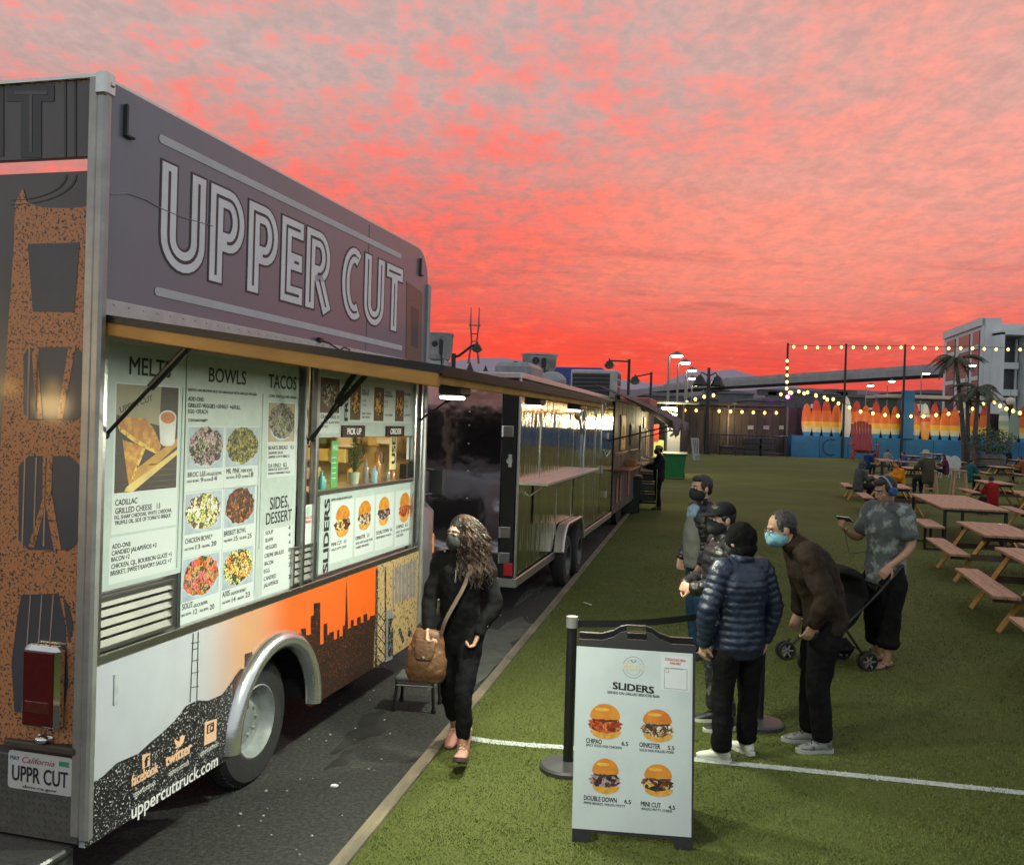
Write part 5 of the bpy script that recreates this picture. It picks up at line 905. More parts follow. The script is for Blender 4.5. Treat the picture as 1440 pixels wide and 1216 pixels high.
# ---- railing, bench and stacks before the fence
p0,p1=gp(998,640),gp(1104,643); rl=thing('barrier_railing','low dark metal railing in front of the plank fence','railing',(0,p0.y,0)); hh=hgt(1050,612,p0.y)
q=MB(); 
for z in (hh,.3): q.tube([(p0.x,0,z),(p1.x,0,z)],.04,6)
mk('rail',q,BLACKM,rl)
for k in range(25): q=MB(); x=p0.x+(p1.x-p0.x)*k/24; q.tube([(x,0,0 if k%8==0 else .3),(x,0,hh)],.045 if k%8==0 else .02,5); mk('bar',q,BLACKM,rl)
for i,(px,w_,h,lb) in enumerate(((1058,1.6,1.5,'dark stacked crates behind the railing under a pale notice'),(1078,1.5,1.55,'dark cabinet behind the railing next to the stacked crates'),(1030,2.3,.8,'low dark covered heap behind the railing'))):
    p=dp(px,640,FY-1.2); o=thing('storage_stack',lb,'storage',(p.x,FY-1.0,0))
    for k in range(3): q=MB(); q.box((0,0,h/3*(k+.5)),(w_*random.uniform(.9,1),.9,h/3-.04),.03); mk('crate',q,M('dark crate %d'%i,(.028+.006*i,.028,.03),.6,0,.3,2),o)
# ================================================================== street lamps
def street_lamp(px,py,Y,label,group,dirx=1.0,lit=True,power=0):
    t=dp(px,py,Y); H=t.z; o=thing('street_lamp',label,'street lamp',(t.x-dirx*.35,Y,0),0,group); m_=MB(); m_.tube([(0,0,0),(0,0,H-.05)],[.11,.07],8); mk('pole',m_,M('pale lamp pole',(.30,.30,.26),.5,.3,.1),o)
    m_=MB(); m_.tube([(0,0,H-.1),(dirx*.25,0,H+.10),(dirx*.5,0,H+.12)],.05,6); m_.lathe([(.02,.34),(.16,.28),(.46,.05),(.50,0)],(dirx*.55,0,H),n=14); mk('shade',m_,M('lamp shade',(.12,.11,.10),.5),o); m_=MB(); m_.ball((dirx*.55,0,H-.02),(.44,.44,.14),12,6); mk('lamp_glass',m_,BULBW if lit else M('dead lamp glass',(.4,.4,.38),.3),o); return o
for i,(px,py,Y) in enumerate(((948,500,66),(960,510,74),(970,520.5,84),(971,532,98),(977,541,113))): street_lamp(px,py,Y,'lit pale street lamp by the plank fence, %s of the row counting from the yard'%ORD[i],'lit street lamps in a row')
for i,(px,py,Y) in enumerate(((1222,542,118),(1300,525,112),(1364,513.5,95),(1252,536,125))): street_lamp(px,py,Y,('lit lamp low before the elevated road','lit lamp near the white block','bright lit lamp behind the palm crowns','lit lamp between the boards and the elevated road')[i],'lit lamps beyond the boards')
def arm_lamp(px,pyt,ex,ey,Y,label):
    a=dp(px,pyt,Y); e=dp(ex,ey,Y); o=thing('street_lamp',label,'street lamp',(a.x,Y,0)); m_=MB(); m_.tube([(0,0,0),(0,0,a.z)],[.08,.06],8); mk('pole',m_,BLACKM,o); dx,dz=e.x-a.x,e.z-a.z; m_=MB(); m_.tube([(0,0,a.z-.1)]+[(dx*t,0,a.z-.1+(dz+.1)*(t*t*(3-2*t))) for t in (.25,.5,.75,1)],.035,6); mk('arm',m_,BLACKM,o); r=.011*Y*.55; m_=MB(); m_.cyl((dx,0,e.z+r*.4),(dx,0,e.z),.03,n=6); m_.lathe([(.05,.0),(r*.5,-r*.1),(r,-r*.9),(r*1.05,-r)],(dx,0,e.z),n=16); mk('shade',m_,BLACKM,o); m_=MB(); m_.ball((dx,0,e.z-r),(r*.85,r*.85,r*.5),12,6); mk('lamp_glass',m_,M('dim lamp glass',(.30,.27,.24),.2),o)
arm_lamp(638,497,671,484,24,'black street lamp on a curved arm rising behind the exhaust fan'); arm_lamp(725,508,752,517,26,'black curved arm lamp half hidden by the second exhaust fan'); arm_lamp(885,505,857,507,40,'black curved arm lamp above the condenser unit'); arm_lamp(916,523,893,529,48,'small black curved arm lamp beyond the condenser unit')
for px,py,Y,lb in ((661,512,45,'black lantern tip showing over the hatch edge'),(683,516,60,'tiny black lantern tip showing over the hatch edge')):
    t=dp(px,py,Y); o=thing('street_lamp',lb,'street lamp',(t.x,Y,0)); m_=MB(); m_.tube([(0,0,0),(0,0,t.z)],.06,6); mk('pole',m_,BLACKM,o); m_=MB(); m_.lathe([(.03,.1),(.10,-.1),(.26,-.42),(.26,-.5)],(0,0,t.z),n=10); mk('shade',m_,BLACKM,o)
t=dp(997,517,78); o=thing('street_lamp','dark twin lantern lamp post standing alone behind the fence','street lamp',(t.x,78,0)); m_=MB(); m_.tube([(0,0,0),(0,0,t.z)],[.22,.12],8); mk('pole',m_,BLACKM,o)
for sx_ in (-1,1): m_=MB(); m_.tube([(0,0,t.z-.7),(sx_*.6,0,t.z-.4),(sx_*.75,0,t.z-.8)],.06,6); m_.lathe([(.06,0),(.3,-.2),(.62,-.85),(.60,-.95)],(sx_*.75,0,t.z-.6),n=12); mk('lantern',m_,BLACKM,o)
for px,py,Y,lb in ((1190,485,BY-.6,'tall dark post holding up the bulb string between the boards'),(1108,484,BY-.6,'tall dark post with small bulbs at the fence corner'),(1273,486,BY-.6,'tall dark post rising behind the blue pillar')):
    t=dp(px,py,Y); mb=MB(); mb.tube([(0,0,0),(0,0,t.z+.1)],[.12,.09],8); mk('light_post',mb,BLACKM,label=lb,cat='post',loc=(t.x,Y,0),group='posts of the bulb strings')
# ================================================================== bulb strings
def string(name_lb,pts,Ys,nb,sag=0.0,r=.16,start=.5,mt=BULB):
    """cable through pixel points with nb bulbs"""
    P=[]
    for i in range(len(pts)-1):
        for k in range(8):
            t=k/8; P.append((pts[i][0]*(1-t)+pts[i+1][0]*t,pts[i][1]*(1-t)+pts[i+1][1]*t+sag*4*t*(1-t),Ys[i]*(1-t)+Ys[i+1]*t))
    P.append((*pts[-1],Ys[-1])); W3=[dp(*q) for q in P]; o=thing('string_lights',name_lb,'string lights',(0,0,0)); m_=MB(); m_.tube(W3,.025,5); mk('cable',m_,BLACK,o)
    acc=[0]; 
    for i in range(1,len(W3)): acc.append(acc[-1]+abs(P[i][0]-P[i-1][0])+abs(P[i][1]-P[i-1][1])*.5)
    b0=None
    for k in range(nb):
        s_=acc[-1]*(k+start)/nb; i=max(j for j in range(len(acc)) if acc[j]<=s_); i=min(i,len(W3)-2); t=(s_-acc[i])/max(1e-6,acc[i+1]-acc[i]); p=W3[i].lerp(W3[i+1],t)
        if b0 is None:
            m_=MB(); m_.ball((0,0,-r*1.25),(r,r,r*1.2),10,7); b0=mk('bulb',m_,mt,o,loc=p,smooth=180)
        else: c=b0.copy(); COL.objects.link(c); c.location=p
    return o
Yb=BY-.7
string('bulb string stretched level between the tall dark posts',[(1108,485),(1190,485.5),(1273,486),(1360,487),(1460,489)],[Yb]*5,21,1.0,.115)
string('bulb string sagging across the surfboards to the palm',[(1104,549),(1140,551),(1175,563),(1210,576),(1250,581.5),(1295,583),(1335,579),(1365,573),(1390,562)],[Yb]*9,17,0,.13)
string('bulb string dipping from the palm to beyond the planter',[(1394,560),(1410,570),(1428,576),(1450,582),(1480,585)],[Yb-8]*5,9,0,.125)
string('short bulb string across the fence corner post',[(1092,553),(1112,549),(1130,547),(1150,554),(1178,560)],[Yb-4]*5,7,0,.12)
string('bulb string hung along the plank fence',[(955,574),(990,575),(1030,576),(1070,578),(1100,578)],[FY-.4]*5,9,0,.12)
string('bulbs climbing the fence corner post',[(1107,500),(1107,530),(1106,548)],[Yb-.2]*3,5,0,.12)
string('short bulb string above the far stalls',[(960,565),(985,556),(1010,552)],[90]*3,4,0,.15)
q=MB(); p=dp(1107.5,558,Yb-.3); q.ball((0,0,0),.17,10,7); o=thing('spot_lamp','small purple lamp glowing on the fence corner post','lamp',p); mk('lens',q,E('purple lamp glow',(.65,.12,.9),10),o); q=MB(); q.lathe([(.19,.05),(.2,.25),(.1,.35)],(0,.1,0),(0,1,0),10); mk('housing',q,BLACK,o); lamp('purple_light','POINT',(0,-.3,0),170,(.6,.1,1),o,.2)
lamp('fence_bulbs_light','POINT',(dp(1030,585,FY-1).x,FY-1.2,3.0),110,(1,.75,.35),None,.3)
for i,px in enumerate((1150,1240,1330)): t=dp(px,590,BY-3); lamp('board_bulbs_light','POINT',t,130,(1,.75,.4),None,.3)
# ================================================================== palms and planter
def palm(px,pyb,pxt,pyt,Y,nf,seed,label,size=1.0):
    rn=random.Random(seed); b=dp(px,pyb,Y); t=dp(pxt,pyt,Y); o=thing('palm_tree',label,'palm tree',(b.x,Y,0)); h=t.z; dx=t.x-b.x; m_=MB()
    pts=[(dx*(s_/10)**1.6,0,h*s_/10) for s_ in range(11)]; m_.tube(pts,[.19-.008*i for i in range(11)],10)
    for i in range(22): s_=i/22; p=V(dx*s_**1.6,0,h*s_); m_.tube([p-V(0,0,.03),p+V(0,0,.03)],.20-.085*s_,10)
    mk('trunk',m_,M('palm trunk',(.10,.082,.065),.9,0,.3,4,.4,20),o); m_=MB()
    for k in range(nf):
        az=2*PI*k/nf+rn.uniform(-.25,.25); up=rn.uniform(-.1,1.0); L_=rn.uniform(2.0,2.9)*size; sp_=[]
        for s_ in range(9):
            u=s_/8; r=L_*u*(1-.12*u); z=L_*(up*u-.95*u*u); sp_.append(V(dx+r*math.cos(az),r*math.sin(az),h+.15+z*.75))
        m_.tube(sp_,[.035-.003*i for i in range(9)],4)
        for s_ in range(1,26):
            u=s_/25*7.99; i=int(u); p=sp_[i].lerp(sp_[i+1],u-i); t_=(sp_[i+1]-sp_[i]).normalized(); sd=t_.cross(V(0,0,1)).normalized(); ll=.62*size*math.sin(PI*min(1,(s_/25)*.85+.12))
            for sg in (-1,1):
                q=p+sd*sg*ll*.75+t_*ll*.45-V(0,0,ll*.5*rn.uniform(.6,1.2)); w_=t_*.05; m_.add([p-w_,p+w_,q],[(0,1,2)])
    mk('crown',m_,M('palm frond',(.050,.058,.030),.6,0,.4,1.5),o)
palm(1356,645,1344,508,62,17,1,'tall palm with drooping crown above the surfboards',.80); palm(1369,645,1376,549,60,15,2,'shorter palm leaning beside the tall one above the planter',.78); palm(1361,645,1360,560,63,11,4,'small palm half hidden between the other two',.6)
def bush(loc,r,label,seed,name='shrub',n=900):
    rn=random.Random(seed); o=thing(name,label,'planter',loc); m_=MB(); m_.lathe([(r*.75,0),(r*.86,.35*r),(r*.88,.8*r),(r*.80,1.0*r),(r*.78,1.0*r),(.05,.9*r)],n=20); mk('barrel',m_,M('weathered barrel',(.12,.105,.09),.8,0,.3,5,stretch=(1,1,.3)),o)
    for z in (.25,.75): m_=MB(); m_.lathe([(r*.87,z*r-.04),(r*.90,z*r),(r*.87,z*r+.04)],n=20); mk('hoop',m_,BLACKM,o)
    m_=MB()
    for k in range(n):
        a,b=rn.uniform(0,6.283),rn.uniform(-1,1); rr_=rn.uniform(.55,1.05); p=V(r*1.5*rr_*math.cos(a)*math.sqrt(1-b*b),r*1.3*rr_*math.sin(a)*math.sqrt(1-b*b),r*1.75+r*.85*rr_*b+.12*r*math.sin(a*5)); t_=V(rn.uniform(-1,1),rn.uniform(-1,1),rn.uniform(-.4,1)).normalized(); s_=t_.orthogonal().normalized()*.06; m_.add([p,p+t_*.11+s_,p+t_*.24,p+t_*.11-s_],[(0,1,2,3)])
    mk('crown',m_,M('shrub leaf',(.045,.075,.022),.6,0,.5,2,island=.4),o)
p=gp(1392,662); bush((p.x,p.y,.012),1.05,'round barrel planter with a bushy green shrub before the boards',3)
p=gp(1432,655); o=thing('ball_lantern','white ball lantern hanging beside the planter shrub','lantern',dp(1421,564,p.y)); q=MB(); q.ball((0,0,0),.32,16,10); mk('globe',q,M('white globe',(.6,.52,.5),.5),o); q=MB(); q.tube([(0,0,.3),(0,0,1.4)],.015,5); mk('cord',q,BLACK,o)
q=MB(); p=dp(1391,560,68); q.tube([(0,0,0),(0,0,p.z)],[.14,.11],8); mk('light_post',q,M('brown post',(.09,.05,.035),.7),label='brown timber post carrying the bulb strings by the palms',cat='post',loc=(p.x,68,0))
# ================================================================== picnic tables and stools
WTOP=M('worn pink brown table plank',(.43,.25,.15),.55,0,.4,5,.35,30,stretch=(6,.5,1),second=(.22,.13,.09),lo=.42,hi=.72); WLEG=M('amber timber leg',(.50,.25,.045),.6,0,.3,6,.2,30); WDK=M('dark timber brace',(.075,.048,.030),.7,0,.3,6)
TD=V(math.sin(.27),math.cos(.27),0); TNn=V(math.cos(.27),-math.sin(.27),0); TLEN=2.15; tproto=None
def picnic(A,label,yaw=.27):
    global tproto
    t_=V(math.sin(yaw),math.cos(yaw),0); n_=V(math.cos(yaw),-math.sin(yaw),0); c=A-t_*(TLEN/2)+n_*.84; c.z=.012
    if tproto: return dup(tproto,c,-yaw,label)
    o=thing('picnic_table',label,'picnic table',c,-yaw,'picnic tables on the turf'); tproto=o
    for k in range(5): q=MB(); q.box((0,0,0),(.148,TLEN,.04),.006); p=mk('top_plank',q,WTOP,o,loc=((k-2)*.153,0,.745+random.uniform(-.002,.002)))
    for sg in (-1,1):
        for k in range(2): q=MB(); q.box((0,0,0),(.138,TLEN,.04),.006); mk('bench_plank',q,WTOP,o,loc=(sg*(.63+k*.143),0,.44))
        for e in (-1,1): q=MB(); q.tube([(sg*.70,e*.72,.0),(sg*.26,e*.72,.72)],.07,4,side=(0,1,0),flat=.5); q2=mk('leg',q,WLEG,o)
    for e in (-1,1):
        q=MB(); q.box((0,e*.77,.39),(1.56,.045,.09),.004); mk('bench_beam',q,WDK,o); q=MB(); q.box((0,e*.77,.69),(.72,.045,.09),.004); mk('top_beam',q,WDK,o); q=MB(); q.tube([(0,e*.70,.42),(0,e*.15,.71)],.04,4); mk('brace',q,WDK,o)
    return o
def bA(px,py): return gp(px,py,.45)
TB={}
for key,px,py,lb in (('t1',1343,800,'picnic table close to the stroller, one bench end facing the truck'),('t0',1418,869,'picnic table set end to end before the one close to the stroller'),('t2',1302,757,'picnic table with a small white scrap on its top'),('t4',1204,693,'picnic table pushed against the metal framed table'),('t5',1181,679,'picnic table where the grey hooded person and orange jacket sit'),('t6',1348,687,'picnic table where the child in red sits'),('t7',1405,712,'picnic table beside the one with the child in red'),('t8',1316,655,'picnic table behind the two tall stools'),('t9',1300,643,'picnic table under the small white chair backs'),('t10',1187,636,'picnic table before the giant red chair'),('t11',1218,652,'picnic table where two people in blue sit'),('t12',1406,652,'picnic table by the barrel planter'),('t13',1250,665,'picnic table between the orange jacket person and the tall stools'),('t14',1374,663,'picnic table between the planter and the child in red'),('t15',1262,646,'picnic table behind the straw hat person'),('t16',1346,647,'picnic table in front of the palm trunks'),('t17',1424,690,'picnic table next to the rust brown top person')): TB[key]=picnic(bA(px,py),lb)
# metal framed table and bench
a=gp(1286,694.5,.76); b=gp(1317,714,.76); L_=(b-a).length; c=(a+b)/2+TNn*.62; o=thing('metal_table','dark metal framed table with plank top among the picnic tables','table',(c.x,c.y,.012),-.27); W2=1.22
for k in range(7): q=MB(); q.box((0,0,0),(W2/7-.006,L_,.04),.005); mk('top_plank',q,WTOP,o,loc=((k-3)*W2/7,0,.745))
for sx_ in (-1,1):
    for sy in (-1,1): q=MB(); q.box((sx_*(W2/2-.06),sy*(L_/2-.08),.36),(.06,.06,.73),.004); mk('leg',q,BLACKM,o)
q=MB(); q.box((0,0,.70),(W2-.1,L_-.1,.05)); mk('apron',q,BLACKM,o)
a=gp(1283,732,.45); o=thing('metal_bench','plank bench on dark metal legs beside the metal framed table','bench',(a.x+.1,a.y-.5,.012),-.27)
for k in range(2): q=MB(); q.box((0,0,0),(.17,1.6,.04),.005); mk('seat_plank',q,WTOP,o,loc=((k-.5)*.175,0,.44))
for sy in (-1,1): q=MB(); q.tube([(-.16,sy*.7,.42),(-.16,sy*.7,.02),(.16,sy*.7,.02),(.16,sy*.7,.42)],.03,4); mk('leg_frame',q,BLACKM,o)
def stool(px,py,h,lb,grp):
    p=gp(px,py); o=thing('bar_stool',lb,'stool',(p.x,p.y,.012),-.2,grp); s_=h; SW=M('pale stool timber',(.40,.24,.13),.55,0,.2,6)
    q=MB(); q.box((0,0,s_-.02),(.44,.40,.05),.012); mk('seat',q,M('worn stool seat',(.32,.21,.15),.55,0,.2,8),o)
    for sx_ in (-1,1):
        for sy in (-1,1): q=MB(); q.tube([(sx_*.17,sy*.15,s_-.04),(sx_*.25,sy*.22,0)],.04,4); mk('leg',q,SW,o)
    for z in (.3,): 
        for sy in (-1,1): q=MB(); q.box((0,sy*.2,s_*z),(.42,.03,.04)); mk('rung',q,SW,o)
    return p
HS=.93; SP1=stool(1306,698,HS,'tall pale stool carrying the person in the straw hat','tall stools'); SP2=stool(1348,697,HS,'empty tall pale stool beside the occupied one','tall stools')
p=gp(1277,692); o=thing('bar_table','tall narrow bar table in front of the straw hat person','table',(p.x+.3,p.y+.9,.012),-.27); q=MB(); q.box((0,0,1.12),(2.0,.55,.05),.006); mk('top',q,WTOP,o)
for sx_ in (-1,1):
    for sy in (-1,1): q=MB(); q.box((sx_*.9,sy*.2,.55),(.06,.06,1.1)); mk('leg',q,BLACKM,o)
# two white chair backs
for i,px in enumerate((1332,1343)):
    p=dp(px,634,48); o=thing('plastic_chair',('white moulded chair with rounded back, beside the tall stools','white moulded chair with rounded back, on the planter side')[i],'chair',(p.x,48,.012),R(170),'white chairs'); WPL=M('white plastic',(.55,.54,.52),.4)
    q=MB(); pts=[(.30*math.cos(R(a)),0,.75+.42*math.sin(R(a))) for a in range(0,181,15)]+[(-.27,0,.5),(.27,0,.5)]; q.prism(pts,(0,.05,0)); mk('backrest',q,WPL,o); q=MB(); q.box((0,-.25,.47),(.52,.52,.05),.02); mk('seat',q,WPL,o)
    for sx_ in (-1,1):
        for sy in (-.45,0): q=MB(); q.tube([(sx_*.22,sy,.45),(sx_*.26,sy*1.05,0)],.022,6); mk('leg',q,WPL,o)
p=gp(1385,744,.77); q=MB(); q.ball((0,0,.012),(.03,.05,.012),8,5); mk('napkin',q,WHITEP,label='small white scrap lying on a picnic table top',cat='napkin',loc=(p.x+.6,p.y+.7,.777))
# ================================================================== menu stand on the turf
sA,sB=gp(804,1186),gp(974,1199); sx=(sB-sA); SWD=sx.length; sx.normalize(); sn=V(sx.y,-sx.x,0); lean=R(10)      # sn points to the viewer
sup=V(0,0,1)*math.cos(lean)-sn*math.sin(lean); snl=sx.cross(sup).normalized()
rzs=math.atan2(sx.y,sx.x); sgn=thing('menu_stand','black folding menu stand with a slider price poster on the turf','sign',(sA.x,sA.y,.012),rzs)
def SGp(px,py,lift=0.0):
    q=_hit(px,py,sA,snl)-sA; return V(q.dot(sx),-math.sin(lean)*0,0), q.dot(sx), q.dot(sup)
U3=V(0,math.sin(lean),math.cos(lean)); N3=V(0,-math.cos(lean),math.sin(lean))
def L3(s_,t,l=0.0): return V(s_,0,0)+U3*t+N3*(l*.3 if l>0 else l)
def SG(px,py,l=0.0): _,s_,t=SGp(px,py); return L3(s_,t,l)
w_=SWD; h0=SGp(811,901)[2]; h1=SGp(884,890)[2]
def frame_half(mb,off,flip):
    f=(lambda s_,t:L3(s_,t,off)) if not flip else (lambda s_,t:V(s_,.52-math.sin(lean)*t*1.0+off,math.cos(lean)*t))
    ext=(N3*.03) if not flip else V(0,.03,0)
    hs0,hs1,ht0,ht1=w_*.415,w_*.585,h0+.012,h0+.05
    prof=[(w_*.20,h0),(w_*.30,h0+.02),(w_*.36,h1-.01),(w_*.42,h1),(w_*.58,h1),(w_*.64,h1-.01),(w_*.70,h0+.02),(w_*.80,h0)]
    P=lambda L:mb.prism([f(*q) for q in L],ext)
    P([(0,h0-.06),(w_,h0-.06),(w_,h0),(w_*.80,h0),(hs1,ht0),(hs0,ht0),(w_*.20,h0),(0,h0)]); P([(w_*.20,h0),(hs0,ht0),(hs0,ht1),(w_*.42,h1),(w_*.36,h1-.01),(w_*.30,h0+.02)]); P([(w_*.80,h0),(w_*.70,h0+.02),(w_*.64,h1-.01),(w_*.58,h1),(hs1,ht1),(hs1,ht0)]); P([(hs0,ht1),(hs1,ht1),(w_*.58,h1),(w_*.42,h1)])
    P([(0,.11),(w_,.11),(w_,h0-.06),(0,h0-.06)]); P([(0,0),(w_*.14,0),(w_*.17,.05),(w_*.83,.05),(w_*.86,0),(w_,0),(w_,.11),(0,.11)])
mb=MB(); frame_half(mb,-.03,False); mk('front_panel',mb,M('black moulded panel',(.018,.018,.019),.45,0,.15,20),sgn)
mb=MB(); frame_half(mb,0,True); mk('rear_panel',mb,M('black moulded panel'),sgn)
mb=MB(); mb.box((.03,.24,h0*.8),(.015,.12,.02)); mb.box((w_-.03,.24,h0*.8),(.015,.12,.02)); mb.box((.03,.26,.45),(.015,.30,.02)); mb.box((w_-.03,.26,.45),(.015,.30,.02)); mk('hinge',mb,BLACKM,sgn)
POST=M('pale blue poster paper',(.50,.565,.575),.35,0,.05,3,second=(.46,.52,.54),lo=.45,hi=.6)
mb=MB(); c=[SG(*p,.002) for p in ((811,911),(804,1167),(972,1180),(974,922))]; mb.poly(c); po=mk('poster',mb,POST,sgn)
def sg_text(mb,st,a,b,hpx,m=0,bold=.012,l=.0045):
    _,s0,t0=SGp(*a); _,s1,t1=SGp(*b); h=SGp(a[0],a[1]-hpx)[2]-t0; d=V(s1-s0,0,0)+U3*(t1-t0); mb.text(st,L3(s0,t0,l),d,U3,h,'L',d.length,bold,m=m)
mb=MB()
for st,a,b,h,bo in (('SLIDERS',(862,971),(919,978),9.5,.03),('SERVED ON GRILLED BRIOCHE BUN',(854,977.5),(927,984),3.6,.02),('CHIPAO',(824,1046.5),(846,1049),6.5,.02),('6.5',(874,1050.5),(883,1051.5),5.5,.02),('SPICY SOUS-VIDE CHICKEN',(824,1051.5),(874,1056),3.4,.015),('OINKSTER',(899,1052.5),(928,1055.5),6.5,.02),('5.5',(939,1056.5),(948,1057.5),5.5,.02),('SOUS-VIDE PULLED PORK',(899,1058.5),(948,1062.5),3.4,.015),('DOUBLE DOWN',(821,1127),(867,1131.5),6.5,.02),('6.5',(878,1132),(887,1133),5.5,.02),('PRIME BRISKET, WAGYU PATTY',(821,1132.5),(879,1138),3.4,.015),('MINI CUT',(901,1135.5),(929,1138.5),6.5,.02),('4.5',(940,1140),(949,1141),5.5,.02),('WAGYU PATTY, CHEESE',(901,1141),(945,1145),3.4,.015)): sg_text(mb,st,a,b,h,0,bo)
mk('lettering',mb,INK,po)
def sg_burger(cx,cy,w2,h2,fm,seed,bm=(0,1)):
    _,s0,t0=SGp(cx,cy); ww=SGp(cx+w2/2,cy)[1]-SGp(cx-w2/2,cy)[1]; hh=SGp(cx,cy-h2/2)[2]-SGp(cx,cy+h2/2)[2]; m_=MB(); rn=random.Random(seed)
    P=lambda L,l,m:m_.poly([L3(s0+a*ww,t0+b*hh,l) for a,b in L],m)
    P([(.40*math.cos(R(a))*1.02,.12+.38*math.sin(R(a))) for a in range(0,181,12)]+[(-.36,.06),(.36,.06)],.0062,0); P([(.42*math.cos(R(a))+.03,-.26+.24*math.sin(R(a))) for a in range(180,361,15)],.0045,1)
    P([((.50 if k%2 else .44)*rn.uniform(.9,1.08)*math.cos(2*PI*k/26),-.10+.23*rn.uniform(.85,1.12)*math.sin(2*PI*k/26)) for k in range(26)],.0053,2); P([(.20*math.cos(2*PI*k/16)-.08,.33+.05*math.sin(2*PI*k/16)) for k in range(16)],.007,3)
    P([(-.36,.07),(-.2,.03),(.1,.045),(.36,.07),(.30,.02),(.0,-.02),(-.3,.01)],.0068,4)
    mk('picture',m_,[M('brioche print',(.60,.24,.022),.4,0,.35,14,second=(.50,.15,.012),lo=.4,hi=.7),M('bun base print',(.58,.30,.05),.45,0,.3,30),fm,M('bun highlight print',(.68,.40,.07),.4,0,.2,20),M('dark filling print',(.05,.025,.015),.5)],po)
sg_burger(850.5,1017,52,50,FOOD('fried chicken poster print',[srgb(205,90,30),srgb(165,55,18),srgb(225,120,45),srgb(120,40,15)],48),1); sg_burger(924,1023,50,46,FOOD('pork poster print',[srgb(200,160,120),srgb(90,60,45),srgb(235,225,205),srgb(140,90,60),srgb(50,40,32)],70),2); sg_burger(851,1094,46,50,FOOD('brisket poster print',[srgb(75,40,38),srgb(110,65,62),srgb(175,150,150),srgb(40,24,22)],60),3); sg_burger(925,1100,48,46,FOOD('patty poster print',[srgb(80,42,25),srgb(130,75,35),srgb(215,180,110),srgb(45,25,16)],50),4)
mb=MB(); _,s0,t0=SGp(890.5,941); r=SGp(905.5,941)[1]-s0
for k in range(40): a0,a1=2*PI*k/40,2*PI*(k+1)/40; mb.add([L3(s0+rr_*math.cos(a),t0+rr_*math.sin(a),.004) for rr_,a in ((r,a0),(r*.965,a0),(r*.965,a1),(r,a1))],[(0,3,2,1)])
for k in range(40): a0,a1=2*PI*k/40,2*PI*(k+1)/40; mb.add([L3(s0+rr_*math.cos(a),t0+rr_*math.sin(a),.004) for rr_,a in ((r*.72,a0),(r*.70,a0),(r*.70,a1),(r*.72,a1))],[(0,3,2,1)])
q=[L3(s0-r*1.25,t0-r*.27,.005),L3(s0+r*1.25,t0-r*.27,.005),L3(s0+r*1.25,t0+r*.27,.005),L3(s0-r*1.25,t0+r*.27,.005)]; mb.poly(q,1)
mb.text('UPPER CUT',L3(s0,t0-r*.17,.0062),sx*0+V(1,0,0),U3,r*.36,'C',r*2.25,.02,m=2)
for sg in (-1,1): mb.add([L3(s0+sg*r*.28,t0+r*.62,.0055),L3(s0+sg*r*.18,t0+r*.66,.0055),L3(s0-sg*r*.02,t0+r*.42,.0055),L3(s0+sg*r*.05,t0+r*.40,.0055)],[(0,1,2,3)],0)
mk('emblem',mb,[M('slate print',(.10,.13,.15),.5),POST,M('gold print',(.62,.44,.20),.5)],po,kind='stuff')
mb=MB(); mb.poly([SG(*p,.004) for p in ((930,924),(929,972),(970,976),(971,927))]); nc=mk('notice_card',mb,M('white laminated card',(.58,.61,.63),.3,0,.03),po)
mb=MB(); sg_text(mb,'CONTACTLESS MENU',(935,931),(964,934),3.6,0,.02,.006); sg_text(mb,'AVAILABLE',(942,936.5),(957,938),3.6,0,.02,.006); sg_text(mb,'SCAN CODE TO VIEW',(943,943.5),(960,945),2.2,1,.0,.006)
for a,b in (((934,941.5),(934,970)),((966,944),(966,973)),((934,941.5),(966,944)),((934,970),(966,973))): mb.tube([SG(*a,.0055),SG(*b,.0055)],.0009,4,m=1)
for a,b in (((936.5,942.5),(936.5,948)),((940,942.8),(940,948.2)),((936.5,942.5),(940,942.8)),((936.5,948),(940,948.2))): mb.tube([SG(*a,.0055),SG(*b,.0055)],.001,4,m=0)
mk('lettering',mb,[M('red print'),M('slate print')],nc)
# ================================================================== queue posts and belt
def stanchion(px,py,lb,h=.97):
    p=gp(px,py); o=thing('queue_post',lb,'queue post',(p.x,p.y,.015),0,'queue posts'); q=MB(); q.lathe([(.0,.0),(.178,.0),(.178,.022),(.165,.036),(.06,.05),(.034,.055)],n=36); mk('base',q,M('dark grey base',(.045,.045,.047),.5,0,.2,8),o,smooth=30)
    q=MB(); q.cyl((0,0,.04),(0,0,h-.03),.032,n=24); mk('pole',q,M('black post',(.014,.014,.015),.35,.1,.15),o,smooth=40); q=MB(); q.cyl((0,0,h-.07),(0,0,h-.005),.038,n=24); q.cyl((0,0,h-.006),(0,0,h),.037,n=24); mk('cap',q,[M('grey cap',(.25,.25,.25),.4,.4,.1)],o,smooth=40); q=MB(); q.box((.037,.0,h-.045),(.012,.03,.055),.003); mk('belt_clip',q,BLACK,o); return V(p.x,p.y,h-.03)
q1=stanchion(798,1084,'black queue post behind the menu stand, with a retractable belt'); q2=stanchion(1067,1022,'black queue post standing between the puffer jacket and the bending person',.95)
mb=MB(); n=24; vs=[]
for i in range(n+1):
    t=i/n; p=q1.lerp(q2,t)-V(0,0,.10*4*t*(1-t)*.5); vs+=[p+V(0,0,.022),p-V(0,0,.022)]
d=(q2-q1).normalized(); nn=V(-d.y,d.x,0)*.0015
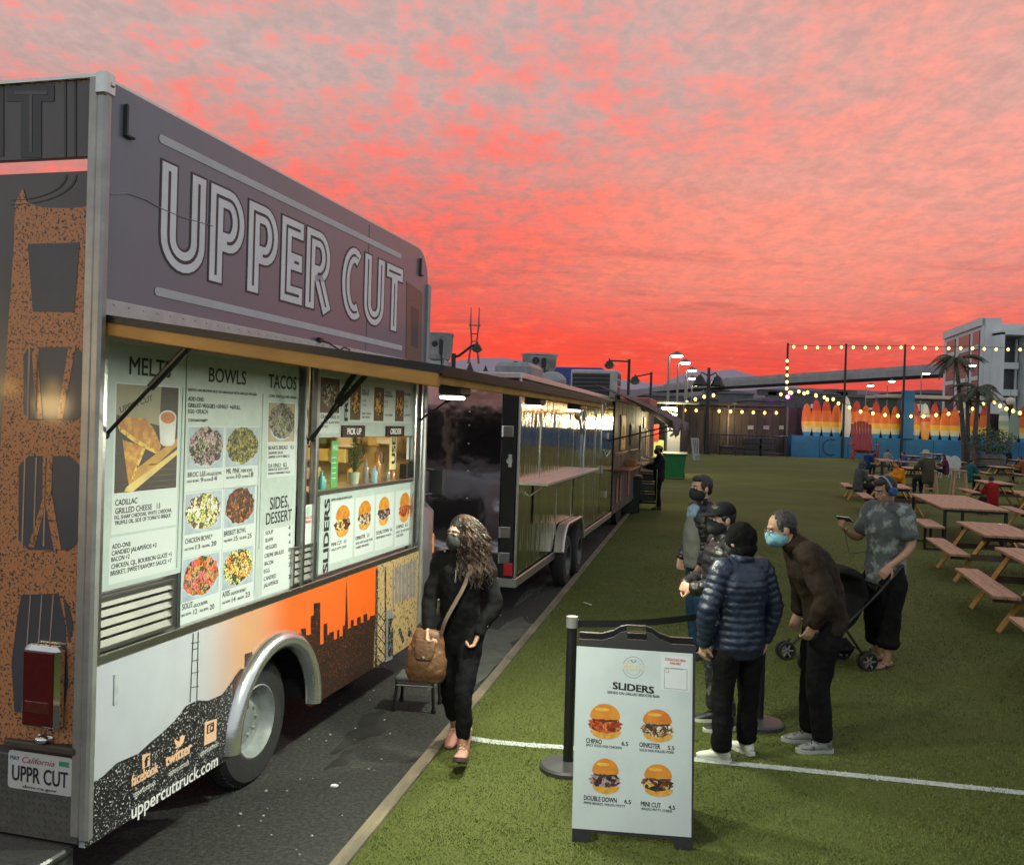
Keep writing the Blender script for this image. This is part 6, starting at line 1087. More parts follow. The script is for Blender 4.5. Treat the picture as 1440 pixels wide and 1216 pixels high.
mb.add([v+nn for v in vs]+[v-nn for v in vs],[(2*i,2*i+1,2*i+3,2*i+2) for i in range(n)]+[(2*n+2+2*i,2*n+2+2*i+2,2*n+2+2*i+3,2*n+2+2*i+1) for i in range(n)]); mk('queue_belt',mb,M('black webbing',(.012,.012,.013),.7,0,.2,60),label='black fabric belt stretched between the two queue posts',cat='belt')
# ================================================================== step stool by the truck
a,b=gp(553,999),gp(610,1003); c=(a+b)/2; d=(b-a).normalized(); o=thing('step_stool','small dark step stool on the asphalt under the serving hatch','step stool',(c.x,c.y,0),math.atan2(d.y,d.x)); w2=(b-a).length; dpt=w2*.78; SH=.24
q=MB(); q.box((0,dpt/2,SH),(w2*.98,dpt*.95,.03),.008); mk('top',q,M('grey green rubber tread',(.085,.095,.085),.7,0,.2,50,.3,150),o); q=MB(); q.box((0,dpt/2,SH-.025),(w2*.94,dpt*.91,.02),.004); mk('rim',q,M('steel tube',(.30,.30,.29),.3,.9,.1),o)
for sx_ in (-1,1):
    for yy_ in (0,dpt): q=MB(); q.tube([(sx_*w2*.44,dpt*.08 if yy_==0 else dpt*.92,SH-.02),(sx_*w2*.49,yy_,.015)],.012,8); l=mk('leg',q,BLACKM,o); q=MB(); q.cyl((sx_*w2*.49,yy_,0),(sx_*w2*.49,yy_,.03),.018,n=10); mk('rubber_foot',q,BLACK,l)
for yy_ in (dpt*.05,dpt*.95): q=MB(); q.tube([(-w2*.45,yy_,SH-.045),(w2*.45,yy_,SH-.045)],.009,8); mk('crossbar',q,M('steel tube'),o)
# ================================================================== bins, cart, lit stall
def bin_(px,py,w_,h,col,lb,rz,sym=False,tray=False):
    p=gp(px,py); o=thing('wheeled_bin',lb,'bin',(p.x,p.y,0.012),rz); m_=MB(); bt,tp=.40,.5; n=[(-1,-1),(1,-1),(1,1),(-1,1)]
    vs=[(a*w_*bt,b*w_*bt,.06) for a,b in n]+[(a*w_*tp,b*w_*tp*1.1,h*.90) for a,b in n]+[(a*w_*(tp+.04),b*w_*(tp*1.1+.04),h*.90) for a,b in n]+[(a*w_*(tp+.04),b*w_*(tp*1.1+.04),h*.94) for a,b in n]
    m_.add(vs,[(3,2,1,0)]+[(4*j+i,4*j+(i+1)%4,4*j+4+(i+1)%4,4*j+4+i) for j in range(3) for i in range(4)]); mk('body',m_,M('bin plastic '+lb[:12],col,.5,0,.12,3),o)
    m_=MB(); m_.box((0,0,h*.965),(w_*1.12,w_*1.22,.05),.02,rot=(R(3),0,0)); m_.tube([(-w_*.4,w_*.66,h*.93),(w_*.4,w_*.66,h*.93)],.025,6); mk('lid',m_,M('bin lid '+lb[:12],tuple(c*.6 for c in col),.5,0,.1,3),o)
    for sx_ in (-1,1): m_=MB(); m_.lathe([(.02,-.03),(.12,-.03),(.12,.03),(.02,.03)],(sx_*w_*.43,w_*.36,.12),(1,0,0),16); mk('wheel',m_,RUBBER,o)
    if sym:
        m_=MB(); f=lambda x,z:(x,-w_*(bt+(tp*1.1-bt)*((z-.06)/(h*.84)))-.006,z); zc=h*.5
        for k in range(3):
            a=R(90+120*k); ca,sa=math.cos(a),math.sin(a); T2=lambda u,v:f(u*ca-v*sa,zc+u*sa+v*ca)
            m_.poly([T2(*p_) for p_ in ((.075,-.055),(.105,-.03),(.105,.02),(.075,.02))]); m_.poly([T2(*p_) for p_ in ((.055,.018),(.125,.018),(.09,.062))])
        mk('recycling_mark',m_,WHITEP,o)
    return o
bin_(883,722,.60,.95,(.010,.030,.022),'dark green wheeled recycling bin beside the trailer end',R(-6),True); bin_(948,673,.95,1.12,(.012,.16,.045),'bright green wheeled bin below the lit white panel',R(-10))
p=gp(908,716); o=thing('wire_cart','black wire shelf cart with white bundles beside the person in the cap','cart',(p.x,p.y,0),-.2)
for x in (-.28,.28):
    for y in (-.22,.22): q=MB(); q.tube([(x,y,0),(x,y,1.25)],.014,6); mk('post',q,CHROME,o)
for z in (.18,.45,.72,.98,1.2):
    q=MB()
    for k in range(7): q.tube([(-.28,-.22+k*.073,z),(.28,-.22+k*.073,z)],.006,4)
    q.tube([(-.28,-.22,z),(.28,-.22,z),(.28,.22,z),(-.28,.22,z),(-.28,-.22,z)],.009,5); mk('wire_shelf',q,BLACKM,o)
for i,(z,c) in enumerate(((.25,(.03,.03,.035)),(.52,(.05,.05,.06)),(.79,(.025,.025,.03)))): q=MB(); q.box((random.uniform(-.05,.05),0,z+.07),(.42,.34,.18),.03); mk('box',q,M('dark carton %d'%i,c,.6),o)
q=MB(); q.box((0,.0,1.28),(.50,.36,.10),.04); q.ball((-.2,-.05,1.33),(.12,.10,.07),10,6); q.ball((.15,.05,1.35),(.14,.12,.06),10,6); mk('bundle',q,M('cream bundles',(.58,.55,.40),.7),o)
p=gp(952,668); Yq=p.y+1.5; o=thing('lit_stall','open stall with a tall white numbered panel and a bright lamp','stall',(p.x,Yq,0.012)); ST_=hgt(950,567,Yq)
q=MB(); q.box((.05,0,1.35),(.62,.05,2.3),.01); pn=mk('number_panel',q,M('pale grey panel',(.42,.42,.42),.5,0,.05),o); q=MB(); q.text('9',(-.02,-.03,1.75),(1,0,0),(0,0,1),.55,'C',None,.02); mk('lettering',q,INK,pn)
for x in (-.38,.48): q=MB(); q.tube([(x,-.1,0),(x,-.1,ST_)],.05,6); mk('post',q,BLACKM,o)
q=MB(); q.box((-.2,-.2,ST_),(2.6,1.0,.10),.02); mk('roof',q,M('stall roof',(.22,.20,.16),.6),o); q=MB(); q.box((-.25,-.25,ST_-.42),(.75,.2,.42),.05); mk('lamp',q,E('stall lamp glow',(1,.86,.42),6),o); lamp('stall_light','POINT',(-.2,-.8,ST_-.5),260,(1,.85,.45),o,.25)
q=MB(); q.box((-.95,-.1,1.9),(.55,.06,.8),.01); mk('red_sign',q,M('red stall sign',(.5,.06,.04),.5),o); q=MB(); q.box((-.65,-.05,1.1),(.5,.08,.9),.02); mk('yellow_case',q,M('yellow lit case',(.5,.45,.08),.5,emit=(.9,.8,.2),es=.5),o)
for i in range(4): 
    pp=gp(966+i*2.2,646); q=MB(); q.box((0,0,.75),(.06,.5,1.5),.01,rot=(0,R(-8+i*2),0)); q.box((.05,0,.45),(.25,.45,.05),.01,rot=(0,R(55),0)); mk('folded_chair',q,M('white folding frame',(.42,.42,.42),.4),label='white folding chair, %s in the leaning row from the lit stall'%ORD[i],cat='folding chair',group='folded white chairs',loc=(pp.x,pp.y-2,.012))
# unseen fence added beside the field to give the trailer dark reflections
pf=thing('reflection_fence','dark plank fence closing the far side of the turf field','fence',(34,0,0))
for k in range(18): q=MB(); q.box((0,0,1.5),(.1,2.9,3.0+.2*(k%2))); mk('plank',q,FENM[k%3],pf,loc=(.02*(k%2),-8+3*k,0))
# ================================================================== people
_S=bpy.data.scenes.new('remesh_tmp')
def remesh(mb,vox,smooth=3,disp=0.0,dsize=.12):
    me=bpy.data.meshes.new('r'); me.from_pydata(mb.v,[],mb.f); me.update(); o=bpy.data.objects.new('r',me); _S.collection.objects.link(o)
    m_=o.modifiers.new('r','REMESH'); m_.mode='VOXEL'; m_.voxel_size=vox
    if smooth: s_=o.modifiers.new('s','SMOOTH'); s_.factor=.5; s_.iterations=smooth
    if disp:
        tx_=bpy.data.textures.get('fold%g'%dsize) or bpy.data.textures.new('fold%g'%dsize,'CLOUDS'); tx_.noise_scale=dsize; tx_.noise_depth=1
        d=o.modifiers.new('d','DISPLACE'); d.texture=tx_; d.strength=disp; d.mid_level=.5; d.texture_coords='LOCAL'
    _S.view_layers[0].update(); dg=_S.view_layers[0].depsgraph; dg.update(); out=bpy.data.meshes.new_from_object(o.evaluated_get(dg),depsgraph=dg); bpy.data.objects.remove(o); bpy.data.meshes.remove(me)
    out.polygons.foreach_set('use_smooth',[True]*len(out.polygons)); return out
def catm(P,k):
    P=[np.array(p,float) for p in P]; out=[]
    for i in range(len(P)-1):
        p0,p1,p2,p3=P[max(i-1,0)],P[i],P[i+1],P[min(i+2,len(P)-1)]
        for j in range(k):
            t=j/k; out.append(.5*((2*p1)+(-p0+p2)*t+(2*p0-5*p1+4*p2-p3)*t*t+(-p0+3*p1-3*p2+p3)*t**3))
    out.append(P[-1]); return out
def limb(mb,ctrl,k=7,n=14,side=(1,0,0),ridge=None,cap=True):
    """closed tapered tube through (x,y,z,a,b)"""
    C=[(*c,c[3]) if len(c)==4 else c for c in ctrl]
    if ridge:
        L=sum((V(*C[i+1][:3])-V(*C[i][:3])).length for i in range(len(C)-1)); k=max(k,int(L/(len(C)-1)/.008))
    Q=catm(C,k); pts=[V(*q[:3]) for q in Q]; rad=[(max(q[3],.004),max(q[4],.004)) for q in Q]
    if ridge:
        s_=0.0
        for i in range(len(pts)):
            if i: s_+=(pts[i]-pts[i-1]).length
            f=ridge[0]*(abs(math.sin(PI*s_/ridge[1]))**.6-.6); rad[i]=(rad[i][0]+f,rad[i][1]+f)
    if cap:
        for e in (0,1):
            p=pts[0] if e==0 else pts[-1]; q=pts[1] if e==0 else pts[-2]; t=(p-q).normalized(); r=rad[0] if e==0 else rad[-1]; rm=min(r)
            ex=[(p+t*rm*.55*math.sin(R(a)),(r[0]-rm*.55+rm*.55*math.cos(R(a)),r[1]-rm*.55+rm*.55*math.cos(R(a)))) for a in (35,65,88)]
            if e==0: pts=[x[0] for x in ex[::-1]]+pts; rad=[x[1] for x in ex[::-1]]+rad
            else: pts+= [x[0] for x in ex]; rad+=[x[1] for x in ex]
    rings=[]; a=V(side)
    for i,p in enumerate(pts):
        t=(pts[min(i+1,len(pts)-1)]-pts[max(i-1,0)]).normalized(); a=a-t*a.dot(t); a=a.normalized() if a.length>1e-5 else t.orthogonal().normalized(); b=t.cross(a); rings+=[p+a*(rad[i][0]*math.cos(2*PI*j/n))+b*(rad[i][1]*math.sin(2*PI*j/n)) for j in range(n)]
    m_=len(pts); mb.add(rings,[(i*n+j,i*n+(j+1)%n,(i+1)*n+(j+1)%n,(i+1)*n+j) for i in range(m_-1) for j in range(n)]+[tuple(range(n-1,-1,-1)),tuple((m_-1)*n+j for j in range(n))])
def hand(mb,w_,d,pn,th,curl=.5,s_=1.0):
    d=V(d).normalized(); pn=V(pn); pn=(pn-d*pn.dot(d)).normalized(); x=d.cross(pn); w_=V(w_)
    limb(mb,[(*(w_-d*.03),.026*s_,.021*s_),(*(w_+d*.02*s_),.034*s_,.018*s_),(*(w_+d*.085*s_),.040*s_,.013*s_)],4,10,side=x)
    for off,L in ((-.030,.062),(-.010,.074),(.010,.078),(.030,.070)):
        p=w_+d*.080*s_+x*off*s_*th; a=0; C=[(*p,.0088*s_)]
        for sg in (.42,.33,.25): a+=curl*(.9 if sg==.42 else 1.15); dd=d*math.cos(a)+pn*math.sin(a); p=p+dd*L*sg*s_*1.05; C.append((*p,.0082*s_ if sg>.3 else .0066*s_))
        limb(mb,C,3,8,side=x)
    p=w_+d*.025*s_+x*th*.030*s_; d1=(d*.62+x*th*.7+pn*.35).normalized(); d2=(d*.8+x*th*.3+pn*(.3+curl*.4)).normalized(); q=p+d1*.042*s_; limb(mb,[(*p,.013*s_),(*q,.0105*s_),(*(q+d2*.034*s_),.008*s_)],3,8,side=pn)
SKIN={k:M('skin %s'%k,c,.5,0,.10,16,.05,120) for k,c in (('a',(.50,.29,.20)),('b',(.44,.25,.165)),('c',(.40,.22,.14)))}
HAIRB=M('black hair',(.014,.011,.010),.45,0,.3,60,.5,160,stretch=(1,1,.3)); HAIRG=M('greying dark hair',(.035,.030,.027),.5,0,.4,60,.5,160); HAIRW=M('brown curly hair',(.030,.016,.010),.40,0,.5,5,second=(.075,.036,.016),lo=.45,hi=.7,island=.5)
STAND=dict(pel=(0,0,.93),wai=(0,0,1.07),che=(0,.0,1.26),sho=(0,-.01,1.385),nek=(0,0,1.455),head=(0,.03,1.575),hy=0,hp=0,
 sR=(.175,-.01,1.375),eR=(.225,-.03,1.10),wR=(.215,.05,.86),sL=(-.175,-.01,1.375),eL=(-.225,-.03,1.10),wL=(-.215,.05,.86),
 hR=(.088,0,.88),kR=(.095,.02,.48),aR=(.10,-.02,.085),hL=(-.088,0,.88),kL=(-.095,.02,.48),aL=(-.10,-.02,.085),fR=(.15,1,0),fL=(-.15,1,0),
 dR=None,dL=None,pR=(-1,.2,0),pL=(1,.2,0),cR=.45,cL=.45)
def hm(J): 
    m_=Matrix.Translation(V(J['head']))@Euler((R(J['hp']),0,R(J['hy'])),'ZYX').to_matrix().to_4x4() if False else Matrix.Translation(V(J['head']))@Matrix.Rotation(R(J['hy']),4,'Z')@Matrix.Rotation(R(J['hp']),4,'X'); return m_
def lerp(a,b,t): return tuple(x*(1-t)+y*t for x,y in zip(a,b))
def offs(p,*d): return tuple(a+b for a,b in zip(p,d))
def person(label,loc,rz,h,J,o,vox=.0085,group=None):
    """o: skin, top(mat), ridge, sleeve, pants(mat), shoes(mat), sole(mat), hair(kind), mask(mat), width"""
    J={**STAND,**J}; root=thing('person',label,'person',loc,rz,group); root.scale=(h/1.70,)*3; wd=o.get('width',1.0); hmx=hm(J); Hp=lambda *p:hmx@V(*p)
    sk=SKIN[o.get('skin','a')]; b=MB(); axis=V(J['che'])-V(J['pel']); 
    # --- body: one continuous skin
    limb(b,[(*offs(J['pel'],0,0,-.06),.10,.08),(*J['pel'],.135*wd,.095*wd),(*J['wai'],.115*wd,.085*wd),(*J['che'],.145*wd,.105*wd),(*J['sho'],.12,.07),(*J['nek'],.055,.058),(*Hp(0,-.015,-.06),.05,.055)],5,14)
    for S in 'RL':
        sg=1 if S=='R' else -1; limb(b,[(*lerp(J['sho'],J['s'+S],.6),.05),(*J['s'+S],.052),(*J['e'+S],.040),(*J['w'+S],.027)],5,10); pq=min(1,o.get('pw',1.0))*.82; limb(b,[(*offs(J['h'+S],0,0,.03),.08),(*J['h'+S],.080*wd),(*J['k'+S],.052*pq),(*J['a'+S],.036*(1 if o.get('sandal') else .8))],5,10,side=(1,0,0))
        f=V(J['f'+S]).normalized(); a=V(J['a'+S]); un_=f.cross(V(0,0,1)).cross(f).normalized(); kf=1.0 if o.get('sandal') else .72; limb(b,[(*(a-f*.04-un_*.03),.030*kf,.030*kf),(*(a+f*.03-un_*.035),.034*kf,.032*kf),(*(a+f*.11-un_*.052),.038*kf,.022*kf),(*(a+f*.16*(1 if kf==1 else .85)-un_*.060),.030*kf,.013*kf)],4,10,side=f.cross(V(0,0,1)))
        d=J['d'+S] or tuple(V(J['w'+S])-V(J['e'+S])); hand(b,J['w'+S],d,J['p'+S],-sg if V(J['p'+S]).x*sg<0 else sg,J['c'+S],1.05)
    hd=[((0,-.012,.032),(.076,.095,.090)),((0,.018,-.035),(.063,.074,.078)),((0,.050,-.088),(.030,.030,.026)),((0,.072,.034),(.046,.020,.014)),((.036,.052,-.03),(.024,.026,.028)),((-.036,.052,-.03),(.024,.026,.028)),((0,.086,-.060),(.024,.010,.010)),((.079,-.008,-.005),(.012,.022,.034)),((-.079,-.008,-.005),(.012,.022,.034))]
    rm=hmx.to_3x3()
    for c,r in hd: b.ball(Hp(*c),r,16,10,rot=rm)
    limb(b,[(*Hp(0,.086,.022),.008,.009),(*Hp(0,.103,-.010),.011,.012),(*Hp(0,.110,-.026),.016,.012),(*Hp(0,.092,-.034),.015,.01)],3,8,side=rm@V(1,0,0))
    body=mk('body',remesh(b,vox*.85,2),sk,root)
    for sx_ in (-1,1):
        m_=MB(); m_.ball(Hp(sx_*.031,.0815,.008),(.0135,.0085,.0085),10,6,rot=rm); m_.ball(Hp(sx_*.031,.0885,.007),(.0058,.003,.0060),8,5,m=1,rot=rm); mk('eye',m_,[M('eye white',(.55,.52,.48),.25),M('dark iris',(.02,.013,.010),.15)],body,smooth=180)
        m_=MB(); m_.tube([Hp(sx_*.014,.093,.028),Hp(sx_*.033,.092,.034),Hp(sx_*.052,.080,.027)],[.003,.0042,.002],6); mk('eyebrow',m_,HAIRB,body)
    # --- top
    if o.get('top'):
        t=MB(); rg=o.get('ridge'); lift=o.get('hem',.80); hz_=V(J['pel'])+(V(J['pel'])-V(J['wai'])).normalized()*(.93-lift); th=o.get('thick',0.0); cw=wd+th*3
        C=[(*hz_,.172*cw,.132*cw),(*lerp(J['pel'],hz_,.3),.170*cw,.135*cw),(*J['wai'],.160*cw,.130*cw),(*J['che'],.185*cw,.140*cw),(*offs(lerp(J['che'],J['sho'],.75),0,0,0),.172*cw,.115*cw),(*lerp(J['sho'],J['nek'],.35),.115,.09),(*lerp(J['sho'],J['nek'],.95),o.get('collar',.070),o.get('collar',.072))]
        limb(t,C,7,20,ridge=rg)
        for S in 'RL':
            end=.97 if o.get('sleeve','long')=='long' else .0; s_,e,w2=J['s'+S],J['e'+S],J['w'+S]; r=(.072+th*.2)*o.get('arm',1.0)
            if end: limb(t,[(*lerp(J['sho'],s_,.45),r*1.1),(*s_,r*1.05),(*lerp(s_,e,.5),r*.98),(*e,r*.90),(*lerp(e,w2,.5),r*.82),(*lerp(e,w2,end),r*.66)],7,14,ridge=rg)
            else: limb(t,[(*lerp(J['sho'],s_,.45),.085),(*s_,.088),(*lerp(s_,e,.45),.082),(*lerp(s_,e,.72),.084)],6,14)
        mk(o.get('topname','jacket'),remesh(t,vox,2 if rg else 2,.014 if rg else o.get('fold',.022)*1.15,.10 if not rg else .07),o['top'],root)
    # --- trousers
    p=MB(); pw=o.get('pw',1.0); wz=o.get('waist',.99); limb(p,[(*offs(J['pel'],0,0,.07),.148*wd,.112*wd),(*J['pel'],.158*wd,.122*wd),(*offs(J['pel'],0,0,-.08),.150*wd,.118*wd)],5,18)
    for S in 'RL':
        hh,k,a=J['h'+S],J['k'+S],J['a'+S]; end=o.get('cut',1.0)
        C=[(*offs(hh,0,0,.02),.100*wd),(*lerp(hh,k,.35),.098*pw),(*k,.074*pw),(*lerp(k,a,.5),.068*pw)]+([(*lerp(k,a,.93*end),.060*pw*o.get('flare',1.0))] if end==1.0 else [(*lerp(k,a,end),o.get('hemr',.078)*pw)]); limb(p,C,6,14)
    mk(o.get('pantsname','trousers'),remesh(p,vox,2,.022,.085),o['pants'],root)
    # --- shoes
    for S in 'RL':
        f=V(J['f'+S]).normalized(); a=V(J['a'+S]); up=V(0,0,1); sd=f.cross(up).normalized(); un=sd.cross(f).normalized(); B=lambda x,z,y=0:a+f*x+un*z+sd*y
        m_=MB(); ol=[(-.075,.0),(-.070,.028),(-.03,.034),(.03,.036),(.10,.046),(.150,.043),(.180,.026),(.190,0)]; out=[(x,y) for x,y in ol]+[(x,-y) for x,y in ol[-2:0:-1]]
        m_.prism([B(x,-.085,y) for x,y in out],un*.026); sole=m_
        if o.get('sandal'):
            sh=mk('sandal',sole,o['sole'],root); m_=MB(); m_.tube([B(.02,-.06,.04),B(.07,-.025,.02),B(.115,-.045,.0)],.008,6); m_.tube([B(.02,-.06,-.04),B(.07,-.025,-.02),B(.115,-.045,.0)],.008,6); mk('strap',m_,o['shoes'],sh); continue
        u=MB(); bt=o.get('boot',0.0); limb(u,[(*B(-.045,-.045),.036,.034),(*B(.0,-.035),.040,.042),(*B(.06,-.045),.043,.034),(*B(.12,-.056),.045,.026),(*B(.165,-.062),.034,.018)],5,12,side=sd); limb(u,[(*B(-.03,-.055),.036),(*B(-.022,-.01),.040),(*B(-.015,.045+bt),.043+bt*.15)],4,12,side=sd)
        sh=mk('boot' if bt else 'shoe',remesh(u,.0065,2),o['shoes'],root); mk('sole',sole,o['sole'],sh,smooth=40)
        if bt: m_=MB(); m_.lathe([(.046,-.012),(.054,0),(.046,.012)],B(-.013,.048+bt),un,18); mk('cuff',m_,M('pale boot cuff',(.62,.50,.46),.8),sh,smooth=60)
        m_=MB()
        for j in range(5 if bt else 4): xx=.085-.022*j; zz=-.022+.012*j+(.012*j if bt else 0); m_.tube([B(xx,zz,.020),B(xx-.006,zz+.010,0),B(xx,zz,-.020)],.0032,5)
        mk('laces',m_,o.get('lace',WHITEP),sh)
    # --- hair, mask, headgear
    hk=o.get('hair')
    if hk in ('short','balding','bob'):
        m_=MB(); m_.ball(Hp(0,-.026,.040),(.084,.094,.092),20,14,rot=rm)
        if hk!='balding': m_.ball(Hp(0,.030,.090),(.062,.055,.035),14,9,rot=rm)
        for sx_ in (-1,1): m_.ball(Hp(sx_*.066,-.010,.030),(.020,.050,.048),12,8,rot=rm)
        m_.ball(Hp(0,-.075,-.01),(.058,.035,.055),12,8,rot=rm)
        if hk=='bob': m_.ball(Hp(0,-.06,-.05),(.09,.06,.10),14,9,rot=rm)
        mk('hair',remesh(m_,.006,1,.012,.02),o.get('hairmat',HAIRB),root)
    if o.get('mask'):
        m_=MB(); m_.ball(Hp(0,.038,-.052),(.071,.084,.066),18,12,rot=rm); m_.ball(Hp(0,.092,-.026),(.026,.034,.040),12,8,rot=rm); mm=remesh(m_,.006,2); k=mk('mask',mm,o['mask'],root); q=MB()
        for sx_ in (-1,1):
            for z in (-.025,-.075): q.tube([Hp(sx_*.062,.045,z),Hp(sx_*.080,.012,z*.7+.005),Hp(sx_*.088,-.02,.0)],.0022,4)
        mk('ear_loop',q,o['mask'],k,kind='stuff')
    return root,J,Hp,rm,body
def cloth(nm,c=(.5,.5,.5),rough=.85,var=.25,scale=8,bump=.25,bs=90,**k): return M(nm,c,rough,0,var,scale,bump,bs,spec=.12,**k)
BLKCL=cloth('black jacket cloth',(.007,.007,.0075)); BLKTR=cloth('black trouser cloth',(.006,.006,.0065)); BLKMASK=M('black face mask',(.010,.010,.011),.8,0,.1); WSOLE=M('white sole',(.55,.56,.52),.6); DSOLE=M('dark sole',(.02,.02,.02),.8)
# ---- walking woman with the leather bag
p=gp(641,1066)
wo,J,Hp,rm,_=person('person in black jacket and pink boots walking with a brown leather bag',(p.x,p.y,.012),R(172),1.575,dict(
  pel=(0,-.02,.92),hR=(.085,-.02,.88),hL=(-.085,-.02,.88),kR=(.075,-.02,.49),aR=(.065,-.27,.13),fR=(.10,1,-.35),kL=(-.075,.16,.50),aL=(-.085,.20,.125),fL=(-.05,1,.42),
  sR=(.155,-.01,1.375),sL=(-.155,-.01,1.375),eR=(.215,.03,1.10),wR=(.185,.17,.92),cR=.9,eL=(-.245,.0,1.10),wL=(-.155,.10,.90),dL=(.35,.15,-.9),cL=.9,hy=-38,hp=-4,head=(.005,.04,1.575)),
  dict(top=BLKCL,pants=BLKTR,shoes=M('pink boot leather',(.50,.22,.17),.6,0,.18,18,.1,80),sole=M('tan boot sole',(.05,.04,.035),.8),boot=.085,cut=.74,hemr=.056,lace=M('pink lace',(.6,.42,.38),.6),mask=BLKMASK,collar=.078,hem=.76,thick=.0,width=.90,arm=.86,pw=.86,fold=.03,skin='a'))
def curls():
    m_=MB(); rn=random.Random(12)
    for k in range(850):
        az=rn.uniform(-2.65,2.65)+PI/2*0; th=rn.uniform(.05,1.25); d=V(math.sin(az)*math.sin(th),-math.cos(az)*math.sin(th),math.cos(th))       # az 0 = back
        if d.y>.40 and d.z<.80: continue
        if d.x>.05 and d.y>-.35: continue
        if d.x<-.2 and d.y>.15 and d.z<.5: continue
        s0=Hp(d.x*.082,-.016+d.y*.098,.036+d.z*.094); L=rn.uniform(.24,.50); out=rm@V(d.x*1.2+rn.uniform(-.2,.2),min(.12,d.y)*1.0,0); out.z=0
        fall=V(0,0,-1); pts=[]; ph=rn.uniform(0,6.28); cr=rn.uniform(.011,.019); tw=rn.uniform(55,95); nn=26
        for i in range(nn):
            u=i/(nn-1); spread=out*(.10*math.sin(min(1,u*1.6)*PI/2)); pp=s0+spread+fall*(L*max(0,u-.06)**1.12)+rm@V(d.x,d.y,.0)*.012
            # keep clear of shoulders and chest
            if pp.z<1.40: pp=pp+V(0,0,0)+(V(pp.x,pp.y,0).normalized()*.045*min(1,(1.40-pp.z)/.06))
            w=L*u*tw+ph; amp=cr*min(1,u*5); pts.append(pp+V(math.cos(w)*amp,math.sin(w)*amp,0))
        m_.tube(pts,[.0036*(1-.5*i/nn) for i in range(nn)],4,caps=False)
    m_.ball(Hp(0,-.018,.040),(.085,.097,.094),18,12,m=1,rot=rm)
    mk('hair',m_,[HAIRW,HAIRB],wo,smooth=180)
curls()
q=MB(); q.tube([(.01,.150,1.34),(.01,.158,1.27)],.003,5); q.box((.01,.162,1.265),(.012,.005,.026),.002); mk('zip',q,STEEL,wo)
LEA=M('brown bag leather',(.135,.062,.026),.5,0,.35,9,.3,40)
bp=wo.matrix_basis; 
bag=thing('leather_bag','slouchy brown leather shoulder bag hanging at the walking person\'s hip','bag',(0,0,0)); bag.matrix_basis=wo.matrix_basis.copy()
m_=MB(); limb(m_,[(.19,.185,.60,.135,.060),(.19,.19,.66,.145,.075),(.19,.185,.76,.135,.07),(.185,.175,.85,.115,.055),(.18,.17,.90,.10,.045)],7,20); bb=mk('body',remesh(m_,.0075,3,.02,.07),LEA,bag)
m_=MB(); limb(m_,[(.185,.245,.86,.075,.012),(.19,.262,.80,.075,.012),(.192,.268,.74,.060,.012)],5,14); mk('flap',remesh(m_,.006,2),LEA,bb); m_=MB(); m_.ball((.192,.285,.755),(.012,.006,.012),8,6); mk('clasp',m_,CHROME,bb)
st=[(.09,.20,.90),(.06,.215,1.0),(.0,.205,1.12),(-.05,.195,1.22),(-.085,.165,1.33),(-.105,.09,1.415),(-.11,-.02,1.43),(-.07,-.15,1.33),(.08,-.175,1.1),(.20,-.12,.98),(.275,.05,.92),(.27,.17,.90)]
Q=[V(*q_) for q_ in catm(st,4)]; m_=MB(); m_.tube(Q,.017,6,side=(0,0,1),flat=.3); mk('strap',m_,M('grey brown strap',(.13,.095,.07),.7,0,.2,30),bag)
# ---- father with the baby pouch
p=gp(982,925); GLJ=M('glossy black jacket',(.010,.010,.011),.32,0,.3,8,.5,45)
r_,J,Hp,rm,_=person('dark haired person in glossy black jacket, grey shirt and blue jeans',(p.x,p.y,.012),R(104),1.74,dict(eL=(-.245,-.02,1.10),wL=(-.20,.10,.90),dL=(.4,.2,-.8),eR=(.245,-.02,1.10),wR=(.20,.12,.90),dR=(-.4,.2,-.8),hy=8,hp=-2,kL=(-.10,.05,.48)),dict(top=GLJ,pants=cloth('blue jeans',(.018,.045,.085),.85,.3,14),shoes=M('black shoe',(.012,.012,.012),.5),sole=DSOLE,hair='short',mask=BLKMASK,hem=.86,thick=.01,skin='b',ridge=(.004,.05)))
m_=MB(); limb(m_,[(0,.075,.88,.125,.09),(0,.085,1.02,.13,.095),(0,.085,1.20,.125,.09),(0,.065,1.34,.075,.07)],6,18); mk('shirt',remesh(m_,.009,2,.02,.09),cloth('grey shirt cloth',(.16,.16,.145),.85,.15),r_)
m_=MB(); m_.ball((0,.085,1.375),(.085,.065,.055),16,10); m_.ball((.01,.12,1.325),(.06,.035,.06),14,9); m_.ball((-.04,.10,1.34),(.05,.045,.05),12,8); mk('scarf',remesh(m_,.007,2,.02,.05),cloth('pale blue scarf cloth',(.20,.29,.36),.9,.15,30),r_)
# ---- cap and black puffer
p=gp(1010,1022); PUFB=M('black puffer nylon',(.011,.011,.012),.38,0,.3,10,.25,60)
r_,J,Hp,rm,_=person('person in black cap, black puffer jacket and patterned trousers with clasped hands',(p.x,p.y,.012),R(98),1.64,dict(eL=(-.25,.03,1.12),wL=(-.085,.27,1.06),dL=(.75,.55,.1),pL=(.5,-.6,-.3),cL=.7,eR=(.25,.03,1.12),wR=(.085,.27,1.06),dR=(-.75,.55,.1),pR=(-.5,-.6,-.3),cR=.7,hy=10,hp=-3),dict(top=PUFB,ridge=(.012,.062),thick=.035,hem=.80,pants=M('black patterned trousers',(.012,.012,.013),.7,0,.2,26,.2,80,second=(.085,.080,.075),lo=.56,hi=.6),shoes=M('black shoe'),sole=WSOLE,hair='short',mask=BLKMASK,skin='a',cut=.86,pw=1.05,lace=BLACK,collar=.085))
m_=MB(); m_.ball(Hp(0,-.016,.062),(.090,.104,.078),20,12,rot=rm); cp=MB(); cp.v=[]; 
n=14; br=[]
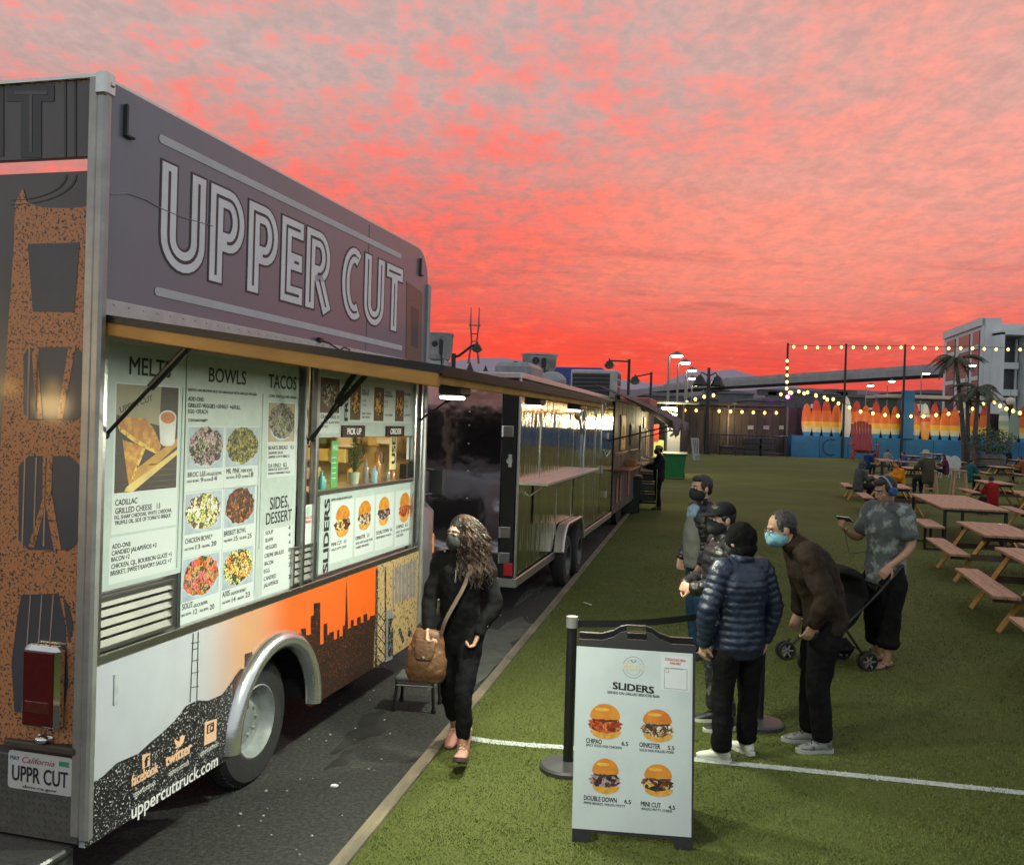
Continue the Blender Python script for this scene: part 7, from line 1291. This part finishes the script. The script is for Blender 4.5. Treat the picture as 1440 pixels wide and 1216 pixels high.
for i in range(n+1):
    a=R(20+140*i/n); br.append(Hp(.080*math.cos(a),.010+.098*math.sin(a),.055)); 
bo=[Hp(.078*math.cos(R(20+140*i/n)),.045+.150*math.sin(R(20+140*i/n)),.040) for i in range(n+1)]
m_.add(br+bo+[v+V(0,0,.006) for v in br]+[v+V(0,0,.006) for v in bo],[(i,i+1,n+2+i,n+1+i) for i in range(n)]+[(2*n+2+i,3*n+3+i,3*n+4+i,2*n+3+i) for i in range(n)]+[(n+1+i,n+2+i,3*n+4+i,3*n+3+i) for i in range(n)]); mk('cap',m_,cloth('black cap cloth',(.013,.013,.016)),r_,smooth=50)
# ---- navy puffer, hood up, seen from behind
p=gp(1033,1067); NAVY=M('navy puffer nylon',(.012,.020,.042),.36,0,.25,10,.25,60)
r_,J,Hp,rm,_=person('person in navy quilted puffer jacket and black knit hood seen from behind',(p.x,p.y,.012),R(22),1.55,dict(hR=(.092,0,.88),kR=(.12,.02,.48),aR=(.135,.05,.085),kL=(-.125,.0,.48),aL=(-.145,-.04,.085),fL=(-.75,1,0),fR=(-.1,1,0),eR=(.285,-.02,1.10),wR=(.265,.04,.84),eL=(-.285,-.02,1.10),wL=(-.265,.05,.84),hy=14,hp=-8),dict(top=NAVY,ridge=(.012,.052),thick=.045,hem=.80,pants=BLKTR,pw=1.06,shoes=M('white canvas shoe',(.58,.60,.52),.7,0,.08),sole=WSOLE,mask=BLKMASK,skin='a',collar=.09,width=1.04,flare=1.2))
m_=MB(); m_.ball(Hp(0,-.020,.035),(.105,.118,.118),20,14,rot=rm); m_.ball(Hp(0,-.035,-.06),(.095,.095,.075),16,10,rot=rm); mk('hood',remesh(m_,.008,2,.025,.09),cloth('black knit hood',(.006,.006,.006),.9,.2,40,.7,110),r_)
# ---- bending person in brown jacket
p=gp(1138,1052)
r_,J,Hp,rm,_=person('grey haired person in brown jacket and blue mask bending forward to read',(p.x,p.y,.012),R(88),1.70,dict(pel=(0,-.07,.93),wai=(0,-.045,1.075),che=(0,.03,1.25),sho=(0,.10,1.355),nek=(0,.16,1.41),head=(0,.245,1.505),hp=-16,hy=6,sR=(.175,.095,1.345),eR=(.225,.03,1.085),wR=(.20,.05,.90),sL=(-.175,.095,1.345),eL=(-.235,.0,1.08),wL=(-.185,.05,.89),dL=(.25,.35,-.9),dR=(-.2,.3,-.9),hR=(.088,-.07,.88),hL=(-.088,-.07,.88),kR=(.09,-.03,.48),kL=(-.09,-.02,.48),aR=(.09,-.02,.085),aL=(-.10,-.06,.085),fL=(-.1,1,0),fR=(.1,1,0)),dict(top=cloth('brown jacket cloth',(.030,.020,.014),.75),hem=.86,thick=.04,pants=cloth('charcoal trousers',(.007,.007,.0075)),pw=1.14,shoes=M('grey running shoe',(.20,.20,.20),.6,0,.3,26,second=(.06,.06,.06),lo=.5,hi=.56),sole=M('pale grey sole',(.36,.37,.36),.6),lace=BLACK,hair='balding',hairmat=HAIRG,mask=M('pale blue face mask',(.22,.47,.56),.8,0,.08,30),skin='b',fold=.03,collar=.085))
m_=MB()
for sx_ in (-1,1): m_.tube([Hp(sx_*.032+.022*math.cos(a),.104,.004+.017*math.sin(a)) for a in [2*PI*k/12 for k in range(13)]],.0022,5); m_.tube([Hp(sx_*.054,.104,.008),Hp(sx_*.080,.06,.010),Hp(sx_*.084,-.01,.012)],.0018,5)
mk('glasses',m_,M('thin metal frame',(.35,.25,.12),.3,.8),r_)
# ---- headphones, phone and stroller
p=gp(1240,934); PAL=M('grey palm print shirt',(.075,.085,.085),.75,0,.2,8,.2,60,second=(.24,.27,.255),lo=.50,hi=.58,stretch=(1,1,.8),detail=6)
r_,J,Hp,rm,_=person('person in palm print shirt and blue headphones looking at a phone',(p.x,p.y,.012),R(112),1.78,dict(sR=(.19,-.01,1.385),eR=(.25,.08,1.13),wR=(.15,.34,1.20),dR=(-.15,.75,.55),pR=(-.4,-.5,.8),cR=.75,sL=(-.19,-.01,1.385),eL=(-.265,-.03,1.11),wL=(-.235,.17,.93),dL=(.05,.75,-.75),pL=(.6,-.3,-.3),cL=.6,hp=-20,hy=-6,fL=(-.1,1,0),kL=(-.11,.03,.48),aL=(-.11,.05,.06),aR=(.11,-.05,.06)),dict(top=PAL,topname='shirt',sleeve='short',hem=.74,thick=.05,fold=.026,pants=cloth('dark cargo shorts',(.009,.009,.009)),pantsname='cargo shorts'.replace(' ','_'),pw=1.35,cut=.62,shoes=M('black strap',(.012,.012,.012),.6),sole=DSOLE,sandal=True,hair='short',skin='c',width=1.0))
HB=M('blue headphone plastic',(.015,.06,.22),.35)
m_=MB(); m_.tube([Hp(.094*math.cos(R(a)),-.005,.0+.136*math.sin(R(a))) for a in range(5,176,10)],.010,8,side=(0,1,0),flat=.6); hp_=mk('headphones',m_,M('pale headband',(.20,.26,.36),.4),r_)
for sx_ in (-1,1): m_=MB(); m_.lathe([(.0,.022),(.030,.022),(.041,.012),(.042,-.010),(.030,-.016)],Hp(sx_*.094,-.005,-.005),rm@V(sx_,0,0),20); mk('ear_cup',m_,HB,hp_,smooth=40)
w3=V(*J['wR'])+V(-.15,.75,.55).normalized()*.10+V(-.04,-.015,.05); ph=thing('mobile_phone','mobile phone held up by the person in headphones','phone',(0,0,0)); ph.matrix_basis=r_.matrix_basis.copy(); rot=V(-.1,.55,-.8).to_track_quat('Z','X').to_matrix()
m_=MB(); m_.box(w3,(.075,.150,.009),.004,rot=rot); mk('case',m_,BLACK,ph); m_=MB(); m_.box(w3-rot@V(0,0,.0052),(.066,.138,.002),.0,rot=rot); mk('screen',m_,M('lit phone screen',(.3,.3,.3),.2,emit=(.9,.92,1),es=1.2),ph)
m_=MB(); m_.tube([w3+V(0,0,-.07),w3+V(0,-.04,-.22),w3+V(.03,-.1,-.32),(.05,.16,1.02)],.003,4); mk('cable',m_,BLACK,ph)
# stroller
s0=gp(1163,936); stz=thing('stroller','black folding stroller with small double wheels beside the person in headphones','stroller',(s0.x,s0.y,.012),R(100)); stz.scale=(.92,)*3; FR=BLACKM      # local +Y = forward (away from the pusher)
for sx_ in (-1,1):
    m_=MB(); m_.tube([(sx_*.24,-.62,1.02),(sx_*.24,-.40,.78),(sx_*.24,.28,.14)],.013,8); mk('frame_tube',m_,FR,stz); m_=MB(); m_.tube([(sx_*.24,.10,.62),(sx_*.24,-.28,.12)],.013,8); mk('frame_tube',m_,FR,stz); m_=MB(); m_.tube([(sx_*.24,-.66,1.06),(sx_*.24,-.62,1.02),(sx_*.24,-.52,.91)],.019,8); mk('handle_grip',m_,BLACK,stz)
    for y in (-.30,.34):
        w0=None
        for dx in (-.035,.035):
            c=(sx_*.24+dx,y,.095); m_=MB(); m_.lathe([(.070,-.014),(.088,-.016),(.095,-.008),(.095,.008),(.088,.016),(.070,.014)],c,(1,0,0),24); w1=mk('wheel',m_,RUBBER,stz,smooth=50); m_=MB(); m_.lathe([(.0,.010),(.024,.010),(.024,-.010),(.0,-.010)],c,(1,0,0),12)
            for k in range(6): a=2*PI*k/6; m_.box((c[0],c[1]+.047*math.cos(a),c[2]+.047*math.sin(a)),(.010,.016,.055),rot=(a-PI/2,0,0))
            mk('spokes',m_,M('grey spoke',(.18,.18,.18),.5),w1)
        m_=MB(); m_.tube([(sx_*.24-.05,y,.095),(sx_*.24+.05,y,.095)],.009,6); m_.tube([(sx_*.24,y,.095),(sx_*.24,y-.04,.22)],.014,6); mk('fork',m_,FR,stz)
for a,b in (((-.24,-.2,.22),(.24,-.2,.22)),((-.24,.12,.32),(.24,.12,.32)),((-.24,-.45,.84),(.24,-.45,.84))): m_=MB(); m_.tube([a,b],.011,6); mk('crossbar',m_,FR,stz)
m_=MB(); limb(m_,[(0,.16,.40,.22,.06),(0,-.02,.40,.23,.07),(0,-.16,.50,.23,.07),(0,-.30,.74,.22,.055)],6,16); limb(m_,[(0,-.30,.70,.23,.06),(0,-.22,.92,.23,.07),(0,-.02,.98,.22,.05)],6,16); mk('seat',remesh(m_,.012,3,.02,.1),cloth('black stroller cloth',(.010,.010,.011),.75),stz)
m_=MB(); limb(m_,[(0,.02,.20,.20,.06),(0,-.16,.20,.20,.08)],5,14); mk('basket',remesh(m_,.014,2,.02,.1),cloth('black stroller cloth'),stz)
bg=thing('shoulder_bag','black bag hanging from the stroller handles','bag',(s0.x,s0.y,.012),R(100)); bg.scale=(.92,)*3; m_=MB(); limb(m_,[(.0,-.56,.40,.15,.07),(.0,-.58,.52,.17,.09),(.0,-.57,.72,.15,.06)],6,16); mk('body',remesh(m_,.011,3,.03,.09),cloth('black bag cloth',(.008,.008,.009),.8),bg); m_=MB(); m_.tube([(.1,-.57,.70),(.2,-.60,.88),(.235,-.60,1.0)],.010,6); m_.tube([(-.1,-.57,.70),(-.2,-.60,.88),(-.235,-.60,1.0)],.010,6); mk('strap',m_,BLACK,bg)
# ---- person at the wire cart
p=gp(925,717); r_,J,Hp,rm,_=person('person in dark clothes and white cap standing at the wire cart',(p.x,p.y,.012),R(78),1.70,dict(eR=(.24,.10,1.12),wR=(.16,.32,1.12),eL=(-.24,.10,1.12),wL=(-.16,.32,1.12)),dict(top=cloth('dark kitchen jacket',(.016,.016,.018)),pants=BLKTR,shoes=M('black shoe'),sole=DSOLE,mask=BLKMASK,hair='short',hem=.82,thick=.05),vox=.014)
m_=MB(); m_.ball(Hp(0,-.012,.062),(.090,.104,.070),16,10,rot=rm); mk('cap',m_,M('white cap cloth',(.55,.54,.5),.8),r_,smooth=60)
# ---- seated people at the tables
SIT=dict(pel=(0,0,.52),wai=(0,.0,.66),che=(0,.05,.85),sho=(0,.06,.975),nek=(0,.09,1.045),head=(0,.13,1.16),sR=(.175,.06,.965),eR=(.23,.16,.74),wR=(.14,.38,.80),sL=(-.175,.06,.965),eL=(-.23,.16,.74),wL=(-.14,.38,.80),dR=(-.2,1,.1),dL=(.2,1,.1),hR=(.09,.03,.50),kR=(.11,.43,.50),aR=(.11,.40,.085),hL=(-.09,.03,.50),kL=(-.11,.43,.50),aL=(-.11,.40,.085),hp=-12)
def sit(px,py,label,rz,col,hair='short',hs=1.0,seat=.45,extra=None,skin='b',Jx=None,sc=1.70,pants=(.02,.02,.025)):
    p=gp(px,py,seat+.06); z=seat-.44
    r_,J,Hp,rm,b_=person(label,(p.x,p.y,.012+z),R(rz),sc,{**SIT,**(Jx or {})},dict(top=cloth('cloth '+label[:22],col,.8,.2),pants=cloth('seated trousers %.2f'%sum(pants),pants),shoes=M('black shoe'),sole=DSOLE,hair=hair if hair in ('short','bob') else None,hem=.80,thick=.05,skin=skin,fold=.025),vox=.018)
    if hair=='hood': m_=MB(); m_.ball(Hp(0,-.015,.03),(.11,.12,.125),16,10,rot=rm); m_.ball(Hp(0,-.04,-.07),(.10,.09,.07),12,8,rot=rm); mk('hood',remesh(m_,.014,2),cloth('cloth '+label[:22],col),r_)
    if hair=='hat': m_=MB(); m_.lathe([(.0,.15),(.08,.145),(.092,.06),(.10,.055),(.17,.045),(.175,.04),(.09,.05)],Hp(0,-.01,.02),(0,0,1),20); mk('straw_hat',m_,M('pale straw',(.45,.40,.30),.8),r_); 
    return r_
sit(1207,684,'person in grey hooded top seated at a picnic table',-80,(.075,.078,.078),'hood'); sit(1266,682,'person in orange jacket seated facing the grey hooded one',95,(.62,.22,.012),'bob'); sit(1219,655,'person in dark blue jacket seated by the giant red chair',-60,(.012,.030,.10),'short'); sit(1273,656,'person in violet blue top seated with back to the boards',80,(.045,.065,.20),'short')
sit(1305,672,'person in olive coat and straw hat sitting on a tall stool',18,(.060,.058,.035),'hat',seat=HS-.06,Jx=dict(kR=(.12,.40,.42),aR=(.13,.42,.05),kL=(-.12,.40,.42),aL=(-.13,.42,.05),eR=(.30,.14,.78),eL=(-.30,.14,.78))); sit(1375,650,'person in black top seated beside the barrel planter',30,(.012,.012,.014),'bob')
sit(1396,700,'child in red top seated at a picnic table',10,(.26,.014,.014),'short',sc=1.45); sit(1420,646,'person with dark hair seated beyond the planter table',20,(.015,.015,.018),'bob'); sit(1438,664,'person in rust brown top seated past the barrel planter',60,(.26,.07,.03),'short')
sit(1330,662,'person in plum top seated behind the empty tall stool',70,(.10,.02,.05),'bob'); sit(1246,650,'person in pale grey top seated at a far table by the boards',-60,(.22,.22,.22),'short'); sit(1362,672,'person in teal top seated behind the child in red',-70,(.02,.09,.09),'short')
bpy.data.scenes.remove(_S)
